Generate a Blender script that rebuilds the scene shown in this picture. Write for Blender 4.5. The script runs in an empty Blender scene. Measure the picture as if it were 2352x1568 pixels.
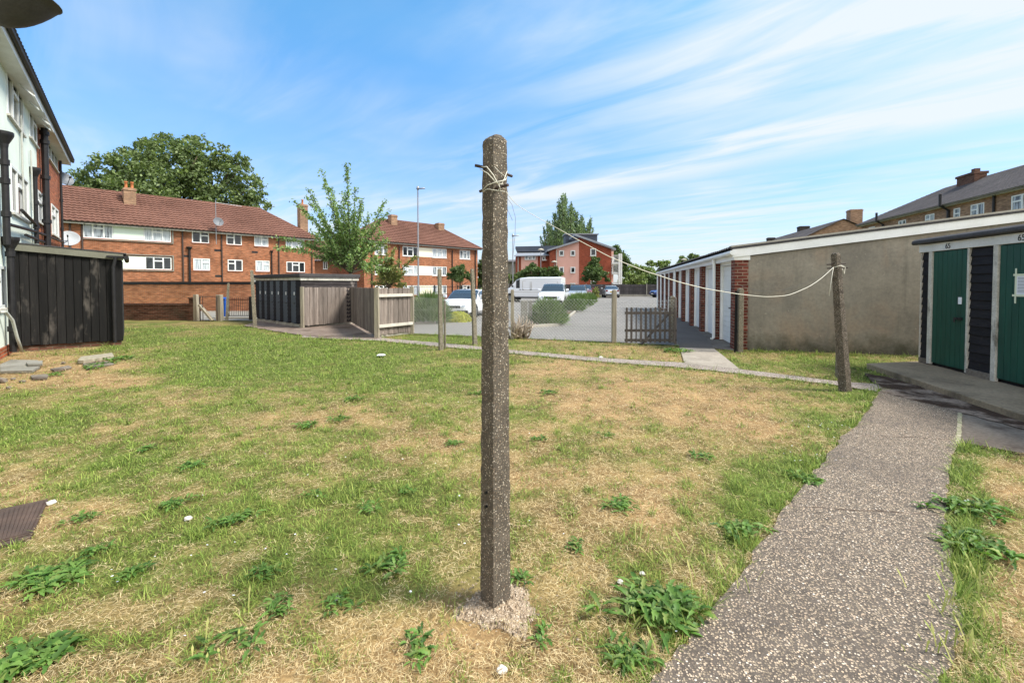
import bpy, bmesh, math, random
import numpy as np
from mathutils import Vector, Matrix
random.seed(11)
rng = np.random.default_rng(11)
S = bpy.context.scene
COL = S.collection
V = Vector
# ------------------------------------------------------------------ camera model (survey helper: pixel of the 2352 px photo -> place)
FPX, CAMH, VH, TP = 1000.0, 1.6, 652.0, 0.027
PIT = math.atan(TP); SPT, CPT = math.sin(PIT), math.cos(PIT)
VC = VH + FPX * TP
def ray(u, v):
    x = (u - 1176) / FPX; w = (VC - v) / FPX
    return V((x, CPT + w * SPT, -SPT + w * CPT))
def at(u, v, Y):
    d = ray(u, v); return V((0, 0, CAMH)) + d * (Y / d.y)
def G(u, v, z=0.0):
    d = ray(u, v); k = (z - CAMH) / d.z
    p = V((0, 0, CAMH)) + d * k; p.z = z; return p
def zat(v, Y, u=1176): return at(u, v, Y).z
def dirvp(u):
    a = (u - 1176) / FPX; n = math.hypot(a, 1); return V((a / n, 1 / n, 0))
ZUP = V((0, 0, 1))
class Fr:
    """wall frame: a along d, b along n (outwards), c up"""
    def __init__(s, o, d, n): s.o = V(o); s.d = V(d).normalized(); s.n = V(n).normalized()
    def P(s, a, b, c): return s.o + s.d * a + s.n * b + ZUP * c
    def pix(s, u, v, b=0.0):
        r = ray(u, v); q = s.o + s.n * b - V((0, 0, CAMH)); nn = s.n
        k = q.dot(nn) / r.dot(nn); p = V((0, 0, CAMH)) + r * k
        return (p - s.o).dot(s.d), p.z - s.o.z
def lin(c):
    if isinstance(c, str):
        c = [int(c[i:i + 2], 16) / 255 for i in (1, 3, 5)]
        c = [x / 12.92 if x <= .04045 else ((x + .055) / 1.055) ** 2.4 for x in c]
    return tuple(c[:3]) + (1.0,)
# ------------------------------------------------------------------ mesh builder
OFF = {}
class MB:
    def __init__(s): s.v = []; s.f = []
    def face(s, pts):
        i = len(s.v); s.v.extend([V(p) for p in pts]); s.f.append(tuple(range(i, i + len(pts))))
    def box(s, o, x, y, z):
        o, x, y, z = V(o), V(x), V(y), V(z); i = len(s.v)
        s.v += [o, o + x, o + x + y, o + y, o + z, o + x + z, o + x + y + z, o + y + z]
        for f in ((0, 3, 2, 1), (4, 5, 6, 7), (0, 1, 5, 4), (1, 2, 6, 5), (2, 3, 7, 6), (3, 0, 4, 7)): s.f.append(tuple(i + k for k in f))
    def fbox(s, fr, a0, a1, b0, b1, c0, c1):
        s.box(fr.P(a0, b0, c0), fr.d * (a1 - a0), fr.n * (b1 - b0), ZUP * (c1 - c0))
    def bar(s, p, q, w, h=None, up=ZUP):
        p, q = V(p), V(q); h = h or w; d = (q - p); x = d.cross(up)
        if x.length < 1e-6: x = d.cross(V((1, 0, 0)))
        x.normalize(); y = x.cross(d).normalized()
        s.box(p - x * w / 2 - y * h / 2, x * w, y * h, d)
    def tube(s, pts, r, n=8, cap=True):
        pts = [V(p) for p in pts]; m = len(pts); rr = r if isinstance(r, (list, tuple)) else [r] * m
        base = len(s.v); px = None
        for i, p in enumerate(pts):
            t = (pts[min(i + 1, m - 1)] - pts[max(i - 1, 0)])
            t = t.normalized() if t.length > 1e-9 else ZUP
            if px is None:
                px = t.cross(ZUP if abs(t.z) < .9 else V((1, 0, 0))).normalized()
            else:
                px = (px - t * px.dot(t)).normalized()
            py = t.cross(px)
            for k in range(n):
                a = 2 * math.pi * k / n; s.v.append(p + (px * math.cos(a) + py * math.sin(a)) * rr[i])
        for i in range(m - 1):
            for k in range(n):
                a = base + i * n + k; b = base + i * n + (k + 1) % n; s.f.append((a, b, b + n, a + n))
        if cap:
            s.f.append(tuple(base + k for k in range(n - 1, -1, -1))); s.f.append(tuple(base + (m - 1) * n + k for k in range(n)))
    def lathe(s, c, prof, n=20, axis=ZUP, ang=2 * math.pi):
        c = V(c); ax = V(axis).normalized(); x = ax.cross(V((0, 0, 1)) if abs(ax.z) < .9 else V((1, 0, 0))).normalized(); y = ax.cross(x)
        base = len(s.v); m = len(prof)
        for r, h in prof:
            for k in range(n):
                a = 2 * math.pi * k / n; s.v.append(c + ax * h + (x * math.cos(a) + y * math.sin(a)) * r)
        for i in range(m - 1):
            for k in range(n):
                a = base + i * n + k; b = base + i * n + (k + 1) % n; s.f.append((a, b, b + n, a + n))
    def prism(s, pts, ext):
        """closed polygon swept along ext"""
        ext = V(ext); pts = [V(p) for p in pts]; i = len(s.v); n = len(pts)
        s.v += pts + [p + ext for p in pts]
        s.f.append(tuple(i + k for k in range(n - 1, -1, -1))); s.f.append(tuple(i + n + k for k in range(n)))
        for k in range(n):
            a = i + k; b = i + (k + 1) % n; s.f.append((a, b, b + n, a + n))
    def build(s, name, mat, parent=None, smooth=False, bevel=0.0, loc=None, uv=True, recalc=True, sharp=None):
        me = bpy.data.meshes.new(name)
        if parent is not None: off = OFF[parent.name]
        else:
            if loc is None:
                xs = [p.x for p in s.v]; ys = [p.y for p in s.v]; zs = [p.z for p in s.v]
                loc = V(((min(xs) + max(xs)) / 2, (min(ys) + max(ys)) / 2, min(zs)))
            off = V(loc)
        me.from_pydata([tuple(p - off) for p in s.v], [], s.f)
        if recalc and len(s.f) < 30000:
            bm = bmesh.new(); bm.from_mesh(me); bmesh.ops.recalc_face_normals(bm, faces=bm.faces[:]); bm.to_mesh(me); bm.free()
        me.materials.append(mat)
        if uv: autouv(me, off)
        if smooth: me.polygons.foreach_set('use_smooth', [True] * len(me.polygons))
        o = bpy.data.objects.new(name, me); COL.objects.link(o)
        if parent is not None: o.parent = parent
        else: o.location = off
        OFF[o.name] = off.copy()
        if bevel:
            md = o.modifiers.new('edge', 'BEVEL'); md.width = bevel; md.segments = 2; md.limit_method = 'ANGLE'; md.angle_limit = 0.7
        return o
def autouv(me, off):
    nl = len(me.loops)
    if not nl: return
    uvl = me.uv_layers.new(name='UVMap')
    out = np.zeros((nl, 2)); vs = me.vertices
    for p in me.polygons:
        n = p.normal
        if abs(n.z) > .98: tx, ty = V((1, 0, 0)), V((0, 1, 0))
        else:
            tx = ZUP.cross(n).normalized(); ty = n.cross(tx)
            if tx.x < -1e-6 or (abs(tx.x) < 1e-6 and tx.y < 0): tx = -tx
        for li in p.loop_indices:
            w = vs[me.loops[li].vertex_index].co + off
            out[li, 0] = w.dot(tx); out[li, 1] = w.dot(ty)
    uvl.data.foreach_set('uv', out.ravel())
def tag(o, label=None, cat=None, group=None, kind=None):
    if label: o['label'] = label
    if cat: o['category'] = cat
    if group: o['group'] = group
    if kind: o['kind'] = kind
    return o
def thing(name, label, cat, loc, group=None):
    o = bpy.data.objects.new(name, None); COL.objects.link(o); o.location = V(loc); o.empty_display_size = .2
    OFF[o.name] = V(loc); return tag(o, label, cat, group)
def npmesh(name, co, faces4, mat, parent=None, loc=None, tint=None, smooth=False):
    """co (N,3) world, faces (M,k)"""
    off = OFF[parent.name] if parent is not None else V(loc if loc is not None else (float(co[:, 0].mean()), float(co[:, 1].mean()), 0))
    me = bpy.data.meshes.new(name); N = len(co)
    me.vertices.add(N); me.vertices.foreach_set('co', (co - np.array(off)).astype(np.float32).ravel())
    fl = faces4 if isinstance(faces4, list) else [faces4]
    tot = sum(f.size for f in fl); npoly = sum(len(f) for f in fl)
    me.loops.add(tot); me.loops.foreach_set('vertex_index', np.concatenate([f.ravel() for f in fl]).astype(np.int32))
    me.polygons.add(npoly)
    ls = np.concatenate([np.full(len(f), f.shape[1]) for f in fl]); st = np.concatenate([[0], np.cumsum(ls)[:-1]])
    me.polygons.foreach_set('loop_start', st.astype(np.int32)); me.polygons.foreach_set('loop_total', ls.astype(np.int32))
    me.update(calc_edges=True)
    if tint is not None:
        at_ = me.color_attributes.new('tint', 'FLOAT_COLOR', 'POINT')
        at_.data.foreach_set('color', np.c_[tint, np.ones(N)].astype(np.float32).ravel())
    me.materials.append(mat)
    if smooth: me.polygons.foreach_set('use_smooth', np.ones(npoly, bool))
    o = bpy.data.objects.new(name, me); COL.objects.link(o)
    if parent is not None: o.parent = parent
    else: o.location = off
    OFF[o.name] = off.copy(); return o
# ------------------------------------------------------------------ materials
def mk(name, rough=.8, spec=.3):
    m = bpy.data.materials.new(name); m.use_nodes = True; nt = m.node_tree; b = nt.nodes['Principled BSDF']
    b.inputs['Roughness'].default_value = rough; b.inputs['Specular IOR Level'].default_value = spec
    return m, nt, b
def nd(nt, t, **kw):
    n = nt.nodes.new(t)
    for k, v in kw.items():
        if k in n.inputs.keys(): n.inputs[k].default_value = v
        else: setattr(n, k, v)
    return n
def math_(nt, op, a, b=None, clamp=False):
    n = nt.nodes.new('ShaderNodeMath'); n.operation = op; n.use_clamp = clamp
    for i, x in enumerate((a, b)):
        if x is None: continue
        if isinstance(x, (int, float)): n.inputs[i].default_value = x
        else: nt.links.new(x, n.inputs[i])
    return n.outputs[0]
def mixc(nt, fac, a, b, mode='MIX'):
    n = nt.nodes.new('ShaderNodeMix'); n.data_type = 'RGBA'; n.blend_type = mode; n.clamp_factor = True
    for i, x in ((0, fac), (6, a), (7, b)):
        if isinstance(x, (int, float)): n.inputs[i].default_value = x
        elif isinstance(x, (tuple, list)): n.inputs[i].default_value = x
        else: nt.links.new(x, n.inputs[i])
    return n.outputs[2]
def ramp(nt, fac, stops):
    n = nt.nodes.new('ShaderNodeValToRGB'); e = n.color_ramp.elements
    while len(e) < len(stops): e.new(.5)
    for el, (p, c) in zip(e, stops): el.position = p; el.color = c if len(c) == 4 else tuple(c) + (1,)
    nt.links.new(fac, n.inputs[0]); return n.outputs[0]
def g(x): return (x, x, x, 1)
def coords(nt, kind='Object', scale=(1, 1, 1)):
    t = nt.nodes.new('ShaderNodeTexCoord'); m = nt.nodes.new('ShaderNodeMapping'); m.inputs['Scale'].default_value = scale
    nt.links.new(t.outputs[kind], m.inputs['Vector']); return m.outputs[0]
def noise(nt, co, scale, detail=5, rough=.6, out=0, dist=0):
    n = nd(nt, 'ShaderNodeTexNoise', Scale=scale, Detail=detail, Roughness=rough, Distortion=dist); nt.links.new(co, n.inputs['Vector']); return n.outputs[out]
def bump(nt, b, h, strength, dist):
    n = nd(nt, 'ShaderNodeBump', Strength=strength, Distance=dist); nt.links.new(h, n.inputs['Height']); nt.links.new(n.outputs[0], b.inputs['Normal'])
def surf(name, c1, c2, scale=2.0, rough=.8, bmp=.2, bscale=60, bdist=.004, stretch=(1, 1, 1), island=0.0, fine=.25, fscale=40, contrast=(.3, .7), spec=.3, metal=0, kind='Object', stain=None, coat=0):
    m, nt, b = mk(name, rough, spec); co = coords(nt, kind, stretch)
    f = ramp(nt, noise(nt, co, scale), [(contrast[0], g(0)), (contrast[1], g(1))])
    c = mixc(nt, f, lin(c1), lin(c2))
    if fine:
        f2 = ramp(nt, noise(nt, co, fscale, 3), [(.3, g(1 - fine)), (.7, g(1 + fine * .6))])
        c = mixc(nt, 1.0, c, f2, 'MULTIPLY')
    if island:
        gi = nt.nodes.new('ShaderNodeNewGeometry'); r = ramp(nt, gi.outputs['Random Per Island'], [(0, g(1 - island)), (1, g(1 + island))])
        c = mixc(nt, 1.0, c, r, 'MULTIPLY')
    if stain:
        sc, col, lo, hi = stain
        f3 = ramp(nt, noise(nt, coords(nt, kind, (1, 1, .35)), sc, 6, .65), [(lo, g(0)), (hi, g(1))])
        c = mixc(nt, f3, c, lin(col))
    nt.links.new(c, b.inputs['Base Color']); b.inputs['Metallic'].default_value = metal
    if coat: b.inputs['Coat Weight'].default_value = coat; b.inputs['Coat Roughness'].default_value = .06
    if bmp: bump(nt, b, noise(nt, co, bscale, 4), bmp, bdist)
    return m
def brick(name, c1, c2, mort, bw=.225, bh=.075, ms=.010, rough=.9, var=.35, blotch=.3, stain=None):
    m, nt, b = mk(name, rough, .2); co = coords(nt, 'UV')
    t = nd(nt, 'ShaderNodeTexBrick', Scale=1.0); t.inputs['Brick Width'].default_value = bw; t.inputs['Row Height'].default_value = bh
    t.inputs['Mortar Size'].default_value = ms; t.inputs['Mortar Smooth'].default_value = .2; t.inputs['Bias'].default_value = 0
    t.inputs['Color1'].default_value = lin(c1); t.inputs['Color2'].default_value = lin(c2); t.inputs['Mortar'].default_value = lin(mort)
    nt.links.new(co, t.inputs['Vector'])
    f = ramp(nt, noise(nt, co, .7, 6), [(.3, g(1 - blotch)), (.7, g(1 + blotch * .6))])
    c = mixc(nt, 1.0, t.outputs[0], f, 'MULTIPLY')
    wv = nt.nodes.new('ShaderNodeMapping'); wv.inputs['Scale'].default_value = (1 / bw / 1.7, 1 / bh, 1); nt.links.new(co, wv.inputs['Vector'])
    wn = nt.nodes.new('ShaderNodeTexNoise'); wn.inputs['Scale'].default_value = .9; wn.inputs['Detail'].default_value = 1; nt.links.new(wv.outputs[0], wn.inputs['Vector'])
    f2 = ramp(nt, wn.outputs[0], [(.3, g(1 - var)), (.5, g(1)), (.72, g(1 + var))])
    c = mixc(nt, 1.0, c, f2, 'MULTIPLY')
    if stain:
        f3 = ramp(nt, noise(nt, co, stain[0], 6, .65), [(stain[2], g(0)), (stain[3], g(1))]); c = mixc(nt, f3, c, lin(stain[1]))
    nt.links.new(c, b.inputs['Base Color'])
    bump(nt, b, math_(nt, 'SUBTRACT', 1.0, t.outputs['Fac']), .5, .006)
    return m
def aggregate(name, cement, stones, scale, thr=.45, size=.55, rough=.85, kind='Object', dirt=None, bdist=.004, bstr=.6):
    m, nt, b = mk(name, rough, .3); co = coords(nt, kind)
    wob = nd(nt, 'ShaderNodeTexNoise', Scale=scale * .8, Detail=2); nt.links.new(co, wob.inputs['Vector'])
    va = nt.nodes.new('ShaderNodeVectorMath'); va.operation = 'SCALE'; va.inputs['Scale'].default_value = .5 / scale; nt.links.new(wob.outputs['Color'], va.inputs[0])
    vb = nt.nodes.new('ShaderNodeVectorMath'); nt.links.new(co, vb.inputs[0]); nt.links.new(va.outputs[0], vb.inputs[1])
    vo = nd(nt, 'ShaderNodeTexVoronoi', Scale=scale); nt.links.new(vb.outputs[0], vo.inputs['Vector'])
    sep = nt.nodes.new('ShaderNodeSeparateColor'); nt.links.new(vo.outputs['Color'], sep.inputs[0])
    sc = ramp(nt, sep.outputs[0], stones)
    inside = ramp(nt, vo.outputs['Distance'], [(size - .12, g(1)), (size, g(0))])
    pick = ramp(nt, sep.outputs[1], [(thr - .01, g(0)), (thr + .01, g(1))])
    fac = math_(nt, 'MULTIPLY', inside, pick)
    n1 = ramp(nt, noise(nt, co, scale * .12, 5), [(.3, g(.7)), (.7, g(1.25))])
    n2 = ramp(nt, noise(nt, co, scale * 2.2, 3), [(.3, g(.6)), (.7, g(1.35))])
    cem = mixc(nt, 1.0, mixc(nt, 1.0, lin(cement), n1, 'MULTIPLY'), n2, 'MULTIPLY')
    c = mixc(nt, fac, cem, sc)
    if dirt:
        dsc, dcol, lo, hi = dirt
        f3 = ramp(nt, noise(nt, co, dsc, 6, .65), [(lo, g(0)), (hi, g(.85))]); c = mixc(nt, f3, c, lin(dcol))
    nt.links.new(c, b.inputs['Base Color'])
    h = math_(nt, 'ADD', fac, noise(nt, co, scale * 1.5, 3)); bump(nt, b, h, bstr, bdist)
    return m
def leafmat(name, cols, trans=.35, rough=.55):
    m, nt, b = mk(name, rough, .35)
    gi = nt.nodes.new('ShaderNodeNewGeometry'); c = ramp(nt, gi.outputs['Random Per Island'], [(i / max(1, len(cols) - 1), lin(x)) for i, x in enumerate(cols)])
    nz = ramp(nt, noise(nt, coords(nt), .9, 3), [(.3, g(.75)), (.7, g(1.2))]); c = mixc(nt, 1.0, c, nz, 'MULTIPLY')
    nt.links.new(c, b.inputs['Base Color'])
    tr = nt.nodes.new('ShaderNodeBsdfTranslucent'); nt.links.new(mixc(nt, 1.0, c, (1.1, 1.25, .5, 1), 'MULTIPLY'), tr.inputs[0])
    mx = nt.nodes.new('ShaderNodeMixShader'); mx.inputs[0].default_value = trans
    nt.links.new(b.outputs[0], mx.inputs[1]); nt.links.new(tr.outputs[0], mx.inputs[2]); nt.links.new(mx.outputs[0], nt.nodes['Material Output'].inputs[0])
    return m
def tintmat(name, trans=.3, rough=.6):
    m, nt, b = mk(name, rough, .25); a = nt.nodes.new('ShaderNodeAttribute'); a.attribute_name = 'tint'
    nt.links.new(a.outputs['Color'], b.inputs['Base Color'])
    tr = nt.nodes.new('ShaderNodeBsdfTranslucent'); nt.links.new(a.outputs['Color'], tr.inputs[0])
    mx = nt.nodes.new('ShaderNodeMixShader'); mx.inputs[0].default_value = trans
    nt.links.new(b.outputs[0], mx.inputs[1]); nt.links.new(tr.outputs[0], mx.inputs[2]); nt.links.new(mx.outputs[0], nt.nodes['Material Output'].inputs[0])
    return m
def paint(name, c, rough=.4, spec=.5, coat=0.0, metal=0.0):
    m, nt, b = mk(name, rough, spec); b.inputs['Base Color'].default_value = lin(c); b.inputs['Coat Weight'].default_value = coat; b.inputs['Coat Roughness'].default_value = .04; b.inputs['Metallic'].default_value = metal
    return m
def glass(name, c, rough=.06, curtain=None):
    m, nt, b = mk(name, rough, .6)
    co = coords(nt, 'Object', (6, 6, .4))
    if curtain:
        f = ramp(nt, noise(nt, co, 2.2, 2), [(.42, g(0)), (.52, g(1))]); c_ = mixc(nt, f, lin(c), lin(curtain))
    else:
        f = ramp(nt, noise(nt, coords(nt, 'Object'), 1.2, 2), [(.4, g(.6)), (.6, g(1.5))]); c_ = mixc(nt, 1.0, lin(c), f, 'MULTIPLY')
    nt.links.new(c_, b.inputs['Base Color']); return m
M = {}
M['pvc'] = surf('white_window_frame', '#e4e6e4', '#d6d8d4', 3, .35, 0, fine=.04, spec=.4)
M['white_paint'] = surf('white_painted_board', '#dfdedb', '#c9c7c2', 2.2, .5, .15, 90, .002, fine=.08, stain=(3.0, '#8d8a80', .62, .85))
M['bright_white'] = surf('fresh_white_paint', '#f3f3f1', '#e6e6e3', 2.2, .45, .1, 90, .002, fine=.05, stain=(2.5, '#b9b7b0', .64, .9))
M['worn_white'] = surf('worn_white_paint', '#d4d0c6', '#b3aea2', 4, .7, .4, 60, .004, fine=.2, stain=(5.0, '#5d584e', .55, .72))
M['render_white'] = surf('pale_mint_render', '#dfe6dc', '#cfd8ca', .9, .85, .25, 120, .003, fine=.06, stain=(.9, '#aab0a0', .6, .85))
M['panel_mint'] = surf('pale_mint_panel', '#dbe5da', '#d0dccf', .8, .7, 0, fine=.05)
M['panel_cream'] = surf('cream_panel', '#ece7d2', '#e2dcc4', .8, .7, 0, fine=.05)
M['brick_red'] = brick('orange_red_brick', '#9e5c3a', '#864c31', '#8d7a66', var=.36)
M['brick_left'] = brick('warm_brick', '#a35432', '#874229', '#8d7a66', var=.3)
M['brick_yard'] = brick('orange_yard_brick', '#c07a52', '#a56446', '#a08b74', var=.3, stain=(.6, '#99725a', .6, .8))
M['brick_dark'] = brick('mossy_brown_brick', '#6d4a3c', '#55382d', '#6b5d50', var=.4, stain=(1.2, '#4a4438', .5, .7))
M['brick_pier'] = brick('dark_red_brick', '#7c4034', '#5a3029', '#8a7565', ms=.010, var=.4, stain=(4, '#94735e', .66, .78))
M['brick_brown'] = brick('brown_brick', '#a07e63', '#8a6a54', '#8a7a68', var=.3)
M['brick_rust'] = brick('rust_red_brick', '#9a4a34', '#8a402c', '#8b5c4a', var=.2, blotch=.15)
M['tile_red'] = surf('red_clay_tile', '#7a574a', '#634438', .35, .85, .15, 40, .004, island=.0, fine=.3, fscale=5, stain=(.5, '#5b3b33', .6, .8))
M['tile_grey'] = surf('grey_brown_tile', '#635d5c', '#504b4b', .5, .85, .2, 30, .006, fine=.3, fscale=6)
M['tile_dark'] = surf('dark_mossy_tile', '#4a4340', '#37322f', 3, .9, .4, 30, .01, fine=.3)
M['slate_blue'] = surf('dark_blue_grey_cladding', '#474e5a', '#3c434e', .6, .6, 0, fine=.1)
M['metal_roof'] = surf('grey_metal_roof', '#8d9299', '#7d828a', .4, .5, 0, fine=.08)
M['pink'] = surf('pink_render', '#d8aa9c', '#cf9f90', .5, .85, 0, fine=.05)
def stucco():
    m, nt, b = mk('brown_grey_stucco', .92, .2); co = coords(nt); c = mixc(nt, ramp(nt, noise(nt, co, .8, 7, .65), [(.36, g(0)), (.64, g(1))]), lin('#989082'), lin('#7b756b'))
    c = mixc(nt, ramp(nt, noise(nt, coords(nt, 'Object', (1, 1, .7)), 1.1, 5, .6, dist=.4), [(.5, g(0)), (.72, g(.8))]), c, lin('#998673'))
    c = mixc(nt, ramp(nt, noise(nt, coords(nt, 'Object', (5, 5, .35)), 1.0, 4), [(.55, g(0)), (.8, g(.55))]), c, lin('#5f5b50'))
    c = mixc(nt, 1.0, c, ramp(nt, noise(nt, co, 16, 4), [(.3, g(.86)), (.7, g(1.1))]), 'MULTIPLY')
    c = mixc(nt, ramp(nt, noise(nt, co, 6.5, 2), [(.70, g(0)), (.76, g(.5))]), c, lin('#b0a697'))
    t = nt.nodes.new('ShaderNodeTexCoord'); sp_ = nt.nodes.new('ShaderNodeSeparateXYZ'); nt.links.new(t.outputs['Object'], sp_.inputs[0])
    h = math_(nt, 'ADD', sp_.outputs[2], math_(nt, 'MULTIPLY', math_(nt, 'SUBTRACT', noise(nt, co, 3.5, 6, .7), .5), .9))
    c = mixc(nt, ramp(nt, h, [(.02, g(.85)), (.42, g(0))]), c, lin('#454334'))
    nt.links.new(c, b.inputs['Base Color']); bump(nt, b, noise(nt, co, 70, 5), .4, .004); return m
M['stucco'] = stucco()
M['black_pipe'] = surf('black_iron_paint', '#1c1b1c', '#2a2829', 6, .5, .1, 60, fine=.2)
M['grey_pipe'] = surf('pale_grey_plastic', '#b9bab2', '#a5a69e', 6, .5, 0, fine=.1)
M['black_board'] = surf('black_stained_board', '#100f0f', '#1e1c1b', 1.4, .85, .35, 30, .004, stretch=(12, 12, .8), island=.5, fine=.35, fscale=6, stain=(2.2, '#7d756d', .52, .78))
M['felt_green'] = surf('olive_grey_fascia', '#78776a', '#6a695c', 2, .8, .2, 40, fine=.12)
M['black_weather'] = surf('black_weatherboard', '#161417', '#232024', 2, .75, .2, 30, .003, stretch=(1, 1, 6), island=.25, fine=.3, fscale=8, stain=(3, '#4a4545', .66, .8))
M['weather_grey'] = surf('weathered_weatherboard', '#2d2829', '#4a4344', 2.2, .85, .3, 30, .004, stretch=(.8, .8, 8), island=.3, fine=.4, fscale=5, stain=(2.5, '#8f8780', .6, .75))
M['grey_door'] = surf('slate_grey_paint', '#4d5660', '#434b55', 2, .55, .1, 30, fine=.12, fscale=8)
M['green_door'] = surf('dark_green_paint', '#1b4f42', '#164036', 1.5, .5, .15, 30, .002, stretch=(6, 6, .8), fine=.12, fscale=8, spec=.35)
M['felt'] = surf('dark_roofing_felt', '#4d4b4c', '#3d3b3c', 3, .85, .4, 40, .006, fine=.25)
M['fence_wood'] = surf('weathered_grey_timber', '#8b8078', '#665b54', 1.3, .9, .4, 26, .004, stretch=(14, 14, 1), island=.32, fine=.3, fscale=5, stain=(1.5, '#4e4540', .6, .8))
M['post_wood'] = surf('pale_weathered_post', '#a39a88', '#837a69', 1.6, .9, .4, 24, .004, stretch=(10, 10, .9), fine=.25, fscale=5, stain=(2, '#7a7350', .6, .75))
M['rail_sunlit'] = surf('weathered_sunlit_rail', '#cfc9be', '#b5aea2', 2, .8, .2, 30, fine=.15)  # paler copy of the fence timber, sun on the rails put into the colour
M['picket_wood'] = surf('grey_picket_timber', '#625b55', '#48423e', 1.5, .9, .4, 26, .004, stretch=(14, 14, 1), island=.25, fine=.3, fscale=5)
M['dark_fence'] = surf('dark_grey_fence_board', '#4f4b4c', '#3f3b3c', .8, .9, .2, 20, stretch=(4, 4, .6), island=.2, fine=.25, fscale=3)
M['concrete'] = surf('grey_concrete', '#8d8980', '#757168', 1.4, .9, .35, 60, .003, fine=.2, fscale=30, stain=(1.4, '#5c574c', .55, .78))
M['concrete_pale'] = surf('pale_concrete', '#b3ada0', '#9c968a', 1.2, .9, .3, 60, .003, fine=.15, fscale=30, stain=(1.2, '#7d776a', .6, .8))
M['concrete_post'] = aggregate('lichen_concrete', '#726b5c', [(0, lin('#a39a86')), (.6, lin('#8a8170')), (1, lin('#c4bca8'))], 70, .5, .5, dirt=(6, '#6f6a3f', .58, .78))
M['post_agg'] = aggregate('exposed_aggregate_post', '#5d554b', [(0, lin('#6e5d4e')), (.4, lin('#8a7a67')), (.75, lin('#a99c89')), (1, lin('#d6ccbb'))], 135, .54, .52, dirt=(9, '#3f372f', .55, .75), bdist=.006, bstr=.9)
M['path'] = aggregate('exposed_aggregate_path', '#5c534a', [(0, lin('#75675a')), (.4, lin('#93846f')), (.7, lin('#ad9c88')), (.9, lin('#c4ab90')), (1, lin('#ddd3c3'))], 100, .30, .55, dirt=(1.1, '#4d453f', .5, .8), bdist=.005, bstr=.7)
M['slab'] = surf('mossy_slab', '#7f766b', '#62574d', 1.5, .9, .5, 70, .004, fine=.3, fscale=25, stain=(1.6, '#3d2f26', .5, .68))
M['asphalt'] = surf('grey_asphalt', '#7f7b76', '#6d6a66', .35, .9, .3, 120, .004, fine=.18, fscale=45, stain=(.3, '#5c5a5d', .58, .8))
M['asphalt_dark'] = surf('dark_asphalt', '#6b635c', '#58514b', .5, .9, .4, 120, .004, fine=.25, fscale=40)
M['earth'] = surf('earth', '#57452f', '#6d573c', 1.3, .95, .6, 30, .02, fine=.4, fscale=12)
M['moss_dirt'] = surf('dark_leaf_litter', '#3b2a1d', '#86776a', 2.6, .95, .8, 40, .012, fine=.5, fscale=30, contrast=(.46, .6))
M['iron'] = surf('rusty_cast_iron', '#5b493f', '#41352f', 5, .65, .3, 40, .003, fine=.3, fscale=20)
M['rust'] = surf('dark_rusted_steel', '#3c3331', '#4d403a', 30, .7, .3, 200, .001, fine=.3)
M['black_iron'] = paint('black_iron_railing', '#1d1c1e', .5)
M['galv'] = surf('galvanised_steel', '#9a9ca0', '#84868b', 1, .45, 0, fine=.1, metal=.4)
M['wire_mesh'] = paint('galvanised_wire', '#a5a59f', .5, .5, metal=.2)
M['rope'] = paint('white_plastic_line', '#cbc7b8', .6)
M['thin_wire'] = paint('grey_wire', '#6d6c6a', .5)
M['glass'] = glass('dark_window_glass', '#1b2023')
M['glass_curt'] = glass('curtained_window_glass', '#2b3136', .1, '#9aa2a8')
M['glass_net'] = glass('net_curtain_window_glass', '#8c959c', .1, '#b7bec2')
M['car_glass'] = paint('car_glass', '#333d43', .05, .8, .6)
M['car_white'] = paint('white_car_paint', '#e2e4e8', .3, .5, .8)
M['car_silver'] = paint('silver_car_paint', '#b9bcc0', .3, .5, .8, .5)
M['car_blue'] = paint('blue_car_paint', '#12307e', .3, .5, .9)
M['car_red'] = paint('dark_red_car_paint', '#6e1d22', .3, .5, .9)
M['car_dark'] = paint('black_car_trim', '#131415', .5)
M['tyre'] = paint('black_tyre', '#151515', .85)
M['alloy'] = paint('alloy_wheel', '#8d9093', .35, .5, 0, .7)
M['lamp_glass'] = paint('headlamp_lens', '#9aa4ac', .08, .8, .5)
M['tail'] = paint('red_lamp_lens', '#7c1216', .15, .7, .5)
M['plate_white'] = paint('white_number_plate', '#e0e0dc', .4)
M['plate_yellow'] = paint('yellow_number_plate', '#d9b21c', .4)
M['chrome'] = paint('chrome_trim', '#c9ccd0', .15, .5, 0, .9)
M['bin_blue'] = surf('blue_bin_plastic', '#1450a8', '#0f459a', 3, .45, 0, fine=.06)
M['dish'] = surf('grey_dish_metal', '#6c7076', '#5d6167', 3, .5, 0, fine=.1)
M['dish_pale'] = surf('pale_grey_dish_metal', '#b7bcc0', '#a5aaae', 3, .45, 0, fine=.08)
M['dish_dark'] = surf('charcoal_dish_metal', '#3a3634', '#45403d', 8, .6, .2, 90, fine=.2)
M['pot'] = surf('terracotta_pot', '#c27a4e', '#a9663e', 5, .85, 0, fine=.15)
M['lead'] = surf('pale_lead_flashing', '#a5a9ae', '#8c9096', 3, .6, .2, 30, fine=.2)
M['bark'] = surf('grey_brown_bark', '#6b6152', '#544a3d', 3, .9, .6, 30, .01, stretch=(6, 6, 1), fine=.3)
M['twig'] = surf('pale_dead_twig', '#cdbfae', '#8f7f6d', 6, .9, .5, 40, .006, fine=.4, stain=(9, '#4d3f34', .5, .65))
M['paper'] = paint('white_paper', '#e4e5ea', .7)
M['tape'] = paint('cream_tape', '#d7dcc0', .6)
M['ink'] = paint('black_ink', '#26262b', .7)
M['number'] = paint('black_number', '#17171a', .5)
M['stone'] = surf('pale_stone', '#d8d4cb', '#b5afa4', 30, .9, .3, 90, fine=.2)
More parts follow.
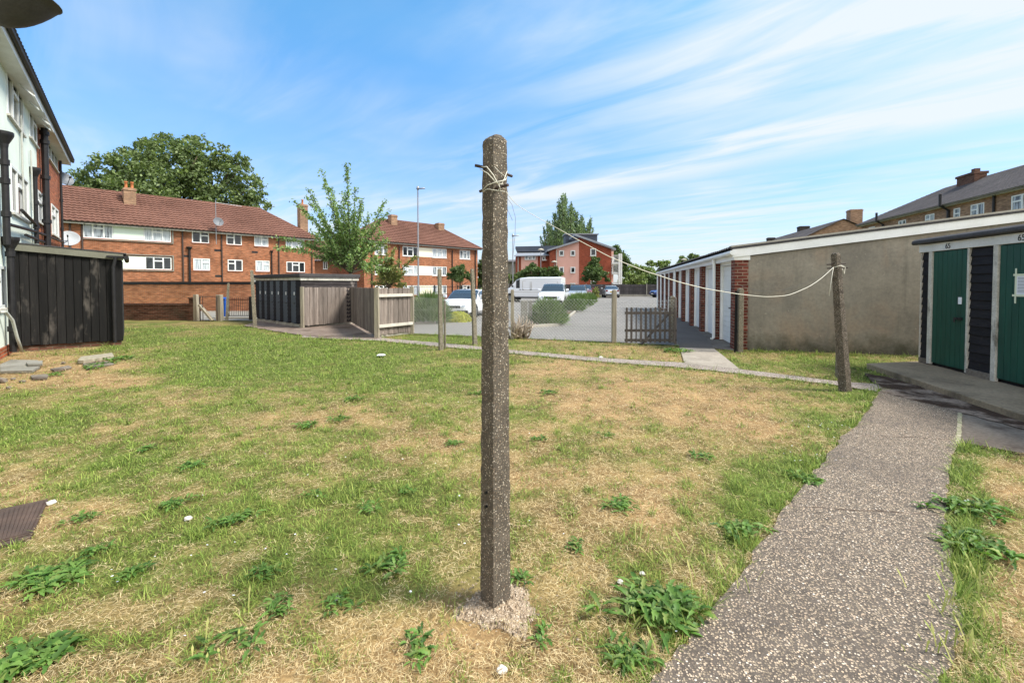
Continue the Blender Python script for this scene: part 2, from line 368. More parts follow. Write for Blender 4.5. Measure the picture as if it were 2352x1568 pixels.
M['rubble'] = aggregate('crumbled_concrete', '#9a8872', [(0, lin('#97846f')), (.6, lin('#b8a690')), (1, lin('#dccbb6'))], 150, .3, .6, bdist=.006, bstr=.8)
M['leaf_oak'] = leafmat('broadleaf_foliage', ['#52633a', '#68794a', '#81905c', '#465732'], .3)
M['leaf_cherry'] = leafmat('young_tree_foliage', ['#6b8650', '#7f9a5c', '#9fb274', '#5f7a50'], .35)
M['leaf_olive'] = leafmat('olive_brown_foliage', ['#707a42', '#8a9052', '#938f5c', '#626c3c'], .35)
M['leaf_poplar'] = leafmat('grey_green_poplar_foliage', ['#6c8060', '#84976f', '#586c4c', '#9aa98a'], .25)
M['leaf_dark'] = leafmat('dark_green_foliage', ['#465a32', '#55693e', '#687b4a', '#3b4d2b'], .3)
M['leaf_bg'] = leafmat('mid_green_foliage', ['#657845', '#788a52', '#8d9d62', '#596c3e'], .3)
M['leaf_yellow'] = leafmat('yellow_variegated_foliage', ['#c9c04a', '#a9ae48', '#dcd46a', '#7c8a3a'], .35)
M['lavender'] = leafmat('grey_green_shrub_blades', ['#587242', '#6d8750', '#828f68', '#4c6438'], .3)
M['weed'] = leafmat('weed_leaves', ['#47682a', '#5a8036', '#769648', '#3b5a26', '#8b9a50'], .35)
M['grass'] = tintmat('grass_blades')
# ------------------------------------------------------------------ ground sheets
def xy(p): return (p[0], p[1])
def jitter_line(pts, step=.12, amp=.02, seed=0):
    r = random.Random(seed); out = []
    for a, b in zip(pts[:-1], pts[1:]):
        a, b = V(a), V(b); n = max(1, int((b - a).length / step))
        for k in range(n):
            p = a.lerp(b, k / n); out.append(p + V((r.uniform(-amp, amp), r.uniform(-amp, amp), 0)))
    out.append(V(pts[-1])); return out
def smooth_line(pts, n=6):
    pts = [V(p) for p in pts]; out = []
    for i in range(len(pts) - 1):
        p0 = pts[max(i - 1, 0)]; p1 = pts[i]; p2 = pts[i + 1]; p3 = pts[min(i + 2, len(pts) - 1)]
        for k in range(n):
            t = k / n
            out.append(.5 * ((2 * p1) + (p2 - p0) * t + (2 * p0 - 5 * p1 + 4 * p2 - p3) * t * t + (3 * p1 - p0 - 3 * p2 + p3) * t ** 3))
    out.append(pts[-1]); return out
def sheet(name, pts, z, mat):
    b = MB(); b.face([V((p[0], p[1], z)) for p in pts]); o = b.build(name, mat, loc=(0, 0, 0)); return tag(o, kind='structure')
def px(*uv): return [G(u, v) for u, v in uv]
PATH_L = smooth_line(px((2028, 882), (2008, 920), (1975, 968), (1930, 1010), (1870, 1090), (1800, 1172), (1722, 1290), (1640, 1400), (1560, 1490), (1490, 1568), (1400, 1680)))
PATH_R = smooth_line(px((2208, 905), (2203, 1000), (2188, 1060), (2172, 1150), (2170, 1210), (2188, 1300), (2200, 1400), (2208, 1470), (2165, 1568), (2120, 1680)))
PATH_POLY = [xy(p) for p in jitter_line(PATH_L, .08, .018, 3)] + [xy(p) for p in reversed(jitter_line(PATH_R, .08, .018, 4))]
sheet('footpath', PATH_POLY, .012, M['path'])
TR_UP = px((700, 768), (874, 776), (1081, 794), (1168, 803.5), (1384, 822.5), (1563, 833), (1700, 848), (1920, 876), (2030, 884))
TR_LO = px((690, 775), (866, 782.5), (1010, 796), (1100, 803.5), (1168, 811), (1384, 831), (1563, 844), (1700, 858), (1900, 882), (2015, 900))
CROSS_POLY = [xy(p) for p in jitter_line(TR_UP, .15, .02, 5)] + [xy(p) for p in reversed(jitter_line(TR_LO, .15, .025, 6))]
M['gravel'] = aggregate('gravelly_path', '#7b6f66', [(0, lin('#8d8178')), (.5, lin('#a79c90')), (1, lin('#d8d0c4'))], 60, .4, .55, dirt=(1.5, '#6a5c4c', .55, .8), bdist=.006)
sheet('narrow_path', CROSS_POLY, .008, M['gravel'])
SIDE_POLY = [xy(p) for p in px((2212, 912), (2500, 985), (2520, 1075), (2352, 1042), (2200, 1015), (2206, 960))]
sheet('side_pavement', SIDE_POLY, .006, M['slab'])
DIRT_POLY = [xy(p) for p in jitter_line(px((1990, 858), (2060, 872), (2200, 916), (2420, 990), (2420, 1006), (2210, 950), (2120, 925), (2035, 905), (2005, 880)), .1, .04, 8)]
sheet('dirt_strip', DIRT_POLY, .016, M['moss_dirt'])
APRON_POLY = [xy(p) for p in px((1561, 799), (1640, 801), (1700, 849), (1573, 837))]
M['apron'] = surf('weathered_apron_concrete', '#a0978a', '#857c70', 1.6, .9, .3, 60, .003, fine=.2, fscale=30, stain=(1.8, '#6a6156', .55, .78))
sheet('concrete_apron', APRON_POLY, .012, M['apron'])
YARD_POLY = [xy(p) for p in jitter_line(px((560, 748), (640, 762), (745, 777), (868, 779), (875, 776), (870, 748), (800, 738), (700, 740), (600, 735)), .2, .05, 9)]
M['yard'] = surf('stained_yard_concrete', '#8a7b70', '#6b5c52', .9, .9, .4, 50, .004, fine=.3, fscale=18, stain=(1.1, '#46392f', .5, .7))
sheet('yard_concrete', YARD_POLY, .010, M['yard'])
CARPARK_POLY = [xy(p) for p in px((950, 766), (1180, 776), (1410, 786), (1553, 793), (1640, 800), (1683, 788), (1600, 740))] + [(24, 66), (-30, 66), (-16, 24)]
sheet('car_park', CARPARK_POLY, .004, M['asphalt'])
GARAGE_PATH = [xy(p) for p in px((1561, 799), (1640, 801), (1622, 775), (1560, 726), (1538, 708), (1530, 715))]
sheet('garage_path', GARAGE_PATH, .009, M['asphalt_dark'])
sheet('garage_forecourt', [xy(p) for p in px((1640, 801), (1695, 806), (1600, 735), (1545, 705), (1538, 708), (1560, 726), (1622, 775))], .0105, M['slab'])
sheet('back_yard', [xy(p) for p in px((448, 735), (600, 737), (600, 715), (448, 714))], .006, M['concrete'])
M['joint'] = surf('mossy_pale_joint', '#b5ab98', '#6d7040', 14, .9, .3, 60, fine=.25)
def crack(name, a, b, w, mat, z, amp):
    P = jitter_line([a, b], .07, amp, int(a.x * 100)); mb = MB(); n = len(P)
    for k in range(n - 1):
        d = (P[k + 1] - P[k]).normalized(); q = V((-d.y, d.x, 0)) * w * (.75 + .25 * abs(math.sin(k * 1.7))); q2_ = V((-d.y, d.x, 0)) * w * (.75 + .25 * abs(math.sin((k + 1) * 1.7))); mb.face([P[k] - q + ZUP * z, P[k] + q + ZUP * z, P[k + 1] + q2_ + ZUP * z, P[k + 1] - q2_ + ZUP * z])
    tag(mb.build(name, M[mat], recalc=False), kind='structure')
crack('path_crack', G(1806, 1165), G(2168, 1186), .006, 'moss_dirt', .0135, .012); crack('path_crack', G(1945, 1000), G(2192, 1012), .007, 'moss_dirt', .0135, .012)
crack('path_joint', G(2207, 918), G(2201, 1022), .020, 'joint', .0145, .006)
GRASS_HOLES = [PATH_POLY, CROSS_POLY, SIDE_POLY, APRON_POLY, YARD_POLY, DIRT_POLY]
# ------------------------------------------------------------------ lawn tone map (world fixed)
def vnoise(x, y, s, seed):
    r = np.random.default_rng(seed).random((256, 256)); X = x / s; Y = y / s
    xi = np.floor(X).astype(int); yi = np.floor(Y).astype(int); fx = X - xi; fy = Y - yi
    fx = fx * fx * (3 - 2 * fx); fy = fy * fy * (3 - 2 * fy); a = lambda i, j: r[(xi + i) & 255, (yi + j) & 255]
    return (a(0, 0) * (1 - fx) + a(1, 0) * fx) * (1 - fy) + (a(0, 1) * (1 - fx) + a(1, 1) * fx) * fy
BLOBS = [(600, 800, 430, 65, .6), (760, 880, 330, 70, .35), (1050, 880, 150, 60, .25), (60, 985, 160, 60, .4), (250, 1010, 200, 70, .1), (450, 860, 200, 60, .15), (130, 890, 220, 40, -.35), (330, 880, 90, 30, -.15),
         (1450, 880, 380, 60, -.42), (1600, 960, 280, 90, -.34), (1050, 1010, 260, 90, -.16), (1300, 1220, 200, 120, -.35), (800, 1090, 300, 60, -.05), (1560, 1130, 160, 90, -.25),
         (1720, 1175, 80, 80, .75), (1830, 1080, 90, 60, .6), (1930, 985, 70, 50, .5), (1860, 905, 140, 30, .4), (1985, 900, 40, 40, .6), (1950, 840, 250, 20, .45), (1540, 1400, 110, 120, .4),
         (150, 1325, 220, 45, .6), (60, 1500, 150, 70, .5), (470, 1480, 160, 70, .12), (330, 1260, 160, 40, .15), (650, 1330, 200, 60, .1), (1150, 1500, 240, 90, -.38), (750, 1500, 200, 80, .0), (560, 1340, 620, 190, .13), (520, 1140, 360, 110, .16), (950, 1330, 160, 110, .08), (60, 1160, 170, 60, -.55), (330, 1400, 200, 50, -.12),
         (2215, 1180, 60, 170, .7), (2230, 1420, 60, 150, .6), (2330, 1330, 70, 220, -.6), (2260, 1040, 90, 25, .6), (1300, 805, 300, 22, .05), (1000, 780, 120, 14, .4), (1380, 812, 150, 14, -.25), (140, 835, 170, 35, -.9)]
def greenness(x, y):
    yy = np.maximum(y, .8); u = 1176 + FPX * x / yy; v = VH + FPX * CAMH / yy
    n = .5 * vnoise(x, y, .9, 1) + .3 * vnoise(x, y, .33, 2) + .2 * vnoise(x, y, .13, 3)
    gg = .51 + 1.5 * (n - .5)
    for bu, bv, ru, rv, w in BLOBS:
        gg = gg + w * np.exp(-(((u - bu) / ru) ** 2 + ((v - bv) / rv) ** 2))
    far = np.clip((y - 15) / 10, 0, 1); gg = gg * (1 - far) + .6 * far
    return np.clip(gg, 0, 1)
def inpoly(x, y, poly):
    r = np.zeros(len(x), bool); n = len(poly); j = n - 1
    for i in range(n):
        xi, yi = poly[i]; xj, yj = poly[j]
        c = ((yi > y) != (yj > y)); 
        if abs(yj - yi) > 1e-12: r ^= c & (x < (xj - xi) * (y - yi) / (yj - yi) + xi)
        j = i
    return r
# near lawn: a fine grid with small humps, then one wide sheet out to the horizon
def lawn_ground():
    m, nt, b = mk('lawn_soil', .95, .1); a = nt.nodes.new('ShaderNodeAttribute'); a.attribute_name = 'tint'
    co = coords(nt); f = ramp(nt, noise(nt, co, 60, 5, .7), [(.25, g(.55)), (.5, g(1)), (.75, g(1.5))]); c = mixc(nt, 1.0, a.outputs['Color'], f, 'MULTIPLY')
    nt.links.new(c, b.inputs['Base Color']); bump(nt, b, noise(nt, co, 70, 5, .7), .7, .012)
    xs = np.arange(-18, 14.01, .08); ys = np.concatenate([np.arange(.4, 8, .07), np.arange(8, 20.01, .16)])
    X, Y = np.meshgrid(xs, ys); x = X.ravel(); y = Y.ravel(); z = .02 * (vnoise(x, y, .5, 5) - .9) * (y < 60) - .004
    hole = np.zeros(len(x), bool)
    for P in GRASS_HOLES + [CARPARK_POLY, GARAGE_PATH]: hole |= inpoly(x, y, P)
    z[hole] = -.03
    gr = greenness(x, y)[:, None]; mixn = (.5 * vnoise(x, y, .06, 8) + .5 * vnoise(x, y, .24, 9))[:, None] ** 1.15
    dry = np.array(lin('#8f7552')[:3]) * (.5 + 1.0 * mixn); grn = np.array(lin('#5a6330')[:3]) * (.5 + 1.0 * mixn)
    tint = dry * (1 - gr) + grn * gr
    nx, ny = len(xs), len(ys); idx = np.arange(nx * ny).reshape(ny, nx)
    f4 = np.stack([idx[:-1, :-1], idx[:-1, 1:], idx[1:, 1:], idx[1:, :-1]], -1).reshape(-1, 4)
    o = npmesh('lawn', np.c_[x, y, z], f4, m, loc=(0, 0, 0), tint=tint, smooth=True); tag(o, kind='structure')
lawn_ground()
M['far_grass'] = surf('far_grass', '#5a6634', '#6d7040', .4, .95, .3, 20, .02, fine=.3, fscale=9)
sheet('ground', [(-450, -60), (450, -60), (450, 900), (-450, 900)], -.045, M['far_grass'])
# ------------------------------------------------------------------ building helpers
def facade(mb, fr, a0, a1, c0, c1, rects, depth):
    A = sorted(set([a0, a1] + [min(max(r[i], a0), a1) for r in rects for i in (0, 1)])); Cc = sorted(set([c0, c1] + [min(max(r[i], c0), c1) for r in rects for i in (2, 3)]))
    for i in range(len(A) - 1):
        for j in range(len(Cc) - 1):
            am, cm = (A[i] + A[i + 1]) / 2, (Cc[j] + Cc[j + 1]) / 2
            if any(r[0] < am < r[1] and r[2] < cm < r[3] for r in rects): continue
            mb.face([fr.P(A[i], 0, Cc[j]), fr.P(A[i + 1], 0, Cc[j]), fr.P(A[i + 1], 0, Cc[j + 1]), fr.P(A[i], 0, Cc[j + 1])])
    for p, q, r, s in rects:
        p, q, r, s = max(p, a0), min(q, a1), max(r, c0), min(s, c1)
        if q <= p or s <= r: continue
        for (x1, y1), (x2, y2) in (((p, r), (q, r)), ((q, r), (q, s)), ((q, s), (p, s)), ((p, s), (p, r))):
            mb.face([fr.P(x1, 0, y1), fr.P(x2, 0, y2), fr.P(x2, -depth, y2), fr.P(x1, -depth, y1)])
def window(parent, fr, r, kind='three', depth=.08, fw=.06, gm='glass', frame='pvc', sill=True, name='window', openw=None):
    a0, a1, c0, c1 = r; b0, b1 = -depth, -depth + .07; mb = MB(); w = a1 - a0; h = c1 - c0
    def vb(x, y0=c0, y1=c1, t=fw): mb.fbox(fr, x - t / 2, x + t / 2, b0, b1, y0, y1)
    mb.fbox(fr, a0, a1, b0, b1, c0, c0 + fw); mb.fbox(fr, a0, a1, b0, b1, c1 - fw, c1)
    vb(a0 + fw / 2, c0 + fw, c1 - fw); vb(a1 - fw / 2, c0 + fw, c1 - fw)
    if kind in ('three', 'threeb'):
        x1, x2 = a0 + w * .32, a0 + w * .68; vb(x1, c0 + fw, c1 - fw, fw * 1.3); vb(x2, c0 + fw, c1 - fw, fw * 1.3)
        mb.fbox(fr, x1 + fw * .65, x2 - fw * .65, b0, b1 + .012, c0 + h * .64, c0 + h * .64 + fw * 1.4)
    elif kind in ('twoR', 'twoL'):
        x = a0 + w * .5; vb(x, c0 + fw, c1 - fw, fw * 1.5)
        p, q = (x + fw * .75, a1 - fw) if kind == 'twoR' else (a0 + fw, x - fw * .75)
        mb.fbox(fr, p, q, b0, b1 + .012, c0 + h * .62, c0 + h * .62 + fw * 1.3)
    elif kind == 'top': mb.fbox(fr, a0 + fw, a1 - fw, b0, b1 + .01, c0 + h * .62, c0 + h * .62 + fw * 1.2)
    elif kind == 'split': vb(a0 + w * .5, c0 + fw, c1 - fw, fw * 1.2)
    o = mb.build(name, M[frame], parent)
    if sill:
        sb = MB(); sb.fbox(fr, a0 - .05, a1 + .05, -depth, .06, c0 - .05, c0 - .002); sb.build('sill', M[frame if sill is True else sill], o)
    gb = MB(); gb.fbox(fr, a0 + .01, a1 - .01, b0 - .02, b0 + .03, c0 + .01, c1 - .01); gb.build('pane', M[gm], o)
    return o
def tiles(mb, E0, dx, up, L, ls, re, w=.3, row=.34, amp=.03, lift=.03, sub=4):
    """corrugated lapped tiles. E0 eave start, dx along the eave, up = unit vector up the slope, L slope length; ls(s), re(s): start and end along dx at slope distance s"""
    dx, up, E0 = V(dx), V(up), V(E0); n = dx.cross(up).normalized()
    if n.z < 0: n = -n
    rows = max(1, int(round(L / row))); rh = L / rows
    for j in range(rows):
        s0, s1 = j * rh, (j + 1) * rh + .03; u0 = min(ls(s0), ls(min(s1, L))); 
        lo0, hi0, lo1, hi1 = ls(s0), re(s0), ls(min(s1, L)), re(min(s1, L))
        st = w / sub; k0 = math.floor(min(lo0, lo1) / st); k1 = math.ceil(max(hi0, hi1) / st); prev = None
        for k in range(k0, k1 + 1):
            x = k * st; h = amp * (.5 + .5 * math.sin(2 * math.pi * x / w))
            xa = min(max(x, lo0), hi0); xb = min(max(x, lo1), hi1)
            pa = E0 + dx * xa + up * s0 + n * (h + lift); pb = E0 + dx * xb + up * s1 + n * h; pc = E0 + dx * xa + up * s0 + n * (h - .01)
            i = len(mb.v); mb.v += [pa, pb, pc]
            if prev is not None: mb.f.append((prev, i, i + 1, prev + 1)); mb.f.append((prev + 2, i + 2, i, prev))
            prev = i
def chimney(parent, c, w, d, z0, z1, mat, dirv, pots=0, flash=False, name='chimney'):
    c = V(c); x = V(dirv).normalized(); y = V((-x.y, x.x, 0)); f = Fr(V((c.x, c.y, 0)), x, y); mb = MB()
    mb.fbox(f, -w / 2, w / 2, -d / 2, d / 2, z0, z1 - .25); mb.fbox(f, -w / 2 - .05, w / 2 + .05, -d / 2 - .05, d / 2 + .05, z1 - .25, z1 - .1); mb.fbox(f, -w / 2 + .02, w / 2 - .02, -d / 2 + .02, d / 2 - .02, z1 - .1, z1)
    o = mb.build(name, mat, parent)
    for k in range(pots):
        p = f.P((k - (pots - 1) / 2) * w * .5, 0, z1); pb = MB(); pb.lathe(p, [(.10, 0), (.13, .02), (.11, .1), (.10, .5), (.13, .52), (.13, .6), (.08, .6), (.08, .3)], 12); pb.build('chimney_pot', M['pot'], o, smooth=True)
    return o
def dish(name, c, r, normal, mat, label, group=None, arm=True, mount=None, dp=.22):
    c = V(c); nrm = V(normal).normalized(); t = thing(name, label, 'satellite dish', c, group)
    mb = MB(); prof = [(r * k / 8, -r * dp * (1 - (k / 8) ** 2)) for k in range(9)]; prof += [(r * 1.02, .0), (r * 1.02, -.012)] + [(r * k / 8, -r * dp * (1 - (k / 8) ** 2) - .012) for k in range(8, -1, -1)]
    mb.lathe(c, prof, 28, nrm); mb.build('reflector', M[mat], t, smooth=True)
    dn = (V((0, 0, -1)) - nrm * V((0, 0, -1)).dot(nrm)).normalized()
    ab = MB(); q = c + dn * r; tip = c + nrm * r * 1.0 + dn * r * .35; ab.tube([q, tip], .012, 6); ab.bar(tip - nrm * .05, tip + nrm * .06, .05); arm and ab.build('feed_arm', M['black_pipe'], t)
    if mount is not None:
        bb = MB(); back = c - nrm * r * (dp + .02); bb.tube([back, back - nrm * .08, V(mount)], .022, 8); bb.build('bracket', M['galv'], t)
    return t
# ------------------------------------------------------------------ white and brick flats beside the lawn
pL = G(10, 818); dL = dirvp(300); nL = V((dL.y, -dL.x, 0)); FL = Fr(pL, dL, nL)
flats = thing('apartment_block', 'white rendered and brick three storey flats beside the lawn with black soil pipes', 'building', pL)
aEnd = FL.pix(140, 500)[0]; aMid = FL.pix(88, 500)[0]; OV = .30; cEave = (FL.pix(30, 136, OV)[1] + FL.pix(140, 331, OV)[1]) / 2
WL = []
for u0, u1, vt, vb, k in ((13, 53, 156, 256, 'three'), (65, 83, 243, 310, 'twoR'), (109, 129, 310, 360, 'three'), (23, 60, 376, 485, 'three'), (74, 92, 424, 500, 'twoR'), (117, 128, 467, 535, 'twoL')):
    a0, c1 = FL.pix(u0, vt); _, c0 = FL.pix(u0, vb); a1 = FL.pix(u1, 300)[0]; WL.append(((a0, a1, c0, c1), k))
a1_, c1_ = FL.pix(11, 612); WL.append(((a1_ - 1.7, a1_, FL.pix(11, 706)[1], c1_), 'three'))
rects = [w[0] for w in WL]
mb = MB(); facade(mb, FL, -10, aMid, .22, cEave, rects, .12); mb.build('rendered_wall', M['render_white'], flats)
mb = MB(); mb.fbox(FL, -10, aMid, -.3, .03, -.1, .218); mb.build('brick_plinth', M['brick_left'], flats)
mb = MB(); facade(mb, FL, aMid, aEnd, 0, cEave, rects, .12)
mb.face([FL.P(aEnd, 0, 0), FL.P(aEnd, -8, 0), FL.P(aEnd, -8, cEave), FL.P(aEnd, 0, cEave)]); mb.face([FL.P(-10, -8, 0), FL.P(aEnd, -8, 0), FL.P(aEnd, -8, cEave), FL.P(-10, -8, cEave)])
mb.face([FL.P(-10, 0, 0), FL.P(-10, -8, 0), FL.P(-10, -8, cEave), FL.P(-10, 0, cEave)]); mb.build('brick_wall', M['brick_left'], flats)
for i, (r, k) in enumerate(WL): window(flats, FL, r, k, .05, .065, 'glass_curt' if i % 3 == 1 else 'glass', sill='worn_white')
for (r, k) in (WL[0], WL[1]):  # open top casement standing out of the wall
    mb = MB(); x0, x1 = r[0] + (r[1] - r[0]) * .34, r[1]; p = FL.P(x0, .02, r[3] - .02); q = FL.P(x1, .02, r[3] - .02); o_ = FL.n * .34 - ZUP * .30
    for s, e in ((p, q), (p + o_, q + o_), (p, p + o_), (q, q + o_)): mb.bar(s, e, .05, .035)
    mb.build('open_casement', M['pvc'], flats)
mb = MB(); mb.fbox(FL, -10, aEnd + .15, -.02, OV, cEave, cEave + .03); mb.build('soffit', M['white_paint'], flats)
mb = MB(); mb.fbox(FL, -10, aEnd + .17, OV, OV + .03, cEave - .02, cEave + .20); mb.build('fascia', M['white_paint'], flats)
mb = MB(); mb.tube([FL.P(-10, OV + .08, cEave + .17), FL.P(aEnd + .2, OV + .08, cEave + .17)], .055, 8); mb.build('gutter', M['black_pipe'], flats)
up = (-nL + ZUP * .66).normalized(); mb = MB(); tiles(mb, FL.P(-10, OV + .12, cEave + .22), dL, up, 5.1, lambda s: 0, lambda s: aEnd + 10.25, .2, .3, .018, .03)
mb.face([FL.P(-10, -8.4, cEave + .2), FL.P(aEnd + .24, -8.4, cEave + .2), FL.P(aEnd + .24, -3.9, cEave + 3.2), FL.P(-10, -3.9, cEave + 3.2)]); mb.face([FL.P(aEnd + .24, .35, cEave + .2), FL.P(aEnd + .24, -8.4, cEave + .2), FL.P(aEnd + .24, -3.9, cEave + 3.2)])
mb.build('roof', M['tile_dark'], flats)
def pipe_on(parent, fr, u, v0, v1, r, b, mat='black_pipe', collars=(), hopper=False, name='soil_pipe', vz=None):
    a, ca = fr.pix(u, v0, b); cb = fr.pix(u, v1, b)[1]; mb = MB(); mb.tube([fr.P(a, b, cb), fr.P(a, b, ca)], r, 10)
    for f in collars: z = cb + (ca - cb) * f; mb.tube([fr.P(a, b, z - .06), fr.P(a, b, z + .06)], r * 1.35, 10)
    if hopper: mb.lathe(fr.P(a, b, ca - .05), [(r, -.1), (r * 1.2, 0), (r * 2.4, .16), (r * 2.6, .2), (r * 2.6, .26), (r * 2, .26), (r, .1)], 10)
    return mb.build(name, M[mat], parent)
pipe_on(flats, FL, 101, 277, 562, .085, .13, collars=(.2, .55, .83, .9))
pipe_on(flats, FL, 80, 402, 558, .05, .10, collars=(.25, .6), hopper=True, name='downpipe')
pipe_on(flats, FL, 9, 325, 560, .06, .10, collars=(.3, .62, .8), hopper=True, name='downpipe')
pipe_on(flats, FL, 23, 566, 812, .06, .12, collars=(.22, .93), hopper=True, name='downpipe')
pipe_on(flats, FL, 138, 352, 566, .04, .07, collars=(.2, .5, .8), name='downpipe')
pipe_on(flats, FL, 71, 345, 480, .02, .05, 'grey_pipe', name='waste_pipe')
pipe_on(flats, FL, 48, 265, 480, .022, .05, 'grey_pipe', name='waste_pipe')
mb = MB()
for (ua, va, ub, vb) in ((19, 515, 80, 531), (50, 483, 88, 522), (82, 532, 145, 556), (60, 540, 100, 556)):
    a, c = FL.pix(ua, va, .1); a2, c2 = FL.pix(ub, vb, .1); mb.tube([FL.P(a, .1, c), FL.P(a2, .1, c2)], .04, 8)
mb.build('branch_pipe', M['black_pipe'], flats)
mb = MB(); mb.fbox(FL, aEnd - 4.3, aEnd - 3.6, -4.2, -3.5, cEave + 1.5, cEave + 4.2); mb.build('chimney', M['brick_left'], flats)
c = at(8, -34, 5.6); dish('satellite_dish', c, .52, V((.22, .05, 1)), 'dish_dark', 'charcoal bowl of a dish hanging high overhead at the top corner above the white wall', arm=False, dp=.95, mount=FL.P((c - pL).dot(dL), 0, c.z - .1))
a, cc = FL.pix(150, 424); dish('satellite_dish', FL.P(aEnd + .42, .12, cc), .30, V((.75, -.2, .35)), 'dish', 'dark grey satellite dish on the brick corner just under the flats roof', mount=FL.P(aEnd, -.05, cc - .1))
cc = FL.pix(160, 556)[1]; dish('satellite_dish', FL.P(aEnd + .75, .15, cc), .36, V((.55, -.62, .45)), 'dish_pale', 'pale grey satellite dish showing just above the black timber store roof', mount=FL.P(aEnd, -.05, cc - .2))
# ------------------------------------------------------------------ black timber store against the white flats
aS = FL.pix(22, 700)[0]; s0 = FL.P(aS, .02, 0); FS = Fr(s0, nL, -dL)
LS = FS.pix(281, 700)[0]; ztl = FS.pix(20, 558)[1]; ztr = FS.pix(281, 584)[1]
store = thing('timber_store', 'lean-to store of black vertical boards standing against the white flats', 'shed', s0)
mb = MB(); nb = 13; wb = LS / nb; mb.prism([FS.P(0, -.05, .13), FS.P(LS, -.05, .13), FS.P(LS, -.05, ztr - .02), FS.P(0, -.05, ztl - .02)], FS.n * .015)
for k in range(nb):
    z1 = ztl + (ztr - ztl) * (k + .5) / nb - .16; e = .010 if k % 2 else .0; j = random.uniform(-.015, .02)
    mb.fbox(FS, k * wb + .006, (k + 1) * wb - .006, -.03 + e, e, .13 + j, z1)
mb.build('front_boards', M['black_board'], store)
mb = MB()
for k in range(14): mb.box(FS.P(LS - .03, -.05 - k * .22, .1), FS.n * -.21, FS.d * .03, ZUP * (ztr - .2))
mb.build('side_boards', M['black_board'], store)
mb = MB(); mb.fbox(FS, .02, LS - .04, -3.0, -.04, -.05, .125); mb.build('base', M['brick_dark'], store)
mb = MB(); mb.fbox(FS, .0, LS - .04, -3.0, -.05, .126, ztr - .2); mb.build('inner_box', M['black_board'], store)
mb = MB(); mb.prism([FS.P(-.02, .03, ztl - .16), FS.P(LS + .04, .03, ztr - .16), FS.P(LS + .04, .03, ztr), FS.P(-.02, .03, ztl)], FS.n * .03); mb.build('fascia', M['felt_green'], store, bevel=.004)
mb = MB(); mb.prism([FS.P(-.02, .07, ztl), FS.P(LS + .1, .07, ztr), FS.P(LS + .1, .07, ztr + .03), FS.P(-.02, .07, ztl + .03)], FS.n * -3.2); mb.build('roof', M['felt'], store)
mb = MB(); mb.tube([FS.P(LS + .1, .16, ztr - .09), FS.P(LS + .1, -3.1, ztr - .06)], .055, 10); mb.fbox(FS, LS - .28, LS + .06, .03, .14, ztr - .1, ztr - .05); mb.build('gutter', M['black_pipe'], store)
mb = MB(); mb.tube([FS.P(LS - .1, .10, ztr - .07), FS.P(LS - .16, .10, ztr - .35), FS.P(LS - .16, .08, .08)], .04, 10); mb.build('downpipe', M['black_pipe'], store)
# ------------------------------------------------------------------ rubble and slabs beside the store
def slab(name, pix, th, mat, label, cat, z=.0, group=None):
    mb = MB(); mb.prism([G(u, v) + ZUP * z for u, v in pix], ZUP * th); return tag(mb.build(name, M[mat], bevel=.006), label, cat, group)
slab('paving_slab', [(0, 842), (25, 831), (88, 832), (92, 846), (75, 856), (0, 858)], .05, 'concrete', 'large broken grey slab at the foot of the white wall', 'paving slab')
slab('paving_slab', [(60, 842), (98, 838), (98, 846), (64, 848)], .04, 'concrete', 'small dark slab lying on top of the large broken slab', 'paving slab', .053)
slab('paving_slab', [(115, 850), (158, 842), (165, 846), (125, 855)], .03, 'slab', 'thin grey slab between the broken slab and the plank', 'paving slab')
slab('paving_slab', [(70, 866), (112, 862), (108, 872), (74, 874)], .035, 'slab', 'thin brownish slab lying alone in the dry soil', 'paving slab')
slab('paving_slab', [(190, 838), (250, 832), (262, 838), (200, 850)], .03, 'slab', 'cracked brownish slab in front of the loose plank', 'paving slab')
slab('wooden_plank', [(178, 836), (186, 827), (258, 818), (262, 825), (192, 836)], .07, 'post_wood', 'loose weathered plank lying before the black timber store', 'plank', .01)
for k, (u, v, s) in enumerate(((30, 872, .07), (52, 878, .09), (2, 878, .16), (145, 835, .08), (62, 832, .1), (20, 892, .07))):
    bm = bmesh.new(); bmesh.ops.create_icosphere(bm, subdivisions=2, radius=s * .5)
    for w in bm.verts: w.co = w.co * random.uniform(.8, 1.15); w.co.z *= .6
    me = bpy.data.meshes.new('rubble_stone'); bm.to_mesh(me); bm.free(); me.materials.append(M['slab']); o = bpy.data.objects.new('rubble_stone', me); COL.objects.link(o); o.location = G(u, v) + ZUP * s * .2; OFF[o.name] = o.location.copy()
    tag(o, 'pale rubble lump in the dry soil at the foot of the white flats', 'stone', 'rubble lumps by the flats')
a, _ = FL.pix(6, 780); mb = MB()
mb.tube([FL.P(a - .5, .06, 1.0), FL.P(a - .3, .1, 1.0), FL.P(a - .05, .16, .8), FL.P(a + .1, .2, .4), FL.P(a + .25, .25, .06)], .03, 8); tag(mb.build('waste_hose', M['grey_pipe'], smooth=True), 'pale grey plastic pipe bending down the foot of the white wall', 'pipe')
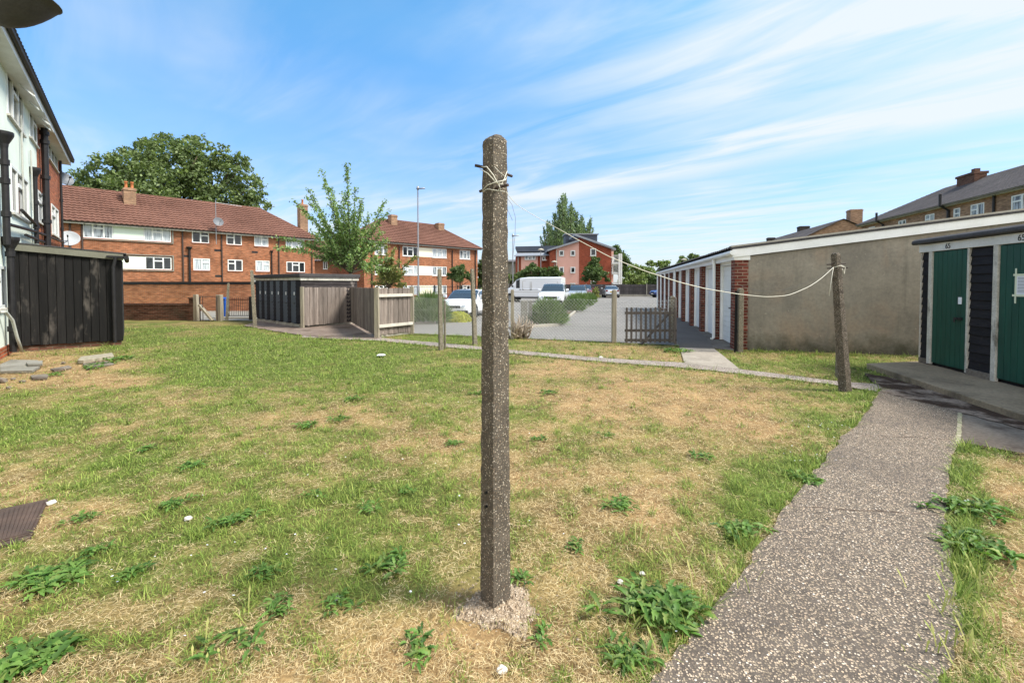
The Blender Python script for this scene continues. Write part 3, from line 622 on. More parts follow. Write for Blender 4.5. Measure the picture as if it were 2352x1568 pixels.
# ------------------------------------------------------------------ brick flats at the left (tiled roof)
d1 = dirvp(2100); n1 = V((d1.y, -d1.x, 0)); Y0 = 39.0; p1 = V(((360 - 1176) / FPX * Y0, Y0, 0)); F1 = Fr(p1, d1, n1)
flA = thing('apartment_block', 'orange brick flats with a long red tiled roof behind the black timber store', 'building', p1)
aL = F1.pix(60, 560)[0]; aR = F1.pix(722, 560)[0]; cE = F1.pix(566, 541)[1]
zr1 = (F1.pix(363, 524)[1] + F1.pix(551, 540)[1]) / 2; zr0 = (F1.pix(363, 557)[1] + F1.pix(551, 563.5)[1]) / 2
zs1 = (F1.pix(363, 590)[1] + F1.pix(551, 597)[1]) / 2; zs0 = (F1.pix(363, 621)[1] + F1.pix(551, 621)[1]) / 2
def au(fr, u): return fr.pix(u, 600)[0]
W1 = []
for (u0, u1, k, gm) in ((192, 262, 'three', 'glass_curt'), (331, 394, 'three', 'glass_net')): W1.append(((au(F1, u0), au(F1, u1), zr0, zr1 + .05), k, gm))
for (u0, u1, k, gm) in ((442, 481, 'twoR', 'glass'), (521, 556, 'twoL', 'glass'), (585, 617, 'twoR', 'glass_net'), (657, 700, 'three', 'glass_net')): W1.append(((au(F1, u0), au(F1, u1), zr0 + .1, zr1), k, gm))
for (u0, u1, k, gm) in ((333, 394, 'three', 'glass'), (444, 482, 'twoR', 'glass_net'), (523, 557, 'twoL', 'glass'), (587, 619, 'twoR', 'glass_net'), (658, 700, 'three', 'glass')): W1.append(((au(F1, u0), au(F1, u1), zs0, zs1), k, gm))
pan = [(au(F1, 262), au(F1, 331), zr0, zr1 + .05), (au(F1, 180), au(F1, 333), zs0, zs1)]
mb = MB(); facade(mb, F1, aL, aR, 0, cE, [w[0] for w in W1] + pan, .1)
mb.face([F1.P(aR, 0, 0), F1.P(aR, -8.4, 0), F1.P(aR, -8.4, cE), F1.P(aR, 0, cE)]); mb.face([F1.P(aL, -8.4, 0), F1.P(aR, -8.4, 0), F1.P(aR, -8.4, cE), F1.P(aL, -8.4, cE)]); mb.face([F1.P(aL, 0, 0), F1.P(aL, -8.4, 0), F1.P(aL, -8.4, cE), F1.P(aL, 0, cE)])
mb.build('brick_wall', M['brick_red'], flA)
for r, k, gm in W1: window(flA, F1, r, k, .07, .075, gm, sill='brick_rust')
for r in pan:
    mb = MB(); mb.fbox(F1, r[0] + .01, r[1] - .01, -.08, .005, r[2] + .01, r[3] - .01); mb.build('wall_panel', M['panel_mint'], flA)
mb = MB()
for z0, z1, x0, x1 in ((zr0, zr1, au(F1, 189), au(F1, 396)), (zs0, zs1, au(F1, 180), au(F1, 396))):
    mb.fbox(F1, x0, x1 + .1, .0, .10, z0 - .13, z0 - .06); mb.fbox(F1, x1, x1 + .1, 0, .10, z0 - .06, z1 + .1); mb.fbox(F1, x0, x1 + .1, 0, .1, z1 + .1, z1 + .17)
mb.build('window_surround', M['concrete'], flA)
mb = MB(); mb.fbox(F1, aL, aR + .4, .0, .38, cE - .02, cE + .02); mb.fbox(F1, aL, aR + .42, .38, .41, cE - .05, cE + .14); mb.build('fascia', M['worn_white'], flA)
mb = MB(); mb.tube([F1.P(aL, .46, cE + .10), F1.P(aR + .4, .46, cE + .10)], .05, 6); mb.build('gutter', M['black_pipe'], flA)
up1 = (-n1 + ZUP * .72).normalized(); Lr = 4.7 / up1.dot(-n1); rise = Lr * up1.z
hip = lambda s: aR + .45 - s * up1.dot(-n1)
mb = MB(); tiles(mb, F1.P(0, .5, cE + .12), d1, up1, Lr, lambda s: aL, hip, .34, .40, .06, .075)
upx = (-d1 + ZUP * .72).normalized(); tiles(mb, F1.P(aR + .45, .5, cE + .12), -n1, upx, Lr, lambda s: s * upx.dot(-d1), lambda s: 9.4 - s * upx.dot(-d1), .34, .40, .06, .075)
mb.face([F1.P(aL, -8.9, cE + .1), F1.P(aR + .45, -8.9, cE + .1), F1.P(aR - 4.2, -4.2, cE + .1 + rise), F1.P(aL, -4.2, cE + .1 + rise)])
rf = mb.build('roof', M['tile_red'], flA)
mb = MB(); mb.tube([F1.P(aL, -4.2, cE + .16 + rise), F1.P(aR - 4.25, -4.2, cE + .16 + rise)], .09, 8); mb.tube([F1.P(aR - 4.25, -4.2, cE + .16 + rise), F1.P(aR + .45, .5, cE + .16)], .07, 8); mb.build('ridge_tiles', M['tile_red'], rf)
fr_ = Fr(F1.P(0, -2.9, 0), d1, n1); aC = fr_.pix(297, 460)[0]; ztop = fr_.pix(297, 433)[1]; wC = (fr_.pix(311, 460)[0] - fr_.pix(283, 460)[0])
ch = chimney(flA, F1.P(aC, -2.9, 0), wC, 1.0, cE + 1.0, ztop, M['brick_brown'], d1, 2)
mb = MB(); zc = cE + .12 + (2.9 - .5 - .5) * .72; mb.fbox(F1, aC - wC / 2 - .22, aC + wC / 2 + .22, -2.44, -2.36, zc - .05, zc + .3)
for sx in (-1, 1): mb.prism([F1.P(aC + sx * (wC / 2 + .12), -2.4, zc), F1.P(aC + sx * (wC / 2 + .12), -3.4, zc + .72), F1.P(aC + sx * (wC / 2 + .12), -3.4, zc + 1.0), F1.P(aC + sx * (wC / 2 + .12), -2.4, zc + .28)], F1.d * .12 * sx)
mb.build('flashing', M['lead'], ch)
fr_ = Fr(F1.P(0, -4.6, 0), d1, n1); aC = fr_.pix(695, 500)[0]; chimney(flA, F1.P(aC, -4.6, 0), .9, .9, cE, fr_.pix(695, 470)[1], M['brick_brown'], d1, 1)
for u, v0, v1, nm, mt in ((419, 528, 690, 'downpipe', 'rust'), (509, 540, 690, 'downpipe', 'rust'), (188, 512, 690, 'downpipe', 'rust'), (160, 512, 690, 'downpipe', 'rust'), (640, 548, 690, 'downpipe', 'rust'), (716, 552, 690, 'downpipe', 'rust')):
    pipe_on(flA, F1, u, v0, v1, .06, .07, mt, name=nm)
pipe_on(flA, F1, 435, 572, 690, .09, .1, hopper=True, name='soil_pipe'); pipe_on(flA, F1, 624, 580, 690, .06, .08, hopper=True, name='soil_pipe')
mb = MB()
for u, v in ((430, 588), (500, 575), (585, 579), (502, 634)):
    a, c = F1.pix(u, v); mb.fbox(F1, a - .28, a + .28, -.01, .012, c - .1, c + .1)
mb.build('air_brick', M['black_pipe'], flA)
mb = MB(); a, c = F1.pix(493, 562); mb.tube([F1.P(a, .6, c), F1.P(a, .6, F1.pix(493, 462)[1])], .03, 6)
c = F1.pix(493, 467)[1]; mb.tube([F1.P(a, .6, c), F1.P(a + 2.2, .6, c - .1)], .025, 6)
for k in range(7): mb.tube([F1.P(a + .3 + k * .28, .4, c - .02), F1.P(a + .3 + k * .28, .8, c - .02)], .012, 4)
tag(mb.build('tv_aerial', M['galv']), 'tall thin television aerial mast on the orange brick flats', 'aerial')
dish('satellite_dish', F1.P(a + .15, .85, F1.pix(497, 511)[1]), .42, V((.75, -.6, .3)), 'dish', 'dark satellite dish clamped to the aerial mast of the orange brick flats', mount=F1.P(a, .6, F1.pix(497, 515)[1]))
# ------------------------------------------------------------------ yard walls, gate, bin behind the lawn
pw = G(250, 714); qw = G(705, 714); dw = (qw - pw).normalized(); Fw = Fr(pw, dw, V((dw.y, -dw.x, 0))); Lw = (qw - pw).length; hw = Fw.pix(470, 648)[1]
w = thing('yard_wall', 'long orange brick yard wall with dark coping in front of the orange flats', 'wall', pw)
mb = MB(); mb.fbox(Fw, -6, Lw, -.25, 0, -.05, hw - .06); mb.build('brickwork', M['brick_yard'], w)
mb = MB(); mb.fbox(Fw, -6, Lw, -.3, .05, hw - .06, hw + .03); mb.fbox(Fw, -6, Lw, -.28, .03, hw - .14, hw - .061); mb.build('coping', M['black_pipe'], w)
mb = MB(); a, c = Fw.pix(571, 640); mb.tube([Fw.P(a, -.6, 0), Fw.P(a, -.6, c + .25)], .05, 8); tag(mb.build('vent_pipe', M['grey_pipe']), 'short white vent pipe above the dark coping of the yard wall', 'pipe')
pw = G(200, 735); qw = G(449, 735); dw = (qw - pw).normalized(); Fd = Fr(pw, dw, V((dw.y, -dw.x, 0))); Ld = (qw - pw).length; hd = Fd.pix(380, 697)[1]
w = thing('garden_wall', 'low mossy brown brick wall behind the lawn beside the wooden gate posts', 'wall', pw)
mb = MB(); mb.fbox(Fd, -3, Ld - .25, -.22, 0, -.05, hd - .08); mb.build('brickwork', M['brick_dark'], w)
mb = MB(); mb.fbox(Fd, -3, Ld - .25, -.235, .015, hd - .08, hd); mb.build('coping', M['brick_dark'], w)
hp = Fd.pix(440, 683)[1]; mb = MB(); mb.fbox(Fd, Ld - .25, Ld + .02, -.26, .04, -.05, hp - .06); mb.fbox(Fd, Ld - .28, Ld + .05, -.29, .07, hp - .06, hp); mb.build('end_pier', M['brick_dark'], w)
def post(name, u, vb, vt, wpx, mat, label, cat='post', group=None, lean=0, topround=False, depth=None, dark=None):
    p = G(u, vb); Y = p.y; w = wpx * Y / FPX; z = zat(vt, Y); d = depth or w
    mb = MB(); q = p + V((lean * Y / FPX, 0, z)); 
    if topround:
        h = w * .5; pts = [(-w / 2, 0), (w / 2, 0), (w / 2, z - h)] + [(w / 2 * math.cos(a), z - h + h * math.sin(a)) for a in [math.pi * k / 8 for k in range(1, 8)]] + [(-w / 2, z - h)]
        mb.prism([p + V((x + lean * Y / FPX * zz / z, -d / 2, zz)) for x, zz in pts], V((0, d, 0)))
    else:
        x, y = V((w, 0, 0)), V((0, d, 0)); b0 = p - x / 2 - y / 2 - ZUP * .1; t0 = q - x * .44 - y * .44; i = len(mb.v)
        mb.v += [b0, b0 + x, b0 + x + y, b0 + y, t0, t0 + x * .88, t0 + x * .88 + y * .88, t0 + y * .88]
        for f in ((0, 3, 2, 1), (4, 5, 6, 7), (0, 1, 5, 4), (1, 2, 6, 5), (2, 3, 7, 6), (3, 0, 4, 7)): mb.f.append(tuple(i + k for k in f))
    o = mb.build(name, M[mat], bevel=.012 if w > .05 else .004, loc=p); return tag(o, label, cat, group), p, z
post('gate_post', 451, 736, 676, 9, 'post_wood', 'weathered square gate post joined to the low brown wall', 'post')
post('gate_post', 505, 736, 677, 12, 'post_wood', 'broad pale gate post beside the blue wheelie bin', 'post')
post('gate_post', 576, 735, 681, 6, 'black_iron', 'black iron gate post at the right of the railing gate', 'post')
post('gate_post', 582, 733, 683, 7, 'fence_wood', 'greenish timber post behind the black iron gate post', 'post')
pb = G(459, 712); mb = MB(); q0 = G(488, 737); z0 = zat(700, q0.y); mb.bar(V((G(459, 737).x, q0.y, z0)), q0 + ZUP * .02, .16, .07); tag(mb.build('brace', M['post_wood']), 'slanting timber brace leaning on the weathered gate post', 'timber')
Yg = G(460, 737).y; mb = MB(); x0, x1 = G(460, 737).x, G(499, 737).x; zt = zat(681, Yg); mb.tube([V((x0, Yg, 0)), V((x0, Yg, zt)), V((x1, Yg, zt - .02)), V((x1, Yg, 0))], .022, 6); mb.tube([V((x0 + .12, Yg, 0)), V((x0 + .12, Yg, zt))], .014, 6)
tag(mb.build('iron_hoop', M['rust']), 'empty rusty gate frame between the two timber gate posts', 'gate')
gt = thing('iron_gate', 'rusty iron railing gate across the gap by the dark sheds', 'gate', G(548, 731)); Yg = G(548, 731).y; x0, x1 = (526 - 1176) / FPX * Yg, (573 - 1176) / FPX * Yg
mb = MB()
for z in (zat(725, Yg), zat(688, Yg)): mb.bar(V((x0, Yg, z)), V((x1, Yg, z)), .03)
mb.build('rail', M['black_iron'], gt); mb = MB()
for k in range(12): x = x0 + (x1 - x0) * k / 11; mb.tube([V((x, Yg, zat(725, Yg))), V((x, Yg, zat(683, Yg)))], .011, 6)
mb.build('railing_bars', M['rust'], gt)
mb = MB(); mb.box(V((x0 - .6, Yg - .2, 0)), V((x1 - x0 + .8, 0, 0)), V((0, .4, 0)), V((0, 0, .07))); tag(mb.build('kerb_stone', M['concrete_pale'], bevel=.02), 'pale concrete step under the iron railing gate', 'step')
b0 = G(515, 730); bn = thing('wheelie_bin', 'blue wheelie bin standing behind the gate posts', 'bin', b0); sc = b0.y / FPX; hb = zat(684, b0.y); wv = 13 * sc
mb = MB(); mb.v = [b0 + V((sx * wv * k * .5, sy * wv * k * .55, z)) for k, z in ((.80, .06), (1.0, hb - .08)) for sx, sy in ((-1, -1), (1, -1), (1, 1), (-1, 1))]; mb.f = [(0, 3, 2, 1), (4, 5, 6, 7), (0, 1, 5, 4), (1, 2, 6, 5), (2, 3, 7, 6), (3, 0, 4, 7)]; mb.build('body', M['bin_blue'], bn, bevel=.02)
mb = MB(); mb.prism([b0 + V((-wv * .54, -wv * .62, hb - .078)), b0 + V((wv * .54, -wv * .62, hb - .078)), b0 + V((wv * .54, wv * .6, hb - .02)), b0 + V((-wv * .54, wv * .6, hb - .02))], ZUP * .05); mb.build('lid', M['bin_blue'], bn, bevel=.012)
for s in (-1, 1):
    mb = MB(); mb.lathe(b0 + V((s * wv * .38 - .02, wv * .42, .1)), [(0, 0), (.1, 0), (.1, .04), (0, .04)], 14, V((1, 0, 0))); mb.build('wheel', M['tyre'], bn)
# ------------------------------------------------------------------ link block and far flats
d2 = dirvp(2150); n2 = V((d2.y, -d2.x, 0)); Y2 = 60.0; p2 = V(((1010 - 1176) / FPX * Y2, Y2, 0)); F2 = Fr(p2, d2, n2)
flB = thing('apartment_block', 'red brick flats with cream panels and hipped tiled roof beyond the street lamp', 'building', p2)
aL, aR = F2.pix(836, 600)[0], F2.pix(1097, 600)[0]; cE = F2.pix(1050, 570.5)[1]
rows = [(F2.pix(1010, 592)[1], F2.pix(1010, 571)[1]), (F2.pix(1010, 633)[1], F2.pix(1010, 612)[1]), (F2.pix(1010, 675)[1], F2.pix(1010, 655)[1])]
cols = [(861, 890, 'three'), (925, 960, 'three'), (993, 1026, 'three'), (1056, 1080, 'three')]
R2 = [((au(F2, u0), au(F2, u1), z0, z1), k) for (z0, z1) in rows for u0, u1, k in cols if not (u0 == 1056 and z0 == rows[1][0])]
P2 = [(au(F2, 960), au(F2, 993), z0, z1) for z0, z1 in rows]
mb = MB(); facade(mb, F2, aL, aR, -.05, cE, [r for r, k in R2] + P2, .12); mb.face([F2.P(aR, 0, 0), F2.P(aR, -9, 0), F2.P(aR, -9, cE), F2.P(aR, 0, cE)]); mb.face([F2.P(aL, 0, 0), F2.P(aL, -9, 0), F2.P(aL, -9, cE), F2.P(aL, 0, cE)]); mb.face([F2.P(aL, -9, 0), F2.P(aR, -9, 0), F2.P(aR, -9, cE), F2.P(aL, -9, cE)]); mb.build('brick_wall', M['brick_red'], flB)
for i, (r, k) in enumerate(R2): window(flB, F2, r, k, .09, .1, ('glass_curt', 'glass', 'glass_net')[i % 3])
for r in P2: mb = MB(); mb.fbox(F2, r[0] + .01, r[1] - .01, -.1, .005, r[2] + .01, r[3] - .01); mb.build('wall_panel', M['panel_cream'], flB)
mb = MB(); mb.fbox(F2, aL - .3, aR + .4, 0, .4, cE - .02, cE + .02); mb.fbox(F2, aL - .3, aR + .42, .4, .44, cE - .05, cE + .16); mb.build('fascia', M['worn_white'], flB)
mb = MB(); mb.tube([F2.P(aL - .3, .5, cE + .1), F2.P(aR + .4, .5, cE + .1)], .06, 6); mb.build('gutter', M['black_pipe'], flB)
up2 = (-n2 + ZUP * .70).normalized(); Lr = 5.0 / up2.dot(-n2); rise = Lr * up2.z; k2 = up2.dot(-n2)
mb = MB(); tiles(mb, F2.P(0, .55, cE + .12), d2, up2, Lr, lambda s: aL - .45 + s * k2, lambda s: aR + .5 - s * k2, .36, .44, .06, .08)
mb.face([F2.P(aR + .5, .55, cE + .12), F2.P(aR + .5, -9.5, cE + .12), F2.P(aR - 4.5, -4.45, cE + .12 + rise)]); mb.face([F2.P(aL - .45, .55, cE + .12), F2.P(aL - .45, -9.5, cE + .12), F2.P(aL + 4.5, -4.45, cE + .12 + rise)]); mb.face([F2.P(aL - .45, -9.5, cE + .12), F2.P(aR + .5, -9.5, cE + .12), F2.P(aR - 4.5, -4.45, cE + .12 + rise), F2.P(aL + 4.5, -4.45, cE + .12 + rise)])
rf = mb.build('roof', M['tile_red'], flB)
mb = MB(); mb.tube([F2.P(aL + 4.5, -4.45, cE + .18 + rise), F2.P(aR - 4.5, -4.45, cE + .18 + rise), F2.P(aR + .5, .55, cE + .18)], .09, 8); mb.build('ridge_tiles', M['tile_red'], rf)
for u, vt in ((1010, 513), (902, 494)):
    fr_ = Fr(F2.P(0, -3.6, 0), d2, n2); chimney(flB, F2.P(fr_.pix(u, 530)[0], -3.6, 0), 1.05 if u == 1010 else .9, .9, cE + 1, fr_.pix(u, vt)[1], M['brick_brown'], d2)
for u in (854, 917, 1039, 1092): pipe_on(flB, F2, u, 575 if u > 1000 else 566, 700, .07, .09, 'black_pipe', name='downpipe')
lk = thing('link_block', 'low dark brick block with a tiled roof seen between the two blocks of flats', 'building', (-24, 66, 0)); Fk = Fr(V(((700 - 1176) / FPX * 62, 62, 0)), V((1, .15, 0)), V((.15, -1, 0)))
aK = Fk.pix(880, 600)[0]; cK = Fk.pix(760, 598)[1]; rk = [(Fk.pix(742, 600)[0], Fk.pix(752, 600)[0], Fk.pix(742, 618)[1], Fk.pix(742, 600)[1]), (Fk.pix(768, 600)[0], Fk.pix(788, 600)[0], Fk.pix(770, 618)[1], Fk.pix(770, 606)[1])]
mb = MB(); facade(mb, Fk, -1, aK, 0, cK, rk, .1); mb.build('brick_wall', M['brick_red'], lk)
for r in rk: window(lk, Fk, r, 'split', .08, .09, 'glass')
upk = (-Fk.n + ZUP * .7).normalized(); mb = MB(); tiles(mb, Fk.P(0, .4, cK), Fk.d, upk, 5.5, lambda s: -1, lambda s: aK, .3, .36, .04, .04); mb.build('roof', M['tile_red'], lk)
# railings on a low wall in front of the far flats
pr = V(((938 - 1176) / FPX * 46, 46, 0)); qr = V(((1104 - 1176) / FPX * 46, 46, 0)); rl = thing('railing_wall', 'black hoop topped railings on a low brick wall before the far red brick flats', 'railings', pr); Fq = Fr(pr, qr - pr, V((0, -1, 0))); Lq = (qr - pr).length
zq0, zq1 = zat(676, 46), zat(655, 46)
mb = MB(); mb.fbox(Fq, 0, Lq, -.3, 0, -.05, zq0 - .05); mb.build('brick_base', M['brick_rust'], rl); mb = MB(); mb.fbox(Fq, 0, Lq, -.18, -.12, zq0 + .02, zq0 + .06); mb.fbox(Fq, 0, Lq, -.18, -.12, zq1 - .2, zq1 - .16); mb.build('rail', M['black_iron'], rl); mb = MB(); k = 0; x = .1
while x < Lq - .2:
    mb.tube([Fq.P(x, -.15, zq0 - .05)] + [Fq.P(x + .075 - .075 * math.cos(t * math.pi / 5), -.15, zq1 - .08 + .075 * math.sin(t * math.pi / 5)) for t in range(6)] + [Fq.P(x + .15, -.15, zq0 - .05)], .011, 4, False); x += .27
mb.build('hoop_bars', M['black_iron'], rl); mb = MB()
for k in range(4): mb.fbox(Fq, .3 + k * 2.4, .39 + k * 2.4, -.2, -.1, -.02, zq1 + .03)
mb.build('railing_posts', M['black_iron'], rl)
# ------------------------------------------------------------------ pink and red modern flats at the end of the car park
Yp = 64.0; Fp = Fr(V((0, Yp, 0)), V((1, 0, 0)), V((0, -1, 0)))
def A_(u, v, b=0): return Fp.pix(u, v, b)
pk = thing('apartment_block', 'modern pink and rust brick flats with sloping grey roofs beyond the car park', 'building', (8, Yp, 0))
def wallpoly(name, pts, mat, holes=(), depth=7, b=0):
    mb = MB(); P = [A_(u, v) for u, v in pts]; mb.prism([Fp.P(a, b, c) for a, c in P] , V((0, depth, 0))); return mb.build(name, M[mat], pk)
wallpoly('pink_wall', [(1278, 668), (1330, 668), (1330, 553), (1278, 571)], 'pink', depth=9)
wallpoly('brick_wall', [(1330, 668), (1404, 668), (1404, 570), (1330, 541)], 'brick_rust', b=.06, depth=9)
wallpoly('brick_wall', [(1263, 668), (1278, 668), (1278, 571), (1263, 576)], 'brick_rust', b=.03, depth=9)
wallpoly('brick_wall', [(1185, 668), (1263, 668), (1263, 585), (1185, 585)], 'brick_rust', b=-2.0, depth=7)
wallpoly('pink_wall', [(1197.5, 668), (1237, 668), (1237, 586), (1197.5, 586)], 'pink', b=-1.9, depth=.3)
def roofbar(name, u0, v0, u1, v1, th, mat, b=.7, depth=10):
    a0, c0 = A_(u0, v0, b); a1, c1 = A_(u1, v1, b); mb = MB(); mb.prism([Fp.P(a0, b, c0 - th), Fp.P(a1, b, c1 - th), Fp.P(a1, b, c1), Fp.P(a0, b, c0)], V((0, depth, 0))); return mb.build(name, M[mat], pk)
roofbar('roof', 1257, 573, 1331, 550, .25, 'metal_roof'); roofbar('roof', 1320, 536.5, 1415, 570, .28, 'metal_roof', .75)
mb = MB(); a0, c0 = A_(1181, 586); a1, c1 = A_(1264, 584); a2, c2 = A_(1189, 576.5); a3, c3 = A_(1268, 575.5); mb.prism([Fp.P(a0, -1.2, c0), Fp.P(a1, -1.2, c1), Fp.P(a3, -4, c3), Fp.P(a2, -4, c2)], ZUP * -.12); mb.build('roof', M['metal_roof'], pk)
mb = MB(); a0, c0 = A_(1189, 578, -4); a1, c1 = A_(1276, 567, -4); a2, c2 = A_(1184, 566, -4); mb.prism([Fp.P(a0, -4, c0), Fp.P(a1, -4, c0), Fp.P(a1 + .4, -4, c2 + .12), Fp.P(a2, -4, c2)], V((0, 4, 0))); mb.build('clerestory', M['slate_blue'], pk)
mb = MB(); a0, c0 = A_(1299, 556, -6); a1, c1 = A_(1372, 539, -6); mb.fbox(Fp, a0, a1, -9, -6, c0 - .6, c1); mb.build('clerestory', M['slate_blue'], pk)
mb = MB(); mb.fbox(Fp, a0 - .2, a1 + .2, -9.2, -5.7, c1 + .002, c1 + .15); mb.build('roof', M['metal_roof'], pk)
for (u0, v0, u1, v1, k, b) in ((1284, 575, 1295, 588, 'none', 0), (1310, 575, 1321, 588, 'none', 0), (1284, 613, 1295, 627, 'none', 0), (1310, 613, 1321, 627, 'none', 0), (1355.5, 571, 1368.5, 588, 'none', .06), (1356, 645, 1368, 660, 'none', .06), (1247, 586, 1255, 597, 'none', -2), (1309, 650, 1321, 664, 'none', 0)):
    x0, z1 = A_(u0, v0); x1, z0 = A_(u1, v1); window(pk, Fp, (x0, x1, z0, z1), k, -.10 - b, .13, 'glass')
x0, z1 = A_(1205, 587.5); x1, z0 = A_(1230, 597); window(pk, Fp, (x0 * 1.03, x1 * 1.03, z0 + .1, z1 + .2), 'three', 1.75, .12, 'glass_curt', sill=False)
mb = MB()
for v in (603, 626, 648):
    x0, z = A_(1404, v); x1, _ = A_(1425, v); mb.fbox(Fp, x0, x1, -2.5, .5, z - .22, z)
mb.build('balcony_floor', M['white_paint'], pk); mb = MB()
for u in (1424.5, 1420): x, z = A_(u, 583); mb.fbox(Fp, x - .12, x + .12, .5, .74, 0, z)
mb.build('balcony_post', M['white_paint'], pk)
mb = MB()
for v in (603, 626):
    x0, z = A_(1404, v); x1, z2 = A_(1424, v - 18); mb.fbox(Fp, x0, x1, .42, .46, z + 1.0, z + 1.06)
    for k in range(9): x = x0 + (x1 - x0) * k / 8; mb.fbox(Fp, x - .02, x + .02, .42, .46, z, z + 1.0)
mb.build('balcony_railing', M['white_paint'], pk)
mb = MB(); x0, z = A_(1404, 655); x1, z1 = A_(1418, 572); mb.fbox(Fp, x0, x1, -9, -2.4, 0, z1); mb.build('rear_wall', M['pink'], pk)
for (u0, v0, u1, v1) in ((1406, 611, 1416, 625), (1406, 588, 1416, 602)): x0, z1 = A_(u0, v0); x1, z0 = A_(u1, v1); window(pk, Fp, (x0, x1, z0, z1), 'split', 2.3, .1, 'glass')
for u, v0, b in ((1278, 574, .1), (1190, 590, -1.85)): pipe_on(pk, Fp, u, v0, 660, .06, b + .06, 'grey_pipe', name='downpipe')
gh = thing('far_house', 'plain grey gabled house far behind, left of the pink flats', 'building', (-.5, 80, 0)); mb = MB(); Z1 = zat(600, 80); x0, x1 = (1120 - 1176) * .08, (1190 - 1176) * .08
mb.prism([V((x0, 80, 0)), V((x1, 80, 0)), V((x1, 80, Z1 - .1)), V((x0, 80, Z1 - .1))], V((0, 8, 0))); mb.build('wall', M['concrete'], gh); mb = MB(); mb.prism([V((x0 - .3, 79.5, Z1 - .1)), V((x0 - .3, 88.5, Z1 - .1)), V((x0 - .3, 84, Z1 + .5))], V((x1 - x0 + .6, 0, 0))); mb.build('roof', M['tile_grey'], gh)
# ------------------------------------------------------------------ grey roofed flats and gabled house at the right
dg = dirvp(1409); ng = V((-dg.y, dg.x, 0)); p3 = V(((2245 - 1176) / FPX * 33, 33, 0)); F3 = Fr(p3, dg, ng)
flC = thing('apartment_block', 'brown brick flats with a dark grey tiled roof above the garages at the right', 'building', p3)
cE = (F3.pix(2245, 457)[1] + F3.pix(2000, 516)[1]) / 2; aF = F3.pix(1983, 500)[0]; aN = -7.5
W3 = []
for u0, u1, vt, vb, k, gm in ((2322, 2372, 446, 480, 'twoR', 'glass_curt'), (2229, 2260, 464, 493, 'twoR', 'glass_curt'), (2190, 2205, 475, 500, 'top', 'glass_curt'), (2125, 2146, 487, 513, 'twoR', 'glass_net'), (2064, 2081, 500, 520, 'twoR', 'glass_curt'), (1996, 2010, 519, 528, 'twoR', 'glass_curt')):
    x0 = F3.pix(u0, 500)[0]; x1 = F3.pix(u1, 500)[0]; um = (u0 + u1) / 2; W3.append(((min(x0, x1), max(x0, x1), F3.pix(um, vb)[1], F3.pix(um, vt)[1]), k, gm))
zt3 = cE - .32
W3 = [((r[0], r[1], max(zt3 - 1.25, .5), zt3), k, gm) for r, k, gm in W3]
mb = MB(); facade(mb, F3, aN, aF, 0, cE, [r for r, k, gm in W3], .1)
mb.face([F3.P(aN, 0, 0), F3.P(aN, -9, 0), F3.P(aN, -9, cE), F3.P(aN, 0, cE)]); mb.face([F3.P(aF, 0, 0), F3.P(aF, -9, 0), F3.P(aF, -9, cE), F3.P(aF, 0, cE)]); mb.build('brick_wall', M['brick_brown'], flC)
for r, k, gm in W3: window(flC, F3, r, k, .06, .08, gm)
mb = MB(); mb.fbox(F3, aN, aF + .4, 0, .4, cE - .02, cE + .02); mb.build('soffit', M['white_paint'], flC); mb = MB(); mb.fbox(F3, aN, aF + .4, .4, .43, cE - .04, cE + .16); mb.tube([F3.P(aN, .49, cE + .1), F3.P(aF + .4, .49, cE + .1)], .06, 6); mb.build('gutter', M['concrete'], flC)
up3 = (-ng + ZUP * .55).normalized(); Lr = 5.2 / up3.dot(-ng); k3 = up3.dot(-ng); rise = Lr * up3.z
mb = MB(); tiles(mb, F3.P(0, .55, cE + .12), dg, up3, Lr, lambda s: aN, lambda s: aF + .5 - s * k3, .3, .3, .02, .03)
mb.face([F3.P(aF + .5, .55, cE + .1), F3.P(aF + .5, -9.8, cE + .1), F3.P(aF - 4.7, -4.65, cE + .1 + rise)]); mb.face([F3.P(aN, -9.8, cE + .1), F3.P(aF + .5, -9.8, cE + .1), F3.P(aF - 4.7, -4.65, cE + .1 + rise), F3.P(aN, -4.65, cE + .1 + rise)]); mb.build('roof', M['tile_grey'], flC)
fr_ = Fr(F3.P(0, -4.0, 0), dg, ng); aC = fr_.pix(2230, 405)[0]; mb = MB(); zt = fr_.pix(2230, 400)[1]
mb.fbox(F3, aC - 1.0, aC + 1.0, -4.5, -3.6, cE + 1.5, zt - .2); mb.fbox(F3, aC - 1.08, aC + 1.08, -4.58, -3.52, zt - .2, zt); mb.fbox(F3, aC - .65, aC - .25, -4.25, -3.85, zt, zt + .35); mb.build('chimney', M['brick_dark'], flC)
for u, v0, v1 in ((2172, 443, 512), (2024, 486, 530)):
    a = F3.pix(u, 480, .3)[0]; z1 = F3.pix(u, v0, .7)[1]; mb = MB(); mb.tube([F3.P(a, .12, 0), F3.P(a, .12, cE - .35), F3.P(a, .7, cE + .05), F3.P(a, .7, z1)], .1, 8); mb.build('soil_pipe', M['black_pipe'], flC)
a = F3.pix(2286, 480)[0]; mb = MB(); mb.tube([F3.P(a, .1, 0), F3.P(a, .1, cE)], .08, 8); mb.build('downpipe', M['black_pipe'], flC)
Yh = 55.0; pe = at(1936, 504, Yh); hs = thing('gabled_house', 'brown brick gabled house with a grey roof between garages and grey roofed flats', 'building', (pe.x, pe.y, 0)); Fh = Fr(V((pe.x, pe.y, 0)), V((dg.y, -dg.x, 0)), -dg); zp = pe.z
mb = MB(); hwid = 4.6; zl = zp - hwid * .5
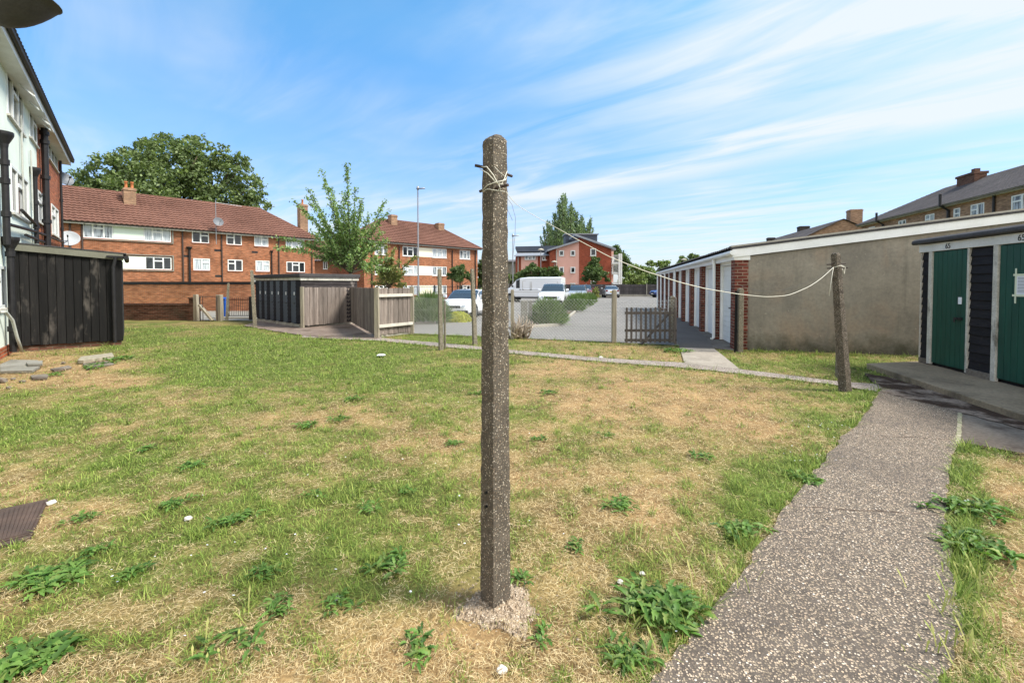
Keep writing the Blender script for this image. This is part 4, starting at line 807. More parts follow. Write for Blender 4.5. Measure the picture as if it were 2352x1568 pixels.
mb.prism([Fh.P(-hwid, 0, 0), Fh.P(hwid, 0, 0), Fh.P(hwid, 0, zl), Fh.P(0, 0, zp), Fh.P(-hwid, 0, zl)], dg * 26); mb.build('wall', M['brick_brown'], hs)
for s in (-1, 1):
    mb = MB(); us = (V((dg.y, -dg.x, 0)) * -s + ZUP * .5).normalized(); L = (hwid + .5) / abs(us.dot(Fh.d)); e0 = Fh.P(s * (hwid + .5), .3, zl - .25 + .04)
    tiles(mb, e0, dg, us, L, lambda q: 0, lambda q: 26.5, .3, .32, .02, .03); mb.build('roof', M['tile_grey'], hs)
def pixch(u0, u1, v0, v1, Y, mat='brick_brown'):
    c = at((u0 + u1) / 2, v1, Y); wd = (u1 - u0) * Y / FPX; chimney(hs, (c.x, c.y, 0), wd, wd * .8, zat(v1, Y) - 1.5, zat(v0, Y), M[mat], Fh.d)
pixch(1950, 1974, 482, 517, 57.5); pixch(1835, 1855, 520, 533, 69, 'tile_dark'); pixch(1763, 1778, 546, 556, 76, 'tile_dark')
# ------------------------------------------------------------------ row of garages
C0 = G(1685, 803); Fg = Fr(C0, dg, ng); Fe = Fr(C0, V((dg.y, -dg.x, 0)), -dg)
gar = thing('garage_row', 'long row of brick lock-up garages with white doors and a rendered end wall', 'garages', C0)
zg0 = 2.18; zg1 = Fe.pix(1689, 569.5)[1]; slope = (Fe.pix(2105, 514)[1] - zg1) / Fe.pix(2105, 514)[0]; DW = 6.6; NB = 9; SP = 2.05; LG = NB * SP + .34
PA = Fe.pix(1718, 700)[0]
for k in range(NB + 1):
    mb = MB(); mb.fbox(Fg, k * SP, k * SP + .34, -PA if k == 0 else -.42, 0, -.05, zg0); mb.build('brick_pier', M['brick_pier'], gar)
for k in range(NB):
    x0, x1 = k * SP + .34, (k + 1) * SP; jm = MB(); jm.fbox(Fg, x0, x0 + .07, -.28, -.13, .0, zg0); jm.fbox(Fg, x1 - .07, x1, -.28, -.13, .0, zg0); jm.fbox(Fg, x0 + .07, x1 - .07, -.28, -.13, zg0 - .08, zg0); jm.build('door_frame', M['bright_white'], gar)
    mb = MB(); n = 15; h = (zg0 - .1) / n
    for j in range(n): mb.fbox(Fg, x0 + .072, x1 - .072, -.25, -.195, .02 + j * h, .02 + (j + 1) * h - .012)
    mb.fbox(Fg, x0 + .072, x1 - .072, -.28, -.215, .02, zg0 - .085); dr = mb.build('garage_door', M['bright_white'], gar)
    hb_ = MB(); xm = (x0 + x1) / 2; hb_.bar(Fg.P(xm - .06, -.18, .95), Fg.P(xm + .06, -.18, .95), .025); hb_.build('handle', M['black_pipe'], dr)
mb = MB(); mb.fbox(Fg, 0, LG, -.34, .02, zg0, zg0 + .19); mb.build('fascia', M['bright_white'], gar)
mb = MB(); mb.tube([Fg.P(-.12, .08, zg0 + .17), Fg.P(LG, .08, zg0 + .13)], .06, 10); mb.build('gutter', M['bright_white'], gar)
zw = lambda a: zg1 - .24 + slope * a
mb = MB(); mb.face([Fe.P(PA, -.03, 0), Fe.P(DW, -.03, 0), Fe.P(DW, -.03, zw(DW)), Fe.P(PA, -.03, zw(PA))]); mb.face([Fe.P(DW, -.03, 0), Fe.P(DW, -LG, 0), Fe.P(DW, -LG, zw(DW)), Fe.P(DW, -.03, zw(DW))]); mb.face([Fe.P(0, -LG, 0), Fe.P(DW, -LG, 0), Fe.P(DW, -LG, zw(DW)), Fe.P(0, -LG, zw(0))]); mb.build('end_wall', M['stucco'], gar)
mb = MB(); mb.prism([Fe.P(-.06, .0, zg1 - .23), Fe.P(DW + .2, .0, zg1 - .23 + slope * DW), Fe.P(DW + .2, .0, zg1 - .035 + slope * DW), Fe.P(-.06, .0, zg1 - .035)], Fe.n * .035); mb.build('barge_board', M['bright_white'], gar)
mb = MB(); nx = int(LG / .075)
for k in range(nx):  # corrugated sheet roof
    y0, y1 = -k * LG / nx + .06, -(k + 1) * LG / nx + .06; h0, h1 = .028 * math.sin(k * 2.0), .028 * math.sin((k + 1) * 2.0)
    mb.face([Fe.P(-.14, y0, zg1 + h0), Fe.P(-.14, y1, zg1 + h1), Fe.P(DW + .3, y1, zg1 + slope * DW + h1), Fe.P(DW + .3, y0, zg1 + slope * DW + h0)])
mb.build('roof_sheets', M['felt'], gar)
mb = MB(); mb.prism([Fe.P(-.1, .06, zg1 - .035), Fe.P(DW + .3, .06, zg1 - .035 + slope * DW), Fe.P(DW + .3, .06, zg1 + .012 + slope * DW), Fe.P(-.1, .06, zg1 + .012)], Fe.n * -.10); mb.build('verge_trim', M['felt'], gar)
mb = MB(); mb.prism([Fe.P(-.1, .05, zg1 + .013), Fe.P(DW + .3, .05, zg1 + .013 + slope * DW), Fe.P(DW + .3, .05, zg1 + .05 + slope * DW), Fe.P(-.1, .05, zg1 + .05)], Fe.n * -.2); mb.build('verge_capping', M['concrete_pale'], gar)
for a in (SP - .10, SP * 5 - .1, SP * 7 - .1, SP * 8 - .1, SP * 9 - .1):
    mb = MB(); mb.tube([Fg.P(a, .08, zg0 + .12), Fg.P(a, .06, zg0 - .05), Fg.P(a, .05, .06), Fg.P(a - .05, .12, .03)], .042, 10); mb.build('downpipe', M['bright_white'], gar)
# ------------------------------------------------------------------ green-doored stores numbered 65
p5 = G(2109, 831, .1); F5 = Fr(V((p5.x, p5.y, 0)), -dg, V((-dg.y, dg.x, 0)))
st5 = thing('timber_store', 'row of numbered timber stores with dark green doors on a concrete platform', 'shed', (p5.x, p5.y, 0))
U = lambda u, v=700: F5.pix(u, v)[0]
zd0 = .16; zd1 = F5.pix(2150, 577)[1]; zf1 = F5.pix(2115, 567.5)[1] + .02; zf0 = zd1
x_a, x_b, x_c = U(2113), U(2132), U(2139.5); x_d, x_e = U(2218.5), U(2223); x_f, x_g = U(2280), U(2291); wd = x_d - x_c; L5 = x_g + wd + 3.2
def wboards(x0, x1, b=-.02):
    mb = MB(); n = 14; h = (zd1 - .2) / n
    for j in range(n):
        z = .2 + j * h; mb.prism([F5.P(x0, b - .03, z), F5.P(x0, b, z), F5.P(x0, b - .022, z + h), F5.P(x0, b - .03, z + h)], F5.d * (x1 - x0))
    return mb.build('weatherboarding', M['black_weather'], st5)
wboards(x_a, x_b); wboards(x_e, x_f); wboards(x_g + wd + .05, L5)
mb = MB(); mb.fbox(F5, 0, x_a, -.03, .0, .12, zd1); mb.fbox(F5, x_b, x_c, -.04, .012, .12, zd1); mb.fbox(F5, x_d, x_e, -.04, .0, .12, zd1); mb.fbox(F5, x_f, x_g, -.04, .012, .1, zd1); mb.fbox(F5, x_g + wd, x_g + wd + .05, -.04, .01, .1, zd1); mb.build('frame_post', M['worn_white'], st5, bevel=.004)
mb = MB(); mb.fbox(F5, -.03, L5, -.05, .015, zd1 + .001, zd1 + .145); mb.build('name_board', M['white_paint'], st5, bevel=.004)
def gdoor(x0, x1):
    mb = MB(); n = 7; w_ = (x1 - x0 - .02) / n
    for j in range(n): mb.fbox(F5, x0 + .01 + j * w_ + .003, x0 + .01 + (j + 1) * w_ - .003, -.045, -.012, zd0, zd1 - .012)
    mb.fbox(F5, x0 + .01, x1 - .01, -.06, -.02, zd0, zd1 - .012); o = mb.build('door', M['green_door'], st5)
    lb = MB(); lb.fbox(F5, x1 - .25, x1 - .08, -.01, .015, .99, 1.03); lb.tube([F5.P(x1 - .17, .01, 1.01), F5.P(x1 - .17, .05, 1.0), F5.P(x1 - .17, .05, .95)], .012, 6); lb.build('bolt', M['black_iron'], o); return o
gdoor(x_c, x_d); gdoor(x_g, x_g + wd)
mb = MB(); mb.fbox(F5, .02, L5 - .02, -1.5, -.07, .1, zd1 + .1); mb.build('carcass', M['black_weather'], st5)
for xa_, xb_ in ((x_e, x_f), (x_a, x_b), (x_g + wd + .05, L5)): mb = MB(); mb.fbox(F5, xa_, xb_, -.04, .004, .1, .198); mb.build('plinth', M['slab'], st5)
mb = MB(); zt5 = zd1 + .15; mb.prism([F5.P(-.12, .07, zt5), F5.P(-.12, -1.65, zt5 + .12), F5.P(-.12, -1.65, zt5 + .19), F5.P(-.12, .03, zt5 + .11), F5.P(-.12, .09, zt5 + .075), F5.P(-.12, .10, zt5 + .02)], F5.d * (L5 + .3)); mb.build('felt_roof', M['felt'], st5, bevel=.015)
def text(parent, s, fr, a, b, c, size, mat, name='number', flip=1):
    cu = bpy.data.curves.new(name, 'FONT'); cu.body = s; cu.size = size; cu.extrude = .002; cu.align_x = 'CENTER'
    o = bpy.data.objects.new('text_tmp', cu); COL.objects.link(o); bpy.context.view_layer.update(); me = bpy.data.meshes.new_from_object(o.evaluated_get(bpy.context.evaluated_depsgraph_get())); bpy.data.objects.remove(o)
    p = fr.P(a, b, c) - OFF[parent.name]; X, Z, Yn = fr.d * flip, ZUP, fr.n
    mtx = Matrix(((X.x, Z.x, Yn.x, p.x), (X.y, Z.y, Yn.y, p.y), (X.z, Z.z, Yn.z, p.z), (0, 0, 0, 1))); me.transform(mtx)
    me.materials.clear(); me.materials.append(M[mat]); q = bpy.data.objects.new(name, me); COL.objects.link(q); q.parent = parent; OFF[q.name] = OFF[parent.name]; return q
text(st5, '65', F5, U(2180, 565), .019, zd1 + .028, .125, 'number'); text(st5, '65', F5, U(2350, 548), .019, zd1 + .028, .125, 'number')
xa, za = F5.pix(2200, 682); mb = MB(); mb.fbox(F5, xa, xa + .075, -.010, -.004, za - .12, za - .002); tag(mb.build('paper_label', M['paper']), 'small blank white label stuck on the first green door', 'label')
nx0, nz1 = F5.pix(2332, 629); nt_ = thing('paper_notice', 'white printed notice taped to the second green door with cream tape', 'notice', F5.P(nx0, 0, nz1 - .35)); nz0 = nz1 - .33
mb = MB(); mb.fbox(F5, nx0, nx0 + .25, -.011, -.007, nz0, nz1); mb.build('sheet', M['paper'], nt_)
mb = MB(); mb.fbox(F5, nx0 - .01, nx0 + .018, -.0065, -.004, nz0 - .10, nz1 + .08); mb.fbox(F5, nx0 - .035, nx0 + .28, -.0038, -.002, nz1 - .03, nz1); mb.fbox(F5, nx0 - .045, nx0 + .28, -.0038, -.002, nz0, nz0 + .03); mb.build('tape', M['tape'], nt_)
mb = MB()
for j in range(11): mb.fbox(F5, nx0 + .035, nx0 + .035 + random.uniform(.12, .2), -.0068, -.006, nz1 - .06 - j * .021, nz1 - .054 - j * .021)
mb.build('printed_lines', M['slate_blue'], nt_)
kf = [G(1990, 834, .1), G(2106, 829, .1), F5.P(-.25, -2.0, .1), F5.P(L5, -2.0, .1)]; q1 = G(2352, 952, .1); q2 = q1 + (q1 - G(1990, 834, .1)) * .8
mb = MB(); mb.prism([V((p.x, p.y, -.02)) for p in (G(1990, 834, .1), q2, F5.P(L5 + 1, -2, .1), F5.P(-.3, -2.0, .1), G(2106, 829, .1))], ZUP * .12); M['platform'] = surf('worn_platform_concrete', '#a09078', '#82745f', 1.3, .9, .4, 60, .004, fine=.25, fscale=28, stain=(1.5, '#4b4239', .52, .74))
tag(mb.build('concrete_platform', M['platform'], bevel=.012), 'raised concrete platform with a dark kerb edge under the numbered stores', 'platform')
# ------------------------------------------------------------------ middle sheds, timber fences, bin enclosure
pm = G(692, 752); pl = G(588, 737); FM = Fr(pm, pl - pm, V(((pl - pm).y, -(pl - pm).x, 0)) * 1)
if FM.n.y > 0: FM.n = -FM.n
LM = (pl - pm).length; FN = Fr(pm, -FM.n, -FM.d)
ms = thing('timber_store', 'low black timber store with six narrow slate grey doors behind the wooden fence', 'shed', pm)
zM = zat(643, pm.y) ; zT = zat(628, pm.y); LNs = FN.pix(820, 650)[0]
bdrs = [(75, 96), (118, 141), (165, 196), (215, 249), (275, 313), (341, 383)]
UM = lambda x: FM.pix(574.2 + .2747 * x, 690)[0]
mb = MB(); mb.fbox(FM, .02, LM, -LNs, -.06, .1, zM); mb.build('carcass', M['black_weather'], ms)
prev = 0.0; ed = sorted([sorted((UM(a), UM(b))) for a, b in bdrs])
for a, b in ed + [[LM, LM]]:
    mb = MB()
    for j in range(11): z = .16 + j * (zM - .16) / 11; h = (zM - .16) / 11; mb.prism([FM.P(prev, -.05, z), FM.P(prev, .012, z), FM.P(prev, -.012, z + h), FM.P(prev, -.05, z + h)], FM.d * (a - prev))
    prev = b; mb.build('weatherboarding', M['black_weather'], ms)
for a, b in ed:
    mb = MB(); mb.fbox(FM, a + .01, b - .01, -.05, -.005, .13, zM - .02); dr = mb.build('door', M['grey_door'], ms)
    mb = MB(); mb.fbox(FM, a + .1, a + .16, -.004, .006, 1.18, 1.30); mb.build('door_label', M['paper'], dr)
    mb = MB(); mb.fbox(FM, a + .08, a + .2, -.004, .02, .86, .89); mb.build('bolt', M['black_iron'], dr)
mb = MB()
for j in range(11): z = .1 + j * (zM - .1) / 11; h = (zM - .1) / 11; mb.prism([FN.P(0, -.02, z), FN.P(0, .02, z), FN.P(0, -.005, z + h + .01), FN.P(0, -.02, z + h + .01)], FN.d * LNs)
mb.build('side_weatherboarding', M['weather_grey'], ms)
mb = MB(); mb.fbox(FM, -.03, LM + .05, .0, .035, zM, zM + .09); mb.fbox(FN, -.03, LNs + .05, .022, .05, zM - .01, zM + .10); mb.build('fascia', M['worn_white'], ms)
mb = MB(); mb.fbox(FM, -.1, LM + .12, -LNs - .1, .09, zM + .101, zT); mb.build('felt_roof', M['felt'], ms, bevel=.02)
mb = MB(); mb.fbox(FM, 0, LM, -LNs, -.01, -.05, .1)
for k in range(7): a = .05 + k * (LM - .2) / 6; mb.fbox(FM, a, a + .12, -.1, .04, 0, .12)
mb.build('base', M['concrete_pale'], ms)
def board_fence(name, label, segs, posts, hz, mat='fence_wood', back=False, group=None):
    p0 = segs[0][0]; t = thing(name, label, 'fence', p0, group)
    for a, b in segs:
        f = Fr(a, b - a, V(((b - a).y, -(b - a).x, 0))); 
        if f.n.y > 0: f.n = -f.n
        L = (b - a).length; n = int(L / .088); mb = MB(); sgn = -1 if back else 1
        for k in range(n):
            o = .012 * (k % 2); h = hz + random.uniform(-.012, .012); mb.fbox(f, k * L / n - .008, (k + 1) * L / n + .006, sgn * .02 + o * .9, sgn * .02 + .012 + o, .06 + random.uniform(0, .03), h)
        mb.build('boards', M[mat], t)
        mb = MB()
        for z in (.22, hz * .52 if not back else .22, hz - .22): mb.fbox(f, .03, L - .03, (-.045 if not back else .04), (.01 if not back else .095), z + (.002 if back else 0), z + .075)
        if back: mb = MB(); [mb.fbox(f, .03, L - .03, .004, .07, z, z + .085) for z in (.30, hz - .26)]
        mb.build('rails', M['rail_sunlit' if back else mat], t)
    for p, w, h in posts:
        mb = MB(); q = V(p); mb.box(q - V((w / 2, w / 2, .05)), V((w, 0, 0)), V((0, w, 0)), V((0, 0, h + .05))); mb.build('post', M['post_wood'], t, bevel=.008)
    return t
pA, pI, pB, pC = G(695, 753), G(808, 743), G(866, 776), G(947, 766)
hF = zat(662, pB.y)
board_fence('timber_fence', 'grey close boarded fence turning a corner round the stained yard', [(pA, pI), (pI, pB)], [(pA, .11, hF + .02), (pI, .09, hF - .03)], hF)
board_fence('timber_fence', 'short fence panel with two pale rails between two square posts', [(pB, pC)], [(pB, .13, hF + .03), (pC, .11, zat(658, pC.y))], hF, back=True)
mb = MB(); mb.box(pB + V((.0, .05, 0)), pC - pB + V((0, 0, 0)), V((.03, .1, 0)), V((0, 0, .10))); tag(mb.build('gravel_board', M['concrete_pale'], bevel=.01), 'pale concrete strip under the short fence panel', 'edging')
# ------------------------------------------------------------------ chain link fence, gate and its posts
pf0, pf1 = G(950, 768), G(1549, 789); cl = thing('chain_link_fence', 'sagging galvanised chain link fence between lawn and car park', 'fence', pf0)
FC = Fr(pf0, pf1 - pf0, V((0, -1, 0))); FC.n = V((FC.d.y, -FC.d.x, 0)); LC = (pf1 - pf0).length; hC = zat(689, pf1.y)
mb = MB(); pitch = .095; r = .0029; k = -int(hC / pitch) - 1
def cut(a0, c0, a1, c1):
    if a0 > a1: a0, c0, a1, c1 = a1, c1, a0, c0
    if a1 < 0 or a0 > LC: return None
    s = (c1 - c0) / (a1 - a0)
    if a0 < 0: c0 += s * -a0; a0 = 0
    if a1 > LC: c1 += s * (LC - a1); a1 = LC
    return (a0, c0, a1, c1) if a1 - a0 > .01 else None
sag = lambda a: -.035 * math.sin(math.pi * ((a / 2.6) % 1.0))
while k * pitch < LC + hC:
    for s in (1, -1):
        q = cut(k * pitch, .03, k * pitch + s * hC * .95, hC)
        if q:
            ps = [FC.P(q[0] + (q[2] - q[0]) * t, .004 * s, (q[1] + (q[3] - q[1]) * t) + sag(q[0] + (q[2] - q[0]) * t) * ((q[1] + (q[3] - q[1]) * t) / hC)) for t in (0, .5, 1)]
            mb.tube(ps, r, 3, False)
    k += 1
mb.build('mesh', M['wire_mesh'], cl); mb = MB()
for z in (.35, hC * .68, hC): mb.tube([FC.P(LC * t / 24, -.01, z + sag(LC * t / 24) * z / hC) for t in range(25)], .0025, 3, False)
mb.build('line_wire', M['wire_mesh'], cl)
p_, pos, z_ = None, None, None
post('fence_post', 1410, 786, 665, 10, 'post_wood', 'rounded weathered concrete post splitting the chain link fence, left of the picket gate', 'post', topround=True)
post('fence_post', 1177, 778, 665, 8, 'post_wood', 'square post of the chain link fence just right of the big concrete post', 'post')
post('gate_post', 1543, 786, 680, 12, 'concrete_post', 'squat rounded concrete gate post behind the picket gate', 'post', topround=True)
post('gate_post', 1551, 790, 683, 5, 'fence_wood', 'thin dark timber post at the hinge side of the picket gate', 'post')
post('gate_post', 1699, 809, 662, 11, 'concrete_post', 'round topped concrete gate post in front of the brick pier', 'post', topround=True)
post('gate_post', 1689, 809, 668, 5, 'black_board', 'dark timber slat fixed beside the round topped concrete gate post', 'post')
post('concrete_post', 1204, 752, 690, 17, 'concrete', 'broad grey concrete post behind the dead stump', 'post'); post('concrete_post', 1218, 747, 690, 9, 'concrete', 'narrow grey concrete post beside the lavender behind the chain link', 'post')
# picket gate standing open along the fence
g0, g1 = G(1433, 791), G(1550, 791); pg = thing('picket_gate', 'weathered picket gate swung open in front of the chain link fence', 'gate', g0); FG = Fr(g0 - V((0, .12, 0)), g1 - g0, V((0, -1, 0))); LGt = (g1 - g0).length; hG = zat(706, g0.y)
mb = MB(); npk = 11
for k in range(npk):
    a = .03 + (LGt - .1) * k / (npk - 1); w_ = (.052, .052, .03, .055, .055, .05, .05, .06, .045, .055, .05)[k]; h = hG + random.uniform(-.015, .02); pts = [(-w_ / 2, .07), (w_ / 2, .07), (w_ / 2, h - w_ / 2)] + [(w_ / 2 * math.cos(math.pi * t / 6), h - w_ / 2 + w_ / 2 * math.sin(math.pi * t / 6)) for t in range(1, 6)] + [(-w_ / 2, h - w_ / 2)]
    mb.prism([FG.P(a + x, .02, z) for x, z in pts], FG.n * .018)
mb.build('pickets', M['picket_wood'], pg); mb = MB()
for z in (.10, hG * .36, hG - .17): mb.fbox(FG, -.01, LGt, -.018, .0195, z, z + .065)
mb.build('rails', M['picket_wood'], pg); mb = MB(); mb.bar(FG.P(LGt * .33, -.035, .02), FG.P(LGt * .86, -.035, hG - .15), .03, .09, up=FG.n); mb.build('brace', M['picket_wood'], pg)
# ------------------------------------------------------------------ concrete washing line posts
def ring_post(name, base, top, s0, s1, rot, mat, label, rods=(), rnd=.5, group=None, seed=1, rough=.0012, rodr=.008, rodl=.06):
    r_ = random.Random(seed); t = thing(name, label, 'post', base, group); base, top = V(base), V(top); H = (top - base).length; ax = (top - base).normalized(); x = V((math.cos(rot), math.sin(rot), 0)); y = V((-math.sin(rot), math.cos(rot), 0))
    nr = 70; nk = 24; mb = MB(); hs = [-.12 + (H + .12) * (i / nr) for i in range(nr - 8)]; h0 = hs[-1]
    cap = s1 * .5; hs = [-.12 + (H - cap + .12) * i / (nr - 9) for i in range(nr - 8)] + [H - cap + cap * math.sin(k * math.pi / 16) for k in range(1, 9)]
    for i, h in enumerate(hs):
        f = min(max(h / H, 0), 1); s = s0 + (s1 - s0) * f; sx = sy = s / 2; 
        if h > H - cap: c = math.sqrt(max(0, 1 - ((h - H + cap) / cap) ** 2)); sx *= max(c, .04); sy *= max(.55 + .45 * c, .04)
        for k in range(nk):
            a = 2 * math.pi * k / nk; ca, sa = math.cos(a), math.sin(a); q = 22.0; rr = (abs(ca) ** q + abs(sa) ** q) ** (-1 / q); j = r_.gauss(0, rough)
            mb.v.append(base + ax * h + x * (ca * rr * sx + j) + y * (sa * rr * sy + r_.gauss(0, rough)))
    m = len(hs)
    for i in range(m - 1):
        for k in range(nk): a = i * nk + k; b = i * nk + (k + 1) % nk; mb.f.append((a, b, b + nk, a + nk))
    mb.f.append(tuple((m - 1) * nk + k for k in range(nk))); mb.build('shaft', M[mat], t)
    for h, dirr, l0, l1, dz in rods:
        p = base + ax * h; d = V((math.cos(dirr), math.sin(dirr), dz)).normalized(); mb = MB(); mb.tube([p - d * l0, p + d * l1], rodr, 8); mb.build('rod', M['rust'], t)
    return t
YP = 1.6 / .7565; pc = V(((1137 - 1176) / FPX * 2.16, 2.16, 0)); zP = zat(312, 2.16); sP = .113
bigpost = ring_post('washing_line_post', pc, pc + V((0, 0, zP)), sP, .087, math.radians(40), 'post_agg', 'tall concrete washing line post of exposed pebbles standing nearest on the lawn', seed=3, rough=.0016)
def bp(u, v, dy=0.0): return at(u, v, 2.16 + dy)
def rodon(p, q, r=.0075):
    mb = MB(); mb.tube([p, p.lerp(q, .5) + V((0, 0, .002)), q], r, 8); mb.build('rod', M['rust'], bigpost)
rodon(bp(1091, 380, -.03), bp(1120, 388, -.01)); rodon(bp(1150, 397, .02), bp(1176, 405, .06)); rodon(bp(1102, 440, .05), bp(1125, 432, .02)); rodon(bp(1138, 433, -.05), bp(1167, 425, -.10))
mb = MB()
for u, v in ((1118, 1130), (1118, 1162)): p = bp(u, v, -.037); mb.lathe(p, [(0, 0), (.007, 0), (.007, .012), (.0, .012)], 10, V((-.64, -.77, 0)))
mb.build('bolt_hole', M['car_dark'], bigpost)
# wires wound round the rods
mb = MB(); F_ = -.068
mb.tube([bp(1105, 384, -.02), bp(1118, 383, F_), bp(1133, 402, F_ - .02), bp(1145, 425, F_), bp(1150, 436, -.07)], .0026, 5)
mb.tube([bp(1102, 388, -.03), bp(1120, 398, F_), bp(1140, 420, F_ - .01), bp(1156, 424, -.06)], .0024, 5)
mb.tube([bp(1108, 437, -.01), bp(1120, 425, F_), bp(1140, 418, F_ - .02), bp(1160, 414, -.05), bp(1165, 405, .02)], .0024, 5)
mb.tube([bp(1106, 442, -.01), bp(1120, 434, F_), bp(1137, 437, F_ - .02), bp(1160, 440, -.05)], .0016, 5)
mb.tube([bp(1165, 392, 0), bp(1158, 412, -.05), bp(1148, 430, -.07), bp(1143, 440, -.07), bp(1150, 436, -.08), bp(1146, 424, -.08)], .002, 5)
mb.tube([bp(1136, 383, -.07), bp(1150, 398, -.06), bp(1164, 408, -.01)], .0014, 5)
tag(mb.build('wire_winding', M['rope'], smooth=True), 'pale wire wound round the rods near the top of the nearest post', 'wire')
mb = MB(); mb.tube([bp(1150, 440, -.07), bp(1160, 470, -.05), bp(1170, 490, -.04), bp(1177, 506, -.03)], .0012, 4)
mb.tube([bp(1163, 452, -.04), bp(1176, 470, -.02), bp(1184, 500, -.02), bp(1183, 540, -.02), bp(1178, 590, -.02), bp(1172, 640, -.03), bp(1166, 670, -.04)], .0011, 4)
tag(mb.build('loose_wire', M['thin_wire'], smooth=True), 'thin loose wire ends dangling down beside the nearest post', 'wire')
# far right leaning post and the line between the two
r0 = G(1941, 896); rt = at(1919, 580, r0.y - .1); rearpost = ring_post('washing_line_post', r0, rt, .122, .088, math.radians(20), 'post_agg', 'leaning concrete washing line post at the corner of the path near the green doors', seed=5, rough=.002, rods=[((rt - r0).length - .17, .1, .15, .15, .05), ((rt - r0).length - .23, -.3, .12, .14, .02)], rodr=.008)
s0_ = G(1929, 874); post('concrete_post', 1927, 868, 722, 12, 'concrete_post', 'short concrete stub close behind the leaning washing line post', 'post')
rp = rt + (r0 - rt) * .105
def rope_pts(u, v, Y): return at(u, v, Y)
mb = MB(); Ya = 2.16; Yb = rp.y
cp_ = [(1162, 440), (1180, 467), (1240, 503), (1280, 524), (1322, 548), (1400, 590), (1480, 622), (1560, 648), (1620, 663), (1700, 676), (1760, 682), (1810, 679), (1860, 658), (1890, 637), (1914, 614)]
uu = [(1162 + (1914 - 1162) * i / 60) for i in range(61)]
us_, vs_ = [c[0] for c in cp_], [c[1] for c in cp_]; pts = []
for u in uu:
    f = (u - 1176) / FPX; k = None  # the line hangs in the vertical plane through both tie points
    pa, pb = bp(1162, 440, -.02), rp; dx, dy = pb.x - pa.x, pb.y - pa.y; t = (f * pa.y - pa.x) / (dx - f * dy); Yt = pa.y + dy * t; pts.append(at(u, float(np.interp(u, us_, vs_)), Yt))
q = len(pts); sm = [pts[0]] + [(pts[i - 1] + pts[i] * 2 + pts[i + 1]) / 4 for i in range(1, q - 1)] + [pts[-1]]
mb.tube(sm, [.0014 + .0020 * min(1, max(0, (i - 8) / 25)) for i in range(q)], 6); tag(mb.build('washing_line', M['rope'], smooth=True), 'white plastic washing line sagging between the nearest post and the leaning post', 'washing line')
mb = MB(); mb.tube([rp + V((.02, -.06, .03)), rp + V((.09, -.05, -.0)), rp + V((.07, -.06, -.1)), rp + V((.03, -.07, -.02))], .005, 6); mb.tube([rp + V((-.09, -.06, .0)), rp + V((-.14, -.08, -.25)), rp + V((-.16, -.08, -.42))], .004, 5)
mb.tube([rp + V((-.07, -.05, 0)), rp + V((0, -.075, .02)), rp + V((.07, -.05, 0))], .006, 6); tag(mb.build('rope_knot', M['rope'], smooth=True), 'knotted line ends hanging at the head of the leaning post', 'rope')
mb = MB(); c0_ = rp + V((0, .02, -.02)); c1_ = G(1690, 809) + V((0, 0, zat(652, G(1690, 809).y))); mb.tube([c0_.lerp(c1_, t / 12) - ZUP * .25 * math.sin(math.pi * t / 12) for t in range(13)], .0018, 4); tag(mb.build('washing_line', M['thin_wire'], smooth=True), 'thin grey line drooping in front of the rendered garage wall', 'washing line')
for u, vb, vt, w, ln, lab in ((1013, 803, 617, 9, -3, 'slim washing line post left of the nearest post, by the narrow path'), (1091, 792, 617, 9, -6, 'slim leaning washing line post close left of the nearest post'), (586, 751, 620, 8, -6, 'slim washing line post at the left end of the grey doored sheds'), (521, 735, 650, 6, 5, 'slim slanting washing line post in front of the iron railing gate')):
    p = G(u, vb); Y = p.y; w_ = w * Y / FPX
    L = (zat(vt, Y)); rods = [(L - .22, .1, w_ * .9, w_ * .9, .05)]
    ring_post('washing_line_post', p, p + V((ln * Y / FPX, 0, L)), w_ * 1.05, w_ * .8, math.radians(30), 'concrete_post', lab, rods, seed=u, rodr=.007)
post('concrete_post', 1022, 800, 690, 5, 'concrete_post', 'short thin stub tight behind the slim post by the narrow path', 'post')
# crumbled footing of the nearest post
bm = bmesh.new(); bmesh.ops.create_grid(bm, x_segments=60, y_segments=60, size=.23)
for v_ in bm.verts:
    aa = math.atan2(v_.co.y, v_.co.x); d = math.hypot(v_.co.x, v_.co.y * 1.1) * (1.25 + .22 * math.sin(aa * 3 + 1) + .13 * math.sin(aa * 7) + random.uniform(-.1, .1)); v_.co.z = max(0, .024 - .11 * d) + random.uniform(-.006, .02) * max(0, 1 - d / .25) - (.03 if d > .23 else 0); 
    if d > .19: v_.co.z -= .012
me = bpy.data.meshes.new('post_footing'); bm.to_mesh(me); bm.free(); me.materials.append(M['rubble']); o = bpy.data.objects.new('post_footing', me); COL.objects.link(o); o.location = pc + V((.03, -.02, -.004)); OFF[o.name] = o.location.copy(); tag(o, 'crumbled pale concrete footing round the nearest post', 'footing')
mb = MB()
for k in range(260):
    a, d = random.uniform(0, 6.28), abs(random.gauss(0, .16)); p = pc + V((math.cos(a) * d, math.sin(a) * d, max(.003, .022 - .11 * d))); s = random.uniform(.003, .010)
    if d < .08: continue
    bmx = [V((random.uniform(-1, 1), random.uniform(-1, 1), random.uniform(-.5, .8))) * s for _ in range(6)]; i = len(mb.v); mb.v += [p + V((s, 0, 0)), p + V((0, s, 0)), p + V((-s, 0, 0)), p + V((0, -s, 0)), p + V((0, 0, s * .8)), p - V((0, 0, s * .6))]
    mb.f += [(i, i + 1, i + 4), (i + 1, i + 2, i + 4), (i + 2, i + 3, i + 4), (i + 3, i, i + 4)]
tag(mb.build('gravel', M['rubble']), 'pale gravel crumbs scattered round the foot of the nearest post', 'gravel', kind='stuff')
